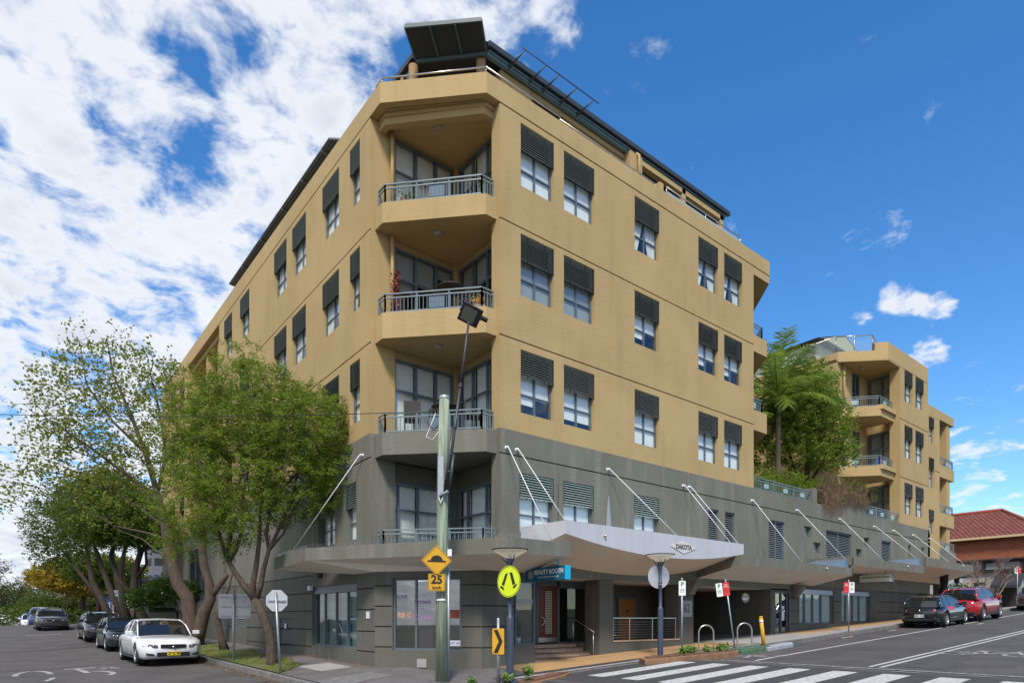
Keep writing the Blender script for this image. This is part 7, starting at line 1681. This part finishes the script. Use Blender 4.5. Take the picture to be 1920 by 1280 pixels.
row_tree(6.2, 43.5, 'multi stemmed dark tree, second of the dense evergreen row', [[(0, -.2, .3), (-.6, 1.6, .2), (-.8, 3.4, .16), (-.4, 5.4, .08)], [(-.1, .2, .22), (-1.2, 2.0, .17), (-1.9, 4.0, .13), (-2.6, 6.0, .06)], [(.1, .3, .2), (.4, 2.0, .15), (.3, 4.0, .1), (.9, 5.8, .05)]],
         [(-.8, 6.8, 0, (2.3, 2.2, 1.5)), (-2.6, 7.0, 0, (2.0, 2.0, 1.8)), (.9, 6.3, 0, (1.5, 1.6, 1.2)), (-1.6, 8.4, 0, (1.8, 1.8, 1.1)), (-3.2, 5.4, 0, (1.2, 1.2, .9))], 2)
row_tree(6.1, 50.0, 'broad dark tree at the left end of the dense evergreen row', [[(0, -.2, .3), (-.8, 1.6, .22), (-1.6, 3.2, .17), (-2.0, 5.4, .08)], [(0, .3, .22), (.2, 2.4, .16), (-.2, 4.6, .1), (0, 6.4, .05)], [(-.9, 1.6, .14), (-2.2, 3.4, .12), (-3.6, 5.2, .06)]],
         [(-1.4, 7.4, 0, (2.6, 2.4, 1.7)), (-3.8, 6.9, 0, (2.1, 2.0, 2.0)), (.9, 7.2, 0, (1.8, 1.8, 1.4)), (-4.4, 5.2, 0, (1.3, 1.3, 1.3)), (-2.4, 9.0, 0, (1.6, 1.6, 1.0))], 3)
LF_Y = leafmat('yellow_leaf', (.26, .22, .03), (.50, .34, .03), (.24, .24, .04))
row_tree(5.8, 66, 'golden yellow leaved tree behind the dark evergreens', [[(0, -.5, .25), (-.2, 2, .18), (-1.5, 4, .08)], [(-.2, 2, .15), (1.2, 4, .07)]], [(-2.4, 3.9, 0, (2.2, 2.4, 1.1)), (-.5, 3.5, 0, (2.2, 2.4, 1.0)), (2.6, 4.4, 0, (2.2, 2.2, 1.2)), (-1.9, 4.8, 0, (1.5, 1.6, .6))], 4, leaf=LF_Y, n=1900, size=.24, grp='trees far up the left street')
LF_M = leafmat('mixed_far_leaf', (.07, .085, .02), (.14, .15, .04), (.22, .19, .07))
LF_G = leafmat('fresh_green_leaf', (.055, .12, .02), (.12, .22, .03))
row_tree(5.9, 58, 'mid green tree with low foliage between the evergreens and the yellow tree', [[(0, -.4, .2), (.1, 3, .1)]], [(-.5, 4.2, 0, (2.0, 2.0, 1.2)), (1.6, 3.6, 0, (1.8, 1.8, 1.2))], 5, n=1100, size=.2, grp='trees far up the left street')
for i, (x, y, h, r, lf, lab) in enumerate(((-1.5, 92, 9.0, 3.6, LF_M, 'thin brownish tree at the far left edge of the picture'), (1.5, 100, 6.0, 4.2, LF_M, 'brown green tree on the left behind the crest cars'), (4.0, 88, 4.0, 3.2, LF_C, 'dark bushy tree behind the grey sedan on the crest'), (8.0, 84, 5.0, 3.6, LF_M, 'dull green tree right of the yellow tree'), (-5, 105, 5.0, 5.0, LF_M, 'wide dull green tree partly outside the left edge'), (11, 92, 6.0, 4.0, LF_C, 'dark tree seen between the evergreen trunks'))):
    z = zroad(x, y); b = (x, y, z - .5); thin = i == 0
    lb = [(rng.normal() * r * .4, h * (.35 + .45 * rng.random()) + r * .2, rng.normal() * 1, (r * .55, r * .55, r * .5)) for _ in range(6)]
    tree('tree', b, lab, 'tree', [[(0, 0, .25), (.2, h * .5, .15), (-.3, h * .9, .05)], [(.1, h * .4, .12), (r * .4, h * .85, .04)], [(.1, h * .35, .12), (-r * .5, h * .8, .04)]], lb, lf, 900 if thin else 1500, .8, 8, .26, bark=BARK, ntw=120, grp='trees far up the left street', tw=.03)
P = []
for i in range(5200): P.append((-8 + 22 * rng.random(), 82 + 4 * rng.random(), zroad(3, 84) - .3 + 2.6 * rng.random() ** 1.4))
o = leafcloud('hedge', P, .4, LF_C, None, .5); tag(o, 'long low dark green hedge closing the far end of the left street', 'hedge')
# frangipani-like shrub in front of the building end
b = (7.2, 34.5, zpath(7.2, 34.5)); tree('shrub', b, 'broad leaved bright green shrub above the green kiosk', 'shrub', [[(0, 0, .07), (-.3, 1.2, .05), (-1.0, 2.0, .03)], [(-.2, .9, .04), (.3, 1.9, .02)]], [(-1.2, 2.3, .5, (1.0, .8, .6)), (-2.3, 1.9, .5, (.9, .8, .45)), (-.2, 2.2, .4, (.7, .6, .45)), (.7, 2.2, .3, (.35, .3, .25))], LF_G, 420, .35, 8, .19, bark=BARK, aspect=.5, ntw=60, tw=.015)

# courtyard palm, dense tree, undergrowth and vine
LF_P = leafmat('palm_leaf', (.12, .19, .035), (.27, .37, .055), (.48, .52, .13))
def palm(b, h, lab, nf, rf, top=1.2, sc=1.0):
    t = thing('palm_tree', b, lab, 'palm', 'courtyard trees between the two blocks'); W = MB(); W.tube([(b[0], b[1], b[2]), (b[0] + .1, b[1], b[2] + h * .5), (b[0] + .15, b[1], b[2] + h)], [.17, .13, .11], 12); W.build('trunk', mat('palm_trunk', (.20, .17, .12), .9, var=.35, vscale=4, stretch=(.5, .5, 6)), t)
    W = MB(); W.tube([(b[0] + .15, b[1], b[2] + h), (b[0] + .15, b[1], b[2] + h + .8)], [.14, .07], 10); W.build('crownshaft', mat('crownshaft_green', (.10, .17, .05), .5), t)
    H = Vector((b[0] + .15, b[1], b[2] + h + .7))
    for i in range(nf):
        a = 2 * math.pi * (i * .618); el = R_(86 - 88 * (i / nf)); L = rf * (.85 + .3 * rng.random()); d = Vector((math.cos(a), math.sin(a), 0)); P = []; side0 = d.cross(Z3); v = d * math.cos(el) + Z3 * math.sin(el); p = H.copy()
        for s in range(15):
            P.append(p.copy()); p = p + v * L / 14; v = (v - Z3 * (.045 + .07 * rng.random()) + side0 * (rng.random() - .5) * .06).normalized()
        W = MB(); W.tube([tuple(q) for q in P], [.03 * (1 - s / 16) for s in range(15)], 5); side = d.cross(Z3).normalized()
        for s in range(1, 15):
            for f_ in (0, .33, .66):
                if s == 14 and f_ > 0: continue
                q = P[s].lerp(P[min(s + 1, 14)], f_); tv = (P[min(s + 1, 14)] - P[s - 1]).normalized(); ll = .62 * sc * math.sin(math.pi * min(1, (s + f_) / 15.5)) ** .6 + .08
                for sg in (-1, 1):
                    w = (side * sg * .7 + tv * .65 - Z3 * (.15 + .55 * rng.random())).normalized(); e = q + w * ll; m_ = q + w * ll * .5 + Z3 * .03; wd = tv * .022
                    W.add([q - wd, m_ - wd * 1.3, e, m_ + wd * 1.3, q + wd], [(0, 1, 2, 3, 4)])
        W.build('frond', LF_P, t)
palm((28.0, 15.2, 6.5), 4.5, 'tall palm with long feathery fronds rising between the two blocks', 24, 3.0, sc=1.25)
palm((26.2, 16.6, 6.5), 2.9, 'shorter palm with drooping fronds close to the end of the big building', 11, 2.3)
palm((27.6, 18.2, 6.5), 5.6, 'dark palm crown just behind and above the tall palm', 10, 2.0)
LF_D = leafmat('courtyard_leaf', (.11, .18, .028), (.31, .40, .05), (.52, .48, .08))
tree('courtyard_tree', (30.0, 14.9, 6.5), 'dense rounded dark green tree between the palm and the farther flats', 'tree', [[(0, 0, .16), (.1, 1.5, .13), (.2, 3, .1), (.4, 5, .05)], [(0, 1.2, .09), (-.6, 2.6, .07), (-.9, 4, .04)], [(.1, 1.4, .09), (.9, 2.6, .06), (1.4, 4.2, .03)]],
     [(0, 5.0, 0, (1.7, 1.5, 1.6)), (1.2, 4.2, 0, (1.2, 1.1, 1.2)), (.2, 6.6, 0, (1.0, .9, .8)), (-1.2, 3.9, 0, (1.0, 1.1, 1.1)), (.3, 6.0, 0, (1.2, 1.1, .9)), (.9, 2.9, 0, (1.4, 1.0, .7)), (-.2, 3.0, 0, (1.3, 1.2, .7)), (1.9, 3.1, 0, (.7, .6, .6)), (-.6, 5.2, 0, (.8, .8, .8)), (-1.9, 3.0, 0, (1.0, .8, .9)), (-1.6, 4.6, .3, (.8, .7, .7))], LF_D, 2300, .42, 12, .14, bark=BARKD, aspect=.5, ntw=200, grp='courtyard trees between the two blocks')
tree('courtyard_tree', (24.6, 19.5, 6.5), 'shaded tree filling the gap behind the palms', 'tree', [[(0, 0, .12), (.1, 3, .1), (0, 5.5, .05)], [(.9, 0, .09), (.8, 3, .07)], [(1.8, 0, .1), (1.9, 3.2, .07)]], [(0, 5.0, 0, (1.6, 1.5, 1.8)), (1.6, 5.6, 0, (1.5, 1.5, 1.8)), (.8, 3.8, 0, (1.5, 1.5, 1.2)), (3.4, 5.2, 0, (1.4, 1.4, 1.6))], LF_C, 2300, .5, 11, .16, bark=BARKD, aspect=.4, ntw=80, grp='courtyard trees between the two blocks')
LF_U = leafmat('undergrowth_leaf', (.10, .17, .02), (.26, .34, .03), (.36, .36, .05))
q, p, dv = crown([((24.6, 14.3, 7.0), (1.8, .7, .6)), ((27.2, 14.2, 7.3), (1.6, .8, .7)), ((29.0, 14.0, 7.3), (1.3, .8, .6)), ((25.8, 14.6, 7.5), (.8, .6, .5))], 1500, .3, 9); t = leafcloud('undergrowth', q, .10, LF_U, None, .45); tag(t, 'bright yellow green shrubbery behind the podium fence', 'shrubbery')
VN = mat('dry_vine', (.26, .175, .115), .95, var=.4, vscale=6)
W = MB()
for i in range(900):
    x = 27.6 + 4.4 * rng.random() ** .9; z = 7.0 + .5 * rng.random() - max(0, (x - 30.5)) * .0; y = 13.3 - .35 * rng.random(); P = [(x, y, z)]
    drop = 1.15 * rng.random() * max(.15, 1 - abs(x - 28.3) / 2.0) + .15; up_ = rng.random() < .35
    for s in range(4): x += .12 * rng.normal(); y = min(y, 12.85) if not up_ and s > 0 else y - .05; z += (.14 if up_ else -drop / 4 * 1.1) + .05 * rng.normal(); P.append((x, y - .03 * s * rng.random(), z))
    W.tube(P, [.010, .008, .007, .005, .003], 3, cap=False)
t = W.build('dry_vine', VN); tag(t, 'tangled dry brown vine hanging over the grey podium wall', 'vine')
q, p, dv = crown([((29.2, 12.8, 7.6), (1.3, .35, .45)), ((31.2, 12.8, 7.5), (1.4, .35, .5))], 260, .3, 4); leafcloud('leaves', q, .06, LF_U, t, .4)
# bare winter trees on the right
def bare(b, h, r, lab, levels=5, grp='bare street trees on the right'):
    t = thing('bare_tree', b, lab, 'tree', grp); W = MB()
    def grow(p, d, L, rad, lv):
        q = p + d * L; m_ = p + d * L * .5 + Vector(rng.normal(size=3)) * L * .05; W.tube([tuple(p), tuple(m_), tuple(q)], [rad, rad * .85, rad * .7], 5 if lv < levels - 1 else 8, cap=False)
        if lv == 0: return
        for i in range(3 if lv > 1 else 4):
            nd = (d + Vector(rng.normal(size=3)) * .38 + Z3 * .16).normalized(); grow(p + d * L * (.55 + .45 * rng.random()), nd, L * (.66 + .15 * rng.random()), rad * .58, lv - 1)
    grow(Vector(b), Z3, h * .33, r, levels); W.build('trunk', mat('mauve_twigs', (.20, .15, .13), .9), t)
bare((48.4, 11.8, zpath(48.4, 11.8)), 3.9, .085, 'bare twiggy tree nearer the right edge, on the kerb in front of the shop'); bare((46.5, 12.3, zpath(46.5, 12.3)), 4.0, .08, 'bare twiggy tree nearer the café, left of its pair')
q, p, dv = crown([((45, 12.9, 3.2), (1.4, .5, .45))], 200, .3, 7); o = leafcloud('undergrowth', q, .12, LF_C, None, .5); tag(o, 'dark green bushes between the café and the bare trees', 'shrubbery')
# what stands across the road, seen only in the glass
for i, (x, y) in enumerate(((-9, -12), (3, -15), (15, -13))): bare((x, y, zroad(x, y)), 8.5, .17, ('bare tree behind the viewer to the left, seen in the shop glass', 'bare tree straight behind the viewer, seen in the shop glass', 'bare tree behind the viewer to the right, seen in the shop glass')[i], 5, 'bare trees across the road')
t = thing('terrace_house', (5, -24, -1), 'pale two storey terrace across the road, seen only as a reflection', 'house'); W = MB()
for x0, x1, h in ((-24, -6, 6.0), (-5, 9, 5.0), (10, 30, 7.0)): W.box(x0, x1, -30, -24, -2, h)
W.build('wall', mat('opposite_render', (.30, .30, .28), .9, var=.3, vscale=.5), t); W = MB()
for i in range(14): W.box(-22 + 3.6 * i, -20.6 + 3.6 * i, -23.98, -23.95, 1.2, 2.8)
W.build('window', DARKROOM, t)
